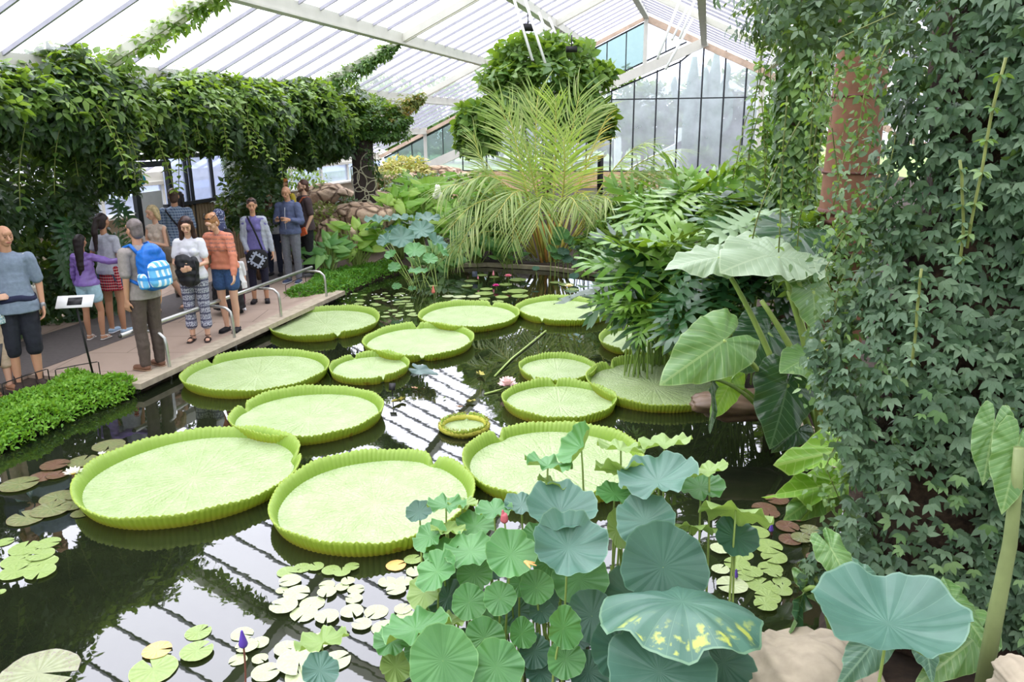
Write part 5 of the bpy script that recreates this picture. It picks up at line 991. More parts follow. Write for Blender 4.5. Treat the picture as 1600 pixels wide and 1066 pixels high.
# fresher outer shoots of the curtain, and sprays reaching over the brown column
n2 = 900; a = r3.uniform(-PI*1.02, -PI*.0, n2); z = r3.uniform(.5, 4.5, n2); P = np.column_stack([c[0]+1.06*np.cos(a), c[1]+.78*np.sin(a), z]); O = np.column_stack([np.cos(a), np.sin(a), np.zeros(n2)]); m = (np.sin(a*3.1+z*2.2) > .55); P, O = P[m], O[m]
cloud('young_foliage', P-np.array(vw.location), O*.6+np.array([0, 0, -.7])+rnd(len(P), .35), O+np.array([0, 0, .7]), .06*r3.uniform(.6, 1.1, len(P)), T_cluster(3, .23, .8), leafmat('leaf light blue green', (80, 116, 68), (108, 142, 84), (136, 162, 108), .5, .3), vw)
def spray(root, pts, n, rad, size, mat, seed, T=OV, stem=.006):
    rs = np.random.default_rng(seed); pts = [Vector(p) for p in pts]; m = len(pts)-1; P = []; 
    for i in range(n): s = rs.uniform(0, m); k = min(m-1, int(s)); P.append(np.array(pts[k].lerp(pts[k+1], s-k)) + rs.normal(size=3)*rad)
    P = np.array(P); o = cloud('shoot_foliage', P-np.array(root.location), rs.normal(size=P.shape)*.7+np.array([0, 0, -.5]), rs.normal(size=P.shape)*.4+np.array([0, -.6, .7]), size*rs.uniform(.6, 1.2, n), T, mat, root, .1)
    MB().tube([p - root.location for p in pts], stem, 5).build('stem', VINEST, o)
LBG = leafmat('leaf light blue green', 0, 0, 0) if 0 else MATS['leaf light blue green']
for i, q in enumerate([[(1390,60),(1350,150),(1335,250)],[(1370,180),(1320,240),(1300,330)],[(1360,300),(1325,350),(1300,380)],[(1340,380),(1310,450),(1300,520)],[(1345,430),(1290,560),(1280,620)],[(1330,560),(1300,600),(1305,680)],[(1330,640),(1290,730),(1320,800)],[(1400,20),(1310,60),(1280,160)],[(1380,90),(1300,120),(1260,190)],[(1340,330),(1290,420),(1310,500)],[(1350,500),(1310,540),(1270,600)]]):
    spray(vw, [onY(x, y, 3.75) for x, y in q], 110, .055, .045, G4 if i % 2 else MATS['leaf light blue green'], 60+i, stem=.003)
n4 = 700; a = r3.uniform(-PI, 0, n4); z = r3.uniform(3.0, 5.0, n4); c4 = onY(1308, 60, 6.2); P = np.column_stack([c4.x + .35 + .62*np.cos(a)*r3.uniform(.6, 1.1, n4), c4.y+.5*np.sin(a)*r3.uniform(.6, 1, n4), z])
m = r3.random(n4) < np.clip((z-2.9)/1.2, .15, 1); P = P[m]; O = np.column_stack([np.cos(a), np.sin(a), 0*a])[m]
c2 = climber('climber', 'loose leafy climber hanging in front of the top of the brown column', P, O*.4+np.array([0, 0, -.9])+rnd(len(P), .4), O+np.array([0, 0, .5]), .10*r3.uniform(.6, 1.1, len(P)), CL3, G1, (c4.x, c4.y, 3))
for i, (x, y, ln) in enumerate([(1275, 60, 1.2), (1290, 120, 1.0), (1250, 190, .9), (1230, 150, 1.2), (1265, 250, .7), (1300, 200, .8), (1240, 260, .5), (1320, 100, 1.0)]): trail(c2, onY(x, y, 6.2), ln, (r3.normal()*.2, 0, 0), 13, .085, G2 if i % 2 else G1, rs=r3)
P, O = shell_pts(900, tuple(onY(1330, 5, 5.6)), (.75, .5, .32), r3, -.95); cloud('foliage', P-np.array(c2.location), O*.4+np.array([0, 0, -.8])+rnd(len(P), .5), O+np.array([0, 0, .5]), .09*r3.uniform(.6, 1.1, len(P)), CL3, G4, c2, .1)
for i, (x, y, ln) in enumerate([(1572, 90, .7), (1500, 250, .4), (1440, 420, .4)]): trail(vw, onY(x, y, 3.02), ln, (r3.normal()*.2, -.03, 0), 6, .055, G4 if i else MATS['leaf light blue green'], CL3, rs=r3)
for i, q in enumerate([[(1400,210),(1385,290),(1370,340)],[(1375,320),(1360,360),(1350,400)]]): spray(vw, [onY(x, y, 3.75) for x, y in q], 160, .06, .05, G4, 90+i, stem=.003)
pl = onY(1238, 300, 9.2); n5 = 2400; a = r3.uniform(-PI*1.1, PI*.1, n5); z = r3.uniform(1.2, 5.2, n5); w5 = .22 + .16*np.clip((z-2.6)/2, 0, 1); P = np.column_stack([pl.x+w5*np.cos(a)*r3.uniform(.75, 1.1, n5), pl.y+w5*np.sin(a), z])
O = np.column_stack([np.cos(a), np.sin(a), 0*a]); c3 = climber('climber', 'climber on the thin pillar between the gable glass and the brown column', P, O*.4+np.array([0, 0, -.9])+rnd(n5, .35), O+np.array([0, 0, .5]), .15*r3.uniform(.6, 1.1, n5), OVB, G1, (pl.x, pl.y, gz(pl.x, pl.y)), .05)
MB().tube([(0, 0, 0), (0, 0, 4.6)], .10, 12).build('pillar', WOOD, c3)
for i, (x, y, ln) in enumerate([(1195, 40, 1.6), (1205, 100, 1.3), (1190, 150, 1.0), (1215, 60, 1.5), (1200, 10, .9), (1185, 180, .8)]): trail(c3, onY(x, y, 9.0), ln, (r3.normal()*.15, 0, 0), 14, .13, G1 if i % 2 else G2, rs=r3)

# ------------------------------------------------------------------ handrail, labels, hoops
rv = -6.5; ra = at(185, 525, .59); rbp = at(487, 418, .59); u0, u1 = ra.dot(UU), rbp.dot(UU); hr = thing('handrail', 'brushed steel handrail along the pond edge of the path', 'handrail', G(u0, rv, .14))
L0 = hr.location; MB().tube([G(u0, rv, .59)-L0, G(u1, rv, .59)-L0], .026, 16).build('rail', STEEL, hr)
for u in (u0, u1): MB().ell(G(u, rv, .59)-L0, .0265, 12, 8).build('end_cap', plain('dark rail end', (60, 58, 56), .5, .05) if u == u0 else STEEL, hr)
for xpx, ypx in ((214, 517), (320, 478), (396, 450), (472, 423)):
    P0 = at(xpx, ypx, .57); u = P0.dot(UU); pts = [G(u, rv+.01, .565), G(u, rv+.17, .57), G(u, rv+.27, .555), G(u, rv+.335, .50), G(u, rv+.35, .42), G(u, rv+.355, .14), G(u, rv+.355, -.10)]
    po = MB().tube([p-L0 for p in pts], .02, 12).build('post', STEEL, hr); MB().tube([G(u, rv+.355, .13)-L0, G(u, rv+.355, .09)-L0], .026, 12).build('collar', STEEL, po)
sp = at(147, 592, .14); sg = thing('label_stand', 'white information panel with a black card on a thin black post', 'sign', (sp.x, sp.y, .14)); hz = onY(132, 473, sp.y).z-.14
MB().tube([(0, 0, 0), (-.075, 0, hz)], .012, 8).build('post', BLACKM, sg)
R_ = Matrix.Rotation(math.radians(-38), 4, 'X'); R_ = Matrix.Rotation(math.radians(12), 4, 'Z') @ Matrix.Rotation(math.radians(38), 4, 'X'); R_.translation = Vector((-.075, 0, hz+.01))
MB().box((-.19, -.09, 0), (.19, .09, .008), R_).build('panel', plain('white panel', (226, 226, 224), .5, .02), sg); MB().box((-.075, -.055, .008), (.075, .055, .012), R_).build('card', BLACKM, sg)
sp = at(-2, 648, .14); s2 = thing('label_stand', 'black information panel cut by the left edge of the frame', 'sign', (sp.x, sp.y, .1)); hz = onY(0, 560, sp.y).z-.1
MB().tube([(-.02, 0, 0), (-.02, 0, hz)], .012, 8).build('post', BLACKM, s2); R2_ = Matrix.Rotation(math.radians(-12), 4, 'Y') @ Matrix.Rotation(math.radians(52), 4, 'X'); R2_.translation = Vector((-.02, 0, hz)); MB().box((-.2, -.12, 0), (.17, .12, .01), R2_).build('panel', BLACKM, s2)
def hoop(label, pxs, zg=.14, r=.006, mat=None):
    a = at(*pxs[0], zg); c_ = at(*pxs[1], zg); h = pxs[2]; t = MB().tube([a, a+Vector((0, 0, h*.96)), a.lerp(c_, .04)+Vector((0, 0, h)), a.lerp(c_, .5)+Vector((0, 0, h*1.02)), c_.lerp(a, .04)+Vector((0, 0, h)), c_+Vector((0, 0, h*.96)), c_], r, 6).build('edging_hoop', mat or BLACKM); tag(t, label, 'hoop', 'low black wire hoops edging the bed')
hoop('low black wire hoop beside the white information panel', ((90, 600), (157, 587), .17)); hoop('low black wire hoop at the feet of the man on the left', ((8, 628), (79, 603), .20)); hoop('low black wire hoop by the man with the phone', ((447, 458), (478, 442), .14))
# little labels in the pond
def peg(label, x, y, z, w, h, mat, mat2=None):
    p = at(x, y, 0); t = thing('plant_label', label, 'label', (p.x, p.y, 0)); MB().tube([(0, 0, -.05), (0, 0, z)], .006, 6).build('stake', BLACKM, t)
    k = mpp(p); R = Matrix.Rotation(math.radians(50), 4, 'X'); R.translation = Vector((0, 0, z)); o = MB().box((-w*k/2, -h*k/2, 0), (w*k/2, h*k/2, .004), R).build('card', mat, t)
    if mat2: R = R.copy(); R.translation += Vector((0, -.003, .004)); MB().box((-w*k/6, -h*k/6, 0), (w*k/6, h*k/6, .002), R).build('mark', mat2, t)
peg('small white label with a black mark on the shaded tray', 988, 530, .14, 12, 14, PETW, BLACKM); peg('small black label standing on the roof reflection by the small veined tray', 614, 626, .16, 10, 12, BLACKM); peg('dark blue-grey label standing among the pads at the back of the pond', 742, 438, .12, 8, 10, plain('slate label', (70, 78, 96), .5, .1)); peg('blue-grey label in the moss before the palm canes', 848, 412, .16, 9, 8, plain('slate label', 0) if 0 else MATS['slate label'])
bo = onY(938, 262, 20); o = MB().box((-.07, -.05, -.9), (.07, .05, .3)).build('speaker_post', BLACKM); o.location = bo; tag(o, 'black narrow post standing behind the palm before the gable glass', 'post')
# hanging white tubes and loudspeaker under the roof
for i, (x0, y0, x1, y1, dp) in enumerate([(799, -15, 832, 94, 14), (819, -5, 852, 99, 14), (842, 20, 853, 48, 15), (858, 28, 868, 52, 15), (1068, -15, 1027, 92, 14), (1075, 10, 1050, 62, 15), (1082, 30, 1040, 108, 14), (1090, -10, 1062, 60, 14)]):
    p = onY(x0, y0, dp); q = onY(x1, y1, dp-.3); o = MB().tube([p, q], .022, 8).build('hanging_tube', plain('white tube', (238, 238, 238), .4, .01)); tag(o, ['leftmost', 'second', 'third', 'rightmost'][[0, 1, 2, 3, 0, 2, 3, 1][i]] + ' of four thin white slanting tubes ' + ('above the tree' if x0 < 900 else 'under the gable peak'), 'tube', 'slanting white tubes left of the peak' if x0 < 900 else 'slanting white tubes right of the peak')
for (x, y, s, lb) in ((825, 43, .14, 'small black loudspeaker under the roof beam above the tree'), (893, 77, .12, 'tiny black box on the roof beam just above the tree')):
    p = onY(x, y, 18); t = thing('loudspeaker', lb, 'loudspeaker', p); MB().box((-s, -s*.6, -s*.5), (s, s*.6, s*.5)).build('case', BLACKM, t); MB().tube([(0, 0, s*.5), (0, 0, s*2.4)], .015, 6).build('bracket', BLACKM, t)

# ------------------------------------------------------------------ what shows through the end glass
for i, (x, y, Y, r, n, m) in enumerate([(1005, 195, 34, (1.4, .8, 1.5), 500, G4), (1140, 190, 33, (.9, .6, 1.1), 400, G3), (1135, 240, 33, (1.3, .8, 1.0), 700, G1), (1090, 255, 31, (.6, .5, .5), 250, G1)]):
    c_ = onY(x, y, Y); bush('shrub', ['tall hazy shrub behind the gable glass, left', 'thin dark shrub high behind the gable glass, right', 'round green bush behind the gable glass, right', 'small bush behind the gable glass, middle'][i], 'shrub', tuple(c_), r, n, .28, CL3, m, 80+i, base=.7)
for i, (x, h) in enumerate(((1072, 4.2), (1088, 3.6), (1105, 4.4), (1112, 3.2))):
    c_ = onY(x, 262, 32); t = MB(); t.tube([(0, 0, -.4), (0, 0, h*.4), (.1, 0, h*.8), (.12, 0, h)], [.22, .24, .22, .1], 14)
    for k in range(3): t.tube(curve3((0, 0, h*(.4+.12*k)), ((-1)**k*.6, .1, h*(.75+.08*k)), ((-1)**k*.4, 0, -.4)), [.13]*8+[.05], 10)
    o = t.build('cactus', plain('grey green cactus', (104, 128, 108), .7, .12, 6)); o.location = c_; tag(o, ['first', 'second', 'third', 'fourth'][i] + ' branching cactus from the left behind the gable glass', 'cactus', 'tall cacti behind the gable glass')
GB = plain('white outdoor frame', (226, 228, 232), .5, .03)
for i, (x0, y0, x1, y1) in enumerate(((950, 285, 1170, 170), (1100, 105, 1190, 165), (1100, 105, 1000, 165), (965, 200, 965, 275), (1060, 200, 1060, 272), (1160, 170, 1160, 270))):
    o = MB().bar(onY(x0, y0, 37), onY(x1, y1, 37), .22, .3).build('outside_frame', GB, None, False); tag(o, kind='structure')
for i in range(16):
    v = -34 + i*2.6; c_ = G(46 + (i % 3)*2, v, 2.6); bush('tree', 'hazy tree outside beyond the teal end glass', 'tree', tuple(c_), (2.3, 1.6, 2.4 + (i*7 % 3)*.5), 420, .6, CL3, G1, 100+i, 'hazy trees outside beyond the end glass', base=.2)

# ------------------------------------------------------------------ visitors
def skinmat(name, c): 
    t = NT(name); return t.pbr(t.ramp(t.noise(9), [(.3, tuple(x*.93 for x in lin(c)[:3])+(1,)), (.7, c)]), .55, None, 0, .3)
SK1 = skinmat('fair skin', (222, 176, 150)); SK2 = skinmat('light tan skin', (204, 154, 124)); SK3 = skinmat('olive skin', (186, 138, 108))
def cloth(name, c, var=.1, rough=.85): return plain(name, c, rough, var, 30, bump=.25)
def stripes(name, base, a, b, sx, sz, wx=.18, wz=.18, kind='plaid'):
    t = NT(name); x = t.new('SeparateXYZ'); t.link(t.coord(), x.inputs[0]); fx = t.math('FRACT', t.math('MULTIPLY', t.math('ADD', x.outputs[0], x.outputs[1]), sx)); fz = t.math('FRACT', t.math('MULTIPLY', x.outputs[2], sz))
    col = t.mix(t.math('LESS_THAN', fx, wx), lin(base), lin(a)); col = t.mix(t.math('LESS_THAN', fz, wz), col, lin(b))
    if kind == 'ikat':
        n = t.noise(70, 2); col = t.mix(t.math('GREATER_THAN', n, .5), col, lin(a)); z2 = t.math('FRACT', t.math('MULTIPLY', x.outputs[2], sz*.5)); col = t.mix(t.math('MULTIPLY', t.math('LESS_THAN', z2, .28), .8), col, lin(b))
    return t.pbr(col, .85)
def floral(name, base, dot, sc=40, th=.5):
    t = NT(name); v = t.new('TexVoronoi'); v.inputs['Scale'].default_value = sc; t.link(t.coord(), v.inputs['Vector']); return t.pbr(t.mix(t.math('LESS_THAN', v.outputs['Distance'], th), lin(base), lin(dot)), .85)
_dg = None
def remesh(b, name, mat, parent, vox=.009, fold=0.0, smooth_it=2, M=None):
    me = b.mesh(name); o = bpy.data.objects.new(name, me); COL.objects.link(o); m = o.modifiers.new('r', 'REMESH'); m.mode = 'VOXEL'; m.voxel_size = vox; s = o.modifiers.new('s', 'SMOOTH'); s.iterations = smooth_it; s.factor = .5
    dg = bpy.context.evaluated_depsgraph_get(); me2 = bpy.data.meshes.new_from_object(o.evaluated_get(dg)); bpy.data.objects.remove(o); bpy.data.meshes.remove(me); me2.name = name
    if fold:
        n = len(me2.vertices); co = np.empty(n*3, np.float32); me2.vertices.foreach_get('co', co); nr = np.empty(n*3, np.float32); me2.vertices.foreach_get('normal', nr); co = co.reshape(-1, 3); nr = nr.reshape(-1, 3)
        d = fold*(np.sin(co[:, 2]*42+co[:, 0]*30)*np.sin(co[:, 0]*26-co[:, 2]*17)+.5*np.sin(co[:, 2]*75+co[:, 1]*50)); me2.vertices.foreach_set('co', (co+nr*d[:, None]).ravel())
    if M is not None: me2.transform(M)
    return link_obj(name, me2, mat, parent)
def sbox(b, c, r, M=None, e=.45, seg=20, ring=12):
    k = len(b.v); b.ell((0, 0, 0), (1, 1, 1), seg, ring)
    for i in range(k, len(b.v)):
        v = b.v[i]; L = max(1e-6, sum(abs(q)**(2/e) for q in v))**(e/2); p = Vector((v[0]/L*r[0], v[1]/L*r[1], v[2]/L*r[2]))
        if M is not None: p = M @ p
        b.v[i] = tuple(p + Vector(c))
    return b
def V3(*a): return Vector(a)
class Person:
    def __init__(s, label, px, py, H, rz, skin=SK1, female=False, lean=0, arms=None, legs=None, head=(0, 0), build=1.0, zf=.14, pos=None, foot=None):
        p = pos or at(px, py, zf); s.rz = math.radians(rz); s.root = thing('person', label, 'person', (p.x, p.y, zf), s.rz); s.H = H; k = s.k = H/1.75; s.f = female; s.skin = skin; s.lean = math.radians(lean); s.w = build
        s.sw = (.152 if female else .178)*build; s.hw = .088
        up = s.up; S_ = 1
        arms = arms or {}; A = {-1: arms.get('r', ((-.18, .02, -1), (-.05, -.18, -1))), 1: arms.get('l', ((.18, .02, -1), (.05, -.18, -1)))}
        legs = legs or {}; Lg = {-1: legs.get('r', ((-.03, -.02, -1), (0, .03, -1))), 1: legs.get('l', ((.03, -.02, -1), (0, .03, -1)))}
        s.sh = {}; s.el = {}; s.wr = {}; s.hip = {}; s.kn = {}; s.an = {}
        for i in (-1, 1):
            s.sh[i] = up(V3(i*s.sw, 0, 1.395)); s.el[i] = s.sh[i] + V3(*A[i][0]).normalized()*.285; s.wr[i] = s.el[i] + V3(*A[i][1]).normalized()*.245
            s.hip[i] = V3(i*s.hw, 0, .91); s.kn[i] = s.hip[i] + V3(*Lg[i][0]).normalized()*.43; s.an[i] = s.kn[i] + V3(*Lg[i][1]).normalized()*.40; s.hd = {}
        dz = min(s.an[-1].z, s.an[1].z) - .08
        for D in (s.sh, s.el, s.wr, s.hip, s.kn, s.an):
            for i in D: D[i] = D[i] - V3(0, 0, dz)
        s.dz = dz; s.A = A; s.Lg = Lg; s.hm = Matrix.Translation(up(V3(0, 0, 1.50)) - V3(0, 0, dz)) @ Matrix.Rotation(s.lean, 4, 'X') @ Matrix.Rotation(math.radians(head[0]), 4, 'Z') @ Matrix.Rotation(math.radians(head[1]), 4, 'X') @ Matrix.Translation(V3(0, 0, -1.50))
        s.S = Matrix.Scale(k, 4); s.body()
    def up(s, p): q = Matrix.Rotation(s.lean, 4, 'X') @ (p - V3(0, 0, .95)); return q + V3(0, 0, .95)
    def u(s, x, y, z): return s.up(V3(x, y, z)) - V3(0, 0, s.dz)
    def h(s, x, y, z): return s.hm @ V3(x, y, z)
    def mh(s, b, i0):
        for i in range(i0, len(b.v)): b.v[i] = tuple(s.hm @ Vector(b.v[i]))
    def torso(s, b, g=0.0, hem=None, loose=1.0):
        w = s.w; ch = .128 if s.f else .14; b.cap(s.u(0, .01, 1.20), s.u(0, .01, 1.33), (ch-.012)*w+g, ch*w+g, (1.08, .74, 1)); b.cap(s.u(-s.sw+.035, .01, 1.395), s.u(s.sw-.035, .01, 1.395), .058+g, .058+g, (1, .95, .85))
        wa = .112 if s.f else .126; b.cap(s.u(0, 0, 1.03), s.u(0, 0, 1.20), wa*w+g, (wa+.003)*w+g, (1.08, .8, 1)); b.cap(s.u(0, .01, 1.36), s.u(0, .01, 1.43), .085+g*.6, .055+g*.5, (1.2, .8, 1))
        if s.f:
            for i in (-1, 1): b.ell(s.u(i*.056, -.058, 1.27), (.052+g, .042+g, .055+g))
        if hem is None: b.cap(V3(-.055, .005, .95-s.dz), V3(.055, .005, .95-s.dz), (.108 if s.f else .102)*w+g, (.108 if s.f else .102)*w+g, (1, .95, .9))
        if hem is not None:
            k = len(b.v); b.tube([V3(0, 0, hem-s.dz), V3(0, 0, (hem+1.02)/2-s.dz), s.u(0, 0, 1.04), s.u(0, 0, 1.18)], [(.170*w+g)*loose, (.167*w+g)*loose, wa*w+g+.022, wa*w+g], 24)
            for i in range(k, len(b.v)): x_, y_, z_ = b.v[i]; cy = s.u(0, 0, max(.95, z_+s.dz)).y; b.v[i] = (x_*1.06, cy+(y_-cy)*.84, z_)
    def arm(s, b, i, g=0.0, to=1.0, g2=None):
        g2 = g if g2 is None else g2; f = .84 if s.f else 1.0; a, e, w = s.sh[i], s.el[i], s.wr[i]
        if to <= 1: b.cap(a, a.lerp(e, to), .050*f+g, .040*f+g2)
        else: b.cap(a, e, .050*f+g, .037*f+g); b.cap(e, e.lerp(w, to-1), .038*f+g, (.038-.014*(to-1))*f+g2)
    def leg(s, b, i, g=0.0, to=2.0, g2=None):
        g2 = g if g2 is None else g2; f = .98 if s.f else 1.0; a, kk, n = s.hip[i], s.kn[i], s.an[i]
        if to <= 1: b.cap(a, a.lerp(kk, to), .088*f+g, (.088-.034*to)*f+g2)
        else:
            b.cap(a, kk, .088*f+g, .055*f+g)
            if to > 1: m = kk.lerp(n, min(.4, to-1)); c_ = V3(0, .015, 0); b.cap(kk, m+c_, .052+g, .053+g); (b.cap(m+c_, kk.lerp(n, to-1), .053+g, (.053-.020*(to-1.4)/.6)+g2) if to > 1.4 else None)
    def hand(s, b, i):
        d = V3(*s.A[i][1]).normalized(); w = s.wr[i]; nx = V3(i*.9, .15, 0); nx = (nx - d*nx.dot(d)); nx = nx.normalized() if nx.length > .05 else V3(0, -1, 0); sd = d.cross(nx)
        c = w + d*.05; b.cap(w - d*.02, w + d*.02, .022, .024); b.cap(w+d*.02, c+d*.028, .030, .034, (1, 1, 1)) if 0 else None
        for t in (-1.5, -.5, .5, 1.5): b.cap(w + d*.01 + sd*t*.010, w + d*.085 + sd*t*.017, .017, .0125)
        for t, L in ((-1.5, .058), (-.5, .072), (.5, .078), (1.5, .068)):
            p = w + d*.088 + sd*t*.019; q = p + (d*.9 - nx*.35 + sd*t*.05).normalized()*L*.55; r = q + (d*.6 - nx*.8).normalized()*L*.5; b.cap(p, q, .0098, .009, seg=8); b.cap(q, r, .009, .0075, seg=8)
        p = w + d*.03 + sd*-.024; q = p + (d*.7 - sd*.8 - nx*.3).normalized()*.042; r = q + (d*.9 - sd*.2 - nx*.4).normalized()*.032; b.cap(p, q, .013, .011, seg=8); b.cap(q, r, .0105, .0085, seg=8); s.hd[i] = w + d*.09 - nx*.03
    def body(s):
        b = MB(); k = len(b.v)
        b.ell((0, .012, 1.665), (.074, .092, .088)); b.cap((0, -.028, 1.60), (0, -.012, 1.65), .052, .066, (1, 1, 1)); b.ell((0, -.048, 1.575), (.036, .036, .026)); b.cap((0, -.088, 1.655), (0, -.106, 1.625), .009, .015); b.cap((-.022, -.083, 1.597), (.022, -.083, 1.597), .009, .009); b.ell((0, -.070, 1.69), (.05, .02, .03))
        for i in (-1, 1): b.ell((i*.077, .008, 1.635), (.010, .02, .032)); b.ell((i*.036, -.052, 1.625), (.026, .026, .030))
        s.mh(b, k); b.cap(s.u(0, .015, 1.40), s.h(0, .012, 1.585), .054 if not s.f else .045, .05 if not s.f else .043)
        s.torso(b, -.004)
        for i in (-1, 1):
            s.arm(b, i, 0, 2.0); s.hand(b, i); s.leg(b, i, 0, 2.0)
            n = s.an[i]; b.cap(n + V3(0, .02, -.045), n + V3(i*.02, -.135, -.055), .032, .026, (1.15, 1, .8)); b.cap(n, n+V3(0, .01, -.04), .034, .034)
        s.mesh = remesh(b, 'body', s.skin, s.root, .0075, 0, 2, s.S)
        e = MB(); k = len(e.v)
        for i in (-1, 1): e.ell((i*.030, -.0815, 1.650), (.0095, .0045, .0042), 10, 6)
        s.mh(e, k); e.v = [tuple(Vector(v)*s.k) for v in e.v]; e.build('eyes', MATS.get('eye dark') or plain('eye dark', (46, 34, 30), .3, .02), s.root)
        e = MB(); k = 0; e.cap((-.020, -.0925, 1.597), (.020, -.0925, 1.597), .0045, .0045, (1, .8, 1.1))
        for i in (-1, 1): pass
        s.mh(e, 0); e.v = [tuple(Vector(v)*s.k) for v in e.v]; e.build('mouth', MATS.get('lips') or plain('lips', (176, 96, 90), .5, .05), s.root)
    def brows(s, mat):
        e = MB(); 
        for i in (-1, 1): e.cap((i*.015, -.088, 1.671), (i*.045, -.079, 1.671), .0025, .002)
        s.mh(e, 0); e.v = [tuple(Vector(v)*s.k) for v in e.v]; e.build('eyebrows', mat, s.root)
    def hair(s, kind, c, name='hair'):
        m = cloth('hair %d %d %d' % c, c, .25, .5); b = MB(); s.brows(m)
        if kind == 'stubble': b.ell((0, .03, 1.655), (.0765, .082, .075))
        else: b.ell((0, .024, 1.685), (.082, .094, .092)); b.cap((0, .05, 1.60), (0, .04, 1.68), .068, .08, (1.05, .9, 1))
        if kind in ('long', 'half'):
            for i in (-1, 1):
                b.cap((i*.066, .0, 1.69), (i*.078, .01, 1.58), .032, .030); b.cap((i*.078, .01, 1.58), (i*.085, -.03 if kind == 'long' else .02, 1.42), .030, .034); b.cap((i*.085, -.03, 1.42), (i*.075, -.075, 1.26), .034, .018) if kind == 'long' else None
            b.cap((0, .07, 1.64), (0, .10, 1.38), .07, .06, (1.3, .7, 1)); 
        if kind == 'veil': b.cap((0, .08, 1.66), (0, .11, 1.22), .075, .05, (1.2, .6, 1)); b.cap((0, .10, 1.3), (.02, .115, 1.12), .05, .02, (1.2, .6, 1))
        if kind == 'pony': b.ell((0, .115, 1.70), (.035, .035, .035)); b.cap((0, .13, 1.70), (.02, .165, 1.52), .034, .045); b.cap((.02, .165, 1.52), (.05, .15, 1.25), .045, .02)
        if kind == 'bob':
            for i in (-1, 1): b.cap((i*.064, 0, 1.70), (i*.082, .02, 1.56), .034, .028)
            b.cap((0, .06, 1.65), (0, .07, 1.54), .075, .05, (1.2, .8, 1))
        if kind == 'up': b.ell((0, .10, 1.70), (.045, .04, .045))
        s.mh(b, 0); return remesh(b, name, m, s.root, .0085, .0025, 1, s.S)
    def shirt(s, mat, sleeve=.6, hem=.90, g=.014, name='shirt', fold=.0018, loose=1.0, gs=None, collar=False):
        b = MB(); s.torso(b, g, hem, loose)
        for i in (-1, 1):
            if sleeve > 0: s.arm(b, i, g + (.002 if sleeve < 1 else 0), sleeve, g+.008 if sleeve < 1 else g*.8)
        o = remesh(b, name, mat, s.root, .009, fold, 2, s.S)
        if collar:
            c = MB(); c.tube([s.u(math.cos(a)*.068, .012+math.sin(a)*.062, 1.448+.012*math.sin(a)) for a in [2*PI*q/20 for q in range(21)]], .013, 8, False); c.v = [tuple(Vector(v)*s.k) for v in c.v]; c.build('collar', mat, o)
        return o
    def trousers(s, mat, to=1.97, g=.010, g2=None, name='trousers', fold=.0018, top=1.0):
        b = MB(); b.cap(V3(-.055, .005, .95-s.dz), V3(.055, .005, .95-s.dz), .108+g, .108+g, (1, .95, .95)); b.cap(V3(0, 0, .98-s.dz), V3(0, 0, top-s.dz+.02), .128*s.w+g*.5, .122*s.w+g*.5, (1.05, .82, 1))
        for i in (-1, 1): s.leg(b, i, g, to, g2)
        return remesh(b, name, mat, s.root, .009, fold, 2, s.S)
    def skirt(s, mat, z0, r0=.26, name='skirt', top=1.0): b = MB(); b.tube([(0, 0, z0-s.dz), (0, 0, (z0+top)/2-s.dz), (0, 0, .93-s.dz), (0, 0, top-s.dz)], [r0, r0*.88, .155, .125], 28); b.v = [(x, y*.8, z) for x, y, z in b.v]; return remesh(b, name, mat, s.root, .012, .006, 2, s.S)
    def shoes(s, mat, sole=None, h=.0, sandal=False):
        for i in (-1, 1):
            n = s.an[i]; b = MB()
            if sandal:
                b.cap(n + V3(0, .03, -.076), n + V3(i*.02, -.15, -.076), .036, .040, (1.1, 1, .25)); o = remesh(b, 'sandal', mat, s.root, .006, 0, 1, s.S); c = MB()
                for q in (-.06, -.10): c.tube([n + V3(i*.012+math.cos(a)*.042, q, -.072+math.sin(a)*.048) for a in [PI*j/8 for j in range(9)]], .007, 6)
                c.tube([n + V3(math.cos(a)*.036, .0+math.sin(a)*.04, -.01) for a in [2*PI*j/12 for j in range(13)]], .005, 6); c.v = [tuple(Vector(v)*s.k) for v in c.v]; c.build('strap', mat, o)
            else:
                b.cap(n + V3(0, .025, -.042), n + V3(i*.02, -.145, -.052), .040, .036, (1.12, 1, .85)); (b.cap(n+V3(0, .012, -.03), n+V3(0, .008, .03+h), .042, .042) if h > 0 else None); o = remesh(b, 'shoe', mat, s.root, .007, 0, 1, s.S)
                c = MB(); c.cap(n + V3(0, .028, -.074), n + V3(i*.02, -.15, -.074), .041, .040, (1.12, 1, .22)); c.v = [tuple(Vector(v)*s.k) for v in c.v]; c.build('sole', sole or mat, o)
    def add(s, name, mat, f, local=True, vox=None, fold=0, parent=None):
        b = MB(); f(b); b_ = b
        if vox: return remesh(b, name, mat, parent or s.root, vox, fold, 1, s.S)
        b.v = [tuple(Vector(v)*s.k) for v in b.v]; return b.build(name, mat, parent or s.root)
    def shades(s, z=1.735, y=-.05, mat=None, tilt=.6):        # sunglasses pushed up on the hair, or glasses worn
        def f(b):
            for i in (-1, 1): b.ell((i*.032, y-.012, z), (.022, .007, .014), 12, 8); b.tube([(i*.062, y, z), (i*.082, y+.06, z-.005), (i*.082, y+.10, z-.01)], .004, 6)
            b.tube([(-.01, y-.014, z), (.01, y-.014, z)], .004, 6); s.mh(b, 0)
        return s.add('sunglasses', mat or plain('dark glasses', (34, 32, 38), .2, .05), f)
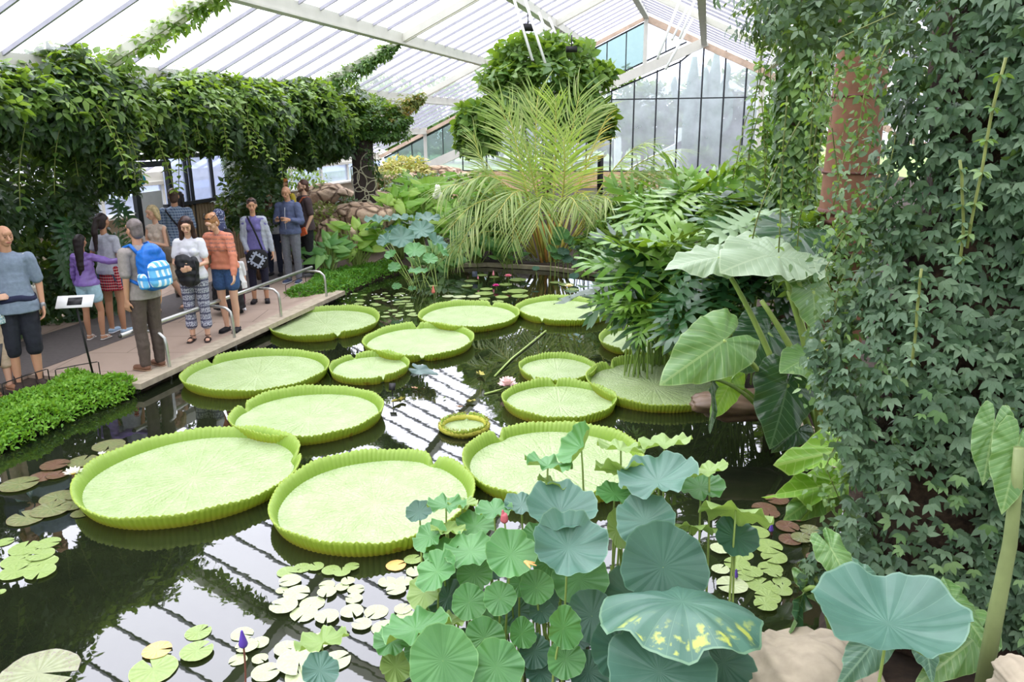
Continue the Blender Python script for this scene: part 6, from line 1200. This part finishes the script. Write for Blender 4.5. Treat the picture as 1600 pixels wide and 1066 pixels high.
    def specs(s):
        def f(b):
            for i in (-1, 1): b.tube([(i*.032+.022*math.cos(a), -.094, 1.648+.016*math.sin(a)) for a in [2*PI*j/16 for j in range(17)]], .0028, 6, False); b.tube([(i*.055, -.092, 1.652), (i*.08, -.03, 1.65), (i*.082, .01, 1.648)], .0028, 6)
            b.tube([(-.01, -.096, 1.65), (.01, -.096, 1.65)], .0028, 6); s.mh(b, 0)
        return s.add('glasses', plain('glasses frame', (40, 34, 34), .3, .05), f)
    def strap(s, mat, a, m, c, r=.012, name='strap', parent=None): return s.add(name, mat, lambda b: b.tube(curve3(a, c, m, 14), r, 8), parent=parent)
    def prop(s, name, label, cat):
        t = thing(name, label, cat, s.root.location, s.rz); return t
DOWN = ((-.14, .02, -1), (-.02, -.22, -1)); DOWNL = ((.14, .02, -1), (.02, -.22, -1))
WATCH = plain('steel watch', (150, 150, 150), .3, .1, metal=.6)
BLK = cloth('black cloth', (30, 30, 34)); WHT = cloth('white cloth', (236, 236, 238), .04); DKSHOE = cloth('dark shoe', (60, 48, 44))
def fpos(u_, v_): return G(u_, v_, .14)

# woman at the very left edge
q = Person('woman at the left edge in a navy cardigan and beige cropped trousers', 4, 612, 1.60, 60, SK1, True, arms={'r': ((-.1, -.1, -1), (.75, -.55, .15)), 'l': ((.1, -.1, -1), (-.7, -.6, .1))}, build=1.08)
q.hair('bob', (176, 128, 84)); q.shirt(floral('floral blouse', (150, 186, 196), (226, 232, 232), 55, .45), 0, .84, .012, 'blouse', loose=1.1); q.trousers(cloth('beige trousers', (206, 182, 158)), 1.35, .03, .035); q.shoes(cloth('tan walking sandal', (150, 110, 84)))
b = MB(); [q.arm(b, i, .02, 1.95) for i in (-1, 1)]; b.cap(q.u(-.13, .025, 1.40), q.u(.13, .025, 1.40), .086, .086, (1, .95, .85)); [b.cap(q.u(i*.13, -.0, 1.36), q.u(i*.15, .0, .92), .065, .07, (.7, 1.3, 1)) for i in (-1, 1)]; b.cap(q.u(0, .09, 1.36), q.u(0, .10, .92), .10, .12, (1.5, .5, 1)); remesh(b, 'cardigan', cloth('navy cardigan', (42, 44, 84)), q.root, .01, .004, 2, q.S)

# bald man
q = Person('bald man in a grey-blue short-sleeved shirt and black knee-length shorts', 48, 604, 1.79, 38, SK2, False, arms={'r': DOWN, 'l': ((.22, .08, -1), (-.02, -.25, -1))}, head=(18, 8), build=1.03)
q.hair('stubble', (150, 116, 96), 'stubble'); q.shirt(cloth('grey blue shirt', (126, 140, 158)), .78, .84, .018, collar=True, loose=1.08); q.trousers(cloth('black shorts', (42, 44, 54)), 1.16, .03, .04, 'shorts'); q.shoes(DKSHOE, h=.03)
q.add('tied_sweater', cloth('navy sweater', (34, 38, 66)), lambda b: (b.tube([V3(.175*math.cos(a), .145*math.sin(a), .99-q.dz+.015*math.sin(3*a)) for a in [2*PI*j/24 for j in range(25)]], .034, 10, False), b.cap(V3(.1, .12, .95-q.dz), V3(.12, .15, .72-q.dz), .07, .05, (1.3, .5, 1))), vox=.01, fold=.003)
q.add('wrist_watch', WATCH, lambda b: b.cap(q.wr[1]-V3(0, 0, -.01), q.wr[1]-V3(0, 0, .02), .032, .032))
t = q.prop('shoulder_bag', 'cream cloth tote bag hanging behind the bald man', 'bag'); b = MB(); sbox(b, q.u(.20, .16, .92), (.05, .10, .15)); b.v = [tuple(Vector(v)*q.k) for v in b.v]; CRM = cloth('cream canvas', (226, 222, 206), .04); b.build('bag', CRM, t); b = MB().tube([Vector(p)*q.k for p in curve3(q.u(.14, -.02, 1.45), q.u(.20, .16, 1.05), (.07, -.10, .02), 10)], .009, 6); b.build('strap', CRM, t)

# girl in a purple jacket
q = Person('girl in a shiny purple jacket and pale blue shorts seen from behind', 150, 530, 1.42, 176, SK3, True, arms={'r': ((-.85, -.1, -.25), (-1, .05, .12)), 'l': ((.3, -.1, -1), (.1, -.3, -1))}, legs={'r': ((-.12, -.1, -1), (-.02, .15, -1))})
q.hair('veil', (36, 26, 28)); q.trousers(cloth('pale blue shorts', (172, 208, 224)), .45, .028, .03, 'shorts'); q.shirt(plain('shiny purple cloth', (138, 108, 186), .3, .15, 9, spec=.7), 1.95, .93, .022, 'jacket', .005); q.shoes(cloth('white sandal', (220, 214, 208)), sandal=True)
# woman with ponytail
q = Person('woman with a long dark ponytail, grey tee and red plaid shirt tied at the waist', 186, 520, 1.66, 168, SK3, True, arms={'r': DOWN, 'l': ((.45, -.1, -.8), (.75, .15, -.55))})
q.hair('pony', (40, 28, 28)); q.shirt(cloth('grey tee', (176, 178, 190)), .55, .90, .016); q.trousers(cloth('short denim', (80, 90, 120)), .4, .02, .02, 'shorts'); PL = stripes('red plaid', (176, 40, 52), (40, 34, 50), (232, 210, 205), 26, 26, .3, .14); q.skirt(PL, .66, .19, 'tied_plaid_shirt', 1.0); q.shoes(cloth('pale blue trainer', (170, 196, 220)), WHT)
q.add('plaid_sleeve', PL, lambda b: (b.cap(V3(-.14, .06, .98-q.dz), V3(-.2, .08, .70-q.dz), .04, .03)), vox=.01, fold=.004)

# man with the blue backpack
q = Person('grey-haired man in a taupe tee and brown trousers wearing a blue backpack', 240, 575, 1.76, -118, SK2, False, arms={'r': ((-.1, .12, -1), (0, -.12, -1)), 'l': ((.12, .1, -1), (.02, -.12, -1))}, head=(0, 6), build=1.02)
q.hair('short', (110, 100, 98)); q.specs(); q.shirt(cloth('taupe tee', (150, 142, 138)), .8, .86, .018); q.trousers(cloth('brown trousers', (88, 76, 70)), 1.98, .020, .028); q.shoes(cloth('brown leather shoe', (120, 86, 68)), cloth('tan sole', (150, 120, 96)))
t = q.prop('backpack', 'bright blue backpack with pale zigzag panels on the grey-haired man', 'backpack'); BL = cloth('bright blue nylon', (22, 104, 196), .08, .5); LBL = stripes('pale zigzag panel', (110, 190, 240), (232, 244, 250), (60, 150, 220), 14, 9, .45, .3)
b = MB(); sbox(b, (0, 0, 0), (.16, .10, .24)); b.ell((0, .02, .18), (.13, .09, .12)); Mb = Matrix.Translation((0, .225, 1.21)) @ Matrix.Rotation(.12, 4, 'X'); o = remesh(b, 'main_pack', BL, t, .009, .004, 2, q.S @ Mb)
b = MB(); sbox(b, (0, .09, -.06), (.135, .06, .15)); remesh(b, 'front_pocket', LBL, t, .008, .002, 2, q.S @ Mb)
b = MB(); sbox(b, (.15, 0, -.12), (.04, .07, .09)); sbox(b, (-.15, 0, -.12), (.04, .07, .09)); remesh(b, 'side_pocket', LBL, t, .008, .002, 2, q.S @ Mb)
for i in (-1, 1):
    b = MB(); b.tube([Vector(p)*q.k for p in ((i*.11, .14, 1.40), (i*.115, .04, 1.485), (i*.12, -.07, 1.45), (i*.13, -.125, 1.33), (i*.15, -.10, 1.20), (i*.165, .0, 1.10), (i*.13, .15, 1.04))], .020, 8); b.build('shoulder_strap', BL, t)

# blond woman
q = Person('blond woman in a beige sleeveless top looking down at a phone', 262, 487, 1.66, -20, SK1, True, arms={'r': ((-.15, -.15, -1), (.4, -.75, .25)), 'l': ((.25, -.1, -1), (-.75, -.55, .25))}, legs={'r': ((-.05, -.25, -1), (0, .1, -1)), 'l': ((.1, .25, -1), (.1, .45, -.9))}, head=(-10, 14), pos=fpos(10.25, -8.1))
q.hair('bob', (206, 184, 140)); q.shirt(cloth('beige top', (206, 190, 176)), 0, .84, .014, 'top'); q.trousers(cloth('beige shorts', (190, 172, 150)), .75, .025, .03, 'shorts'); q.shoes(cloth('brown sandal', (110, 84, 70)), sandal=True)
t = q.prop('phone', 'phone in the hands of the blond woman', 'phone'); b = MB(); sbox(b, (q.wr[-1]+q.wr[1])/2*q.k + V3(0, -.05, .05), (.035, .006, .065), e=.3); b.build('case', cloth('silver phone', (190, 188, 186)), t)
t = q.prop('handbag', 'slouchy grey-brown handbag of the blond woman', 'bag'); GB_ = cloth('grey brown leather', (118, 108, 98), .15, .6); b = MB(); sbox(b, q.u(.24, -.02, .98)*q.k, (.12, .08, .13), e=.6); b.build('bag', GB_, t); MB().tube([Vector(p)*q.k for p in curve3(q.u(.13, .03, 1.43), q.u(.25, -.02, 1.08), (.08, -.02, .1), 10)], .012, 6).build('strap', GB_, t)
# man in plaid shirt from behind
q = Person('man in a blue plaid shirt seen from behind with a dark strap across his back', 285, 458, 1.80, 195, SK2, False, build=1.05, pos=fpos(11.35, -8.55))
q.hair('short', (84, 62, 52)); q.shirt(stripes('blue plaid', (116, 136, 164), (60, 74, 110), (176, 190, 208), 22, 22, .25, .2), .85, .84, .02, collar=True, loose=1.08); q.trousers(cloth('khaki trousers', (140, 132, 116)), 1.98, .022, .028); q.shoes(DKSHOE)
q.add('strap', BLK, lambda b: b.tube([q.u(.15, -.02, 1.46), q.u(.13, .09, 1.42), q.u(.04, .135, 1.28), q.u(-.10, .13, 1.08), q.u(-.16, .08, .95)], .014, 8))
q = Person('person half hidden behind the man in the blue plaid shirt', 262, 455, 1.70, 160, SK3, True, pos=fpos(12.1, -9.0)); q.hair('half', (34, 28, 30)); q.shirt(BLK, .6); q.trousers(BLK); q.shoes(BLK)

# woman in white tee
q = Person('dark-haired woman in a white tee and patterned cropped trousers hugging a black jacket', 314, 531, 1.67, 8, SK1, True, lean=4, arms={'r': ((-.22, -.1, -1), (.62, -.75, -.1)), 'l': ((.22, -.1, -1), (-.6, -.75, -.15))}, head=(8, 22))
q.hair('long', (60, 36, 32)); q.shades(1.742, -.03); q.shirt(cloth('white tee', (226, 226, 236), .04), .62, .90, .016); q.trousers(stripes('ikat trousers', (78, 80, 112), (190, 192, 206), (60, 60, 92), 40, 22, .3, .25, 'ikat'), 1.62, .022, .034); q.shoes(cloth('dark sandal', (50, 40, 38)), sandal=True)
t = q.prop('jacket', 'bundled black jacket held by the woman in the white tee', 'jacket'); b = MB(); b.cap(V3(-.05, -.24, 1.16)*q.k, V3(.0, -.23, .90)*q.k, .10, .09, (1.1, .7, 1)); b.cap(V3(.08, -.23, 1.15)*q.k, V3(.07, -.22, .88)*q.k, .07, .06, (1, .7, 1)); b.cap(V3(-.11, -.21, 1.02)*q.k, V3(-.09, -.21, .86)*q.k, .06, .04); remesh(b, 'bundle', plain('black quilted cloth', (32, 32, 38), .5, .2, 14), t, .009, .006, 1)
MB().tube([Vector(p)*q.k for p in ((.10, -.30, 1.20), (.13, -.305, 1.05), (.10, -.30, .92), (.06, -.30, .85))], .008, 6).build('strap', BLK, t)
# person in headscarf
q = Person('person in a black dress and blue-grey patterned headscarf', 338, 497, 1.58, 150, SK3, True, pos=fpos(10.35, -7.05)); b = MB(); b.ell((0, .02, 1.67), (.10, .115, .12)); b.cap((0, .03, 1.60), (0, .03, 1.42), .095, .13, (1.15, .9, 1)); q.mh(b, 0); remesh(b, 'headscarf', floral('patterned scarf', (58, 64, 98), (170, 176, 198), 38, .35), q.root, .009, .005, 2, q.S)
q.shirt(BLK, 1.95, .9, .03, 'dress_top'); q.skirt(BLK, .10, .30, 'dress'); q.shoes(BLK); q.brows(BLK)

# woman in orange sweater
q = Person('woman in a salmon patterned sweater and denim shorts bending to look at the pond', 362, 517, 1.70, -6, SK1, True, lean=14, arms={'r': ((-.2, -.1, -1), (-.05, -.25, -1)), 'l': ((.28, -.25, -1), (.1, -.35, -1))}, head=(-8, 26), legs={'r': ((.0, -.03, -1), (.05, .06, -1)), 'l': ((.02, -.03, -1), (-.02, .06, -1))})
def sweat():
    t = NT('salmon knit'); x = t.new('SeparateXYZ'); t.link(t.coord(), x.inputs[0]); z = x.outputs[2]; band = t.math('LESS_THAN', t.math('FRACT', t.math('MULTIPLY', z, 19)), .3); n = t.noise(60, 2); m = t.math('MULTIPLY', t.math('MULTIPLY', band, t.math('GREATER_THAN', z, 1.12)), t.math('GREATER_THAN', n, .47))
    return t.pbr(t.mix(m, lin((206, 130, 104)), lin((146, 108, 104))), .9, t.bump(t.noise(120, 2), .3))
q.hair('up', (166, 116, 76)); q.shades(1.762, -.03); q.shirt(sweat(), 1.97, .93, .026, 'sweater', .004); q.trousers(cloth('blue denim', (62, 92, 140), .2), .5, .024, .036, 'shorts'); q.shoes(BLK)
# child whose leggings show
q = Person('child in a white top and maroon leggings, mostly hidden behind the two women', 374, 490, .92, 20, SK1, True, pos=fpos(10.62, -7.03)); q.hair('half', (120, 80, 60)); q.shirt(WHT, 1.2, .66, .03, 'dress', loose=1.2); q.trousers(cloth('maroon leggings', (98, 36, 58)), 1.97, .008, .006, 'leggings'); q.shoes(WHT)
# woman in grey cardigan
q = Person('smiling woman in a light grey cardigan and purple top with sunglasses on her head', 408, 472, 1.68, 12, SK2, True, arms={'r': ((-.15, -.05, -1), (.30, -.55, -.8)), 'l': ((.3, -.02, -1), (.12, -.12, -1))}, head=(5, 10))
q.hair('up', (78, 54, 46)); q.shades(1.745, -.03); q.shirt(cloth('purple top', (108, 102, 158)), .3, .84, .015, 'top'); q.trousers(cloth('navy leggings', (34, 34, 56)), 1.55, .012, .012); q.shoes(cloth('black flat shoe', (34, 30, 34)))
b = MB(); [q.arm(b, i, .019, 1.97) for i in (-1, 1)]; b.cap(q.u(-.13, .025, 1.40), q.u(.13, .025, 1.40), .084, .084, (1, .95, .85)); [b.cap(q.u(i*.125, .01, 1.34), q.u(i*.15, .01, .90), .055, .065, (.8, 1.5, 1)) for i in (-1, 1)]; b.cap(q.u(0, .08, 1.34), q.u(0, .09, .90), .10, .12, (1.4, .5, 1)); remesh(b, 'cardigan', cloth('light grey knit', (168, 172, 186)), q.root, .01, .004, 2, q.S)
t = q.prop('shoulder_bag', 'black shoulder bag with a grey notched square emblem, carried by the cardigan woman', 'bag'); b = MB(); sbox(b, V3(.03, -.21, .77)*q.k, (.16, .05, .16), e=.5); b.build('bag', BLK, t); MB().tube([Vector(p)*q.k for p in (q.u(-.09, -.02, 1.46), q.u(-.03, -.125, 1.36), q.u(.05, -.165, 1.15), q.u(.12, -.19, .93))], .014, 8).build('strap', BLK, t)
GE = cloth('grey emblem', (168, 176, 196), .03); b = MB(); R = Matrix.Rotation(.6, 4, 'Y')
for i in range(8):
    for j in range(8):
        e_ = i in (0, 7) or j in (0, 7); inn = 2 <= i <= 5 and 2 <= j <= 5
        if (e_ and (i+j) % 2) or inn or (e_ and 0): continue
        if inn: continue
        c_ = R @ V3((i-3.5)*.028, 0, (j-3.5)*.028); b.box((-.0145, -.003, -.0145), (.0145, .003, .0145), Matrix.Translation(c_ + V3(.03, -.264, .77)*q.k) @ R)
b.build('emblem', GE, t, False)
# girl with glasses
q = Person('long-haired girl with glasses in a grey top behind the path group', 432, 430, 1.58, -5, SK1, True, pos=at(432, 430, .14), head=(5, 0)); q.hair('long', (104, 66, 54)); q.specs(); q.shirt(cloth('soft grey top', (160, 160, 170)), 1.2, .9, .015); q.trousers(cloth('dark jeans', (34, 38, 56)), 1.97, .012, .014); q.shoes(BLK)
# hoodie man
q = Person('bald man in a slate-blue hoodie and grey trousers typing on a phone', 460, 441, 1.76, -12, SK2, False, arms={'r': ((-.25, -.12, -1), (.48, -.8, .18)), 'l': ((.28, -.12, -1), (-.5, -.8, .2))}, head=(6, 20))
q.hair('stubble', (160, 124, 104), 'stubble'); HD = cloth('slate blue hoodie', (92, 102, 136)); o = q.shirt(HD, 1.8, .90, .024, 'hoodie', .004); q.add('hood', HD, lambda b: b.tube([q.u(math.cos(a)*.085, .03+math.sin(a)*.075, 1.455+.02*math.sin(a)) for a in [2*PI*j/20 for j in range(21)]], .026, 10, False), parent=o); q.add('zip', cloth('pale zip', (200, 204, 214)), lambda b: b.tube([q.u(0, -.125, 1.38), q.u(0, -.15, 1.22), q.u(0, -.145, .98)], .006, 6), parent=o)
q.trousers(cloth('grey trousers', (118, 120, 130)), 1.98, .018, .026); q.shoes(cloth('blue canvas shoe', (72, 82, 112)), WHT); q.add('wrist_watch', WATCH, lambda b: b.cap(q.wr[-1]-V3(0, 0, .01), q.wr[-1]+V3(0, 0, .01), .032, .032))
t = q.prop('phone', 'dark phone held by the man in the hoodie', 'phone'); b = MB(); sbox(b, ((q.wr[-1]+q.wr[1])/2 + V3(.0, -.10, .035))*q.k, (.075, .035, .006), e=.3); b.build('case', BLK, t)
# brown tee man
q = Person('bearded man with glasses in a brown tee with a tan strap across his chest', 483, 429, 1.81, -55, SK1, False, arms={'r': DOWN, 'l': ((.12, .12, -1), (-.05, -.5, -1))}, pos=at(484, 430, .14), build=1.06)
q.hair('short', (84, 54, 44)); q.specs(); q.add('beard', cloth('brown beard', (96, 62, 50)), lambda b: (b.cap((-.05, -.03, 1.59), (0, -.075, 1.56), .022, .026), b.cap((.05, -.03, 1.59), (0, -.075, 1.56), .022, .026), q.mh(b, 0)), vox=.008); q.shirt(cloth('dark brown tee', (74, 60, 62)), .75, .86, .018); q.trousers(BLK, 1.98, .02, .03); q.shoes(cloth('grey trainer', (120, 120, 124)))
q.add('strap', cloth('tan leather strap', (170, 92, 62)), lambda b: b.tube([q.u(.13, .06, 1.45), q.u(.12, -.06, 1.45), q.u(.05, -.135, 1.32), q.u(-.06, -.155, 1.16), q.u(-.16, -.08, .98)], .016, 8))
t = q.prop('booklet', 'orange and red booklet in the hand of the man in the brown tee', 'booklet'); b = MB(); b.box((-.07, -.01, -.09), (.07, .01, .09), Matrix.Translation((q.wr[1] + V3(0, -.08, -.05))*q.k) @ Matrix.Rotation(.6, 4, 'Z') @ Matrix.Rotation(1.2, 4, 'Y')); b.build('cover', plain('orange print', (236, 104, 58), .5, .3, 12), t, False)
# man with orange cap
q = Person('man in an orange cap and yellow top standing behind the man in the hoodie', 452, 410, 1.76, -15, SK2, False, pos=at(453, 411, .14)); q.hair('short', (90, 64, 50)); q.shirt(stripes('yellow navy top', (222, 196, 70), (44, 54, 84), (44, 54, 84), 3.1, .1, .35, 0), .8, .86); q.trousers(cloth('olive trousers', (104, 96, 74))); q.shoes(DKSHOE)
q.add('cap', cloth('orange cap', (206, 134, 72)), lambda b: (b.ell((0, .015, 1.715), (.086, .102, .072)), b.cap((-.035, -.10, 1.712), (.035, -.10, 1.712), .05, .05, (1, 1.2, .14)), q.mh(b, 0)), vox=.008)
# visitor beyond the glass
pp = onU(1077, 262, 33); q = Person('distant visitor in dark clothes beyond the gable glass', 0, 0, 1.75, 170, SK2, False, pos=Vector((pp.x, pp.y, .74)), zf=.74); q.hair('short', (50, 40, 40)); q.shirt(cloth('blue grey coat', (70, 78, 108)), 1.9, .8, .03, 'coat'); q.trousers(BLK); q.shoes(BLK)
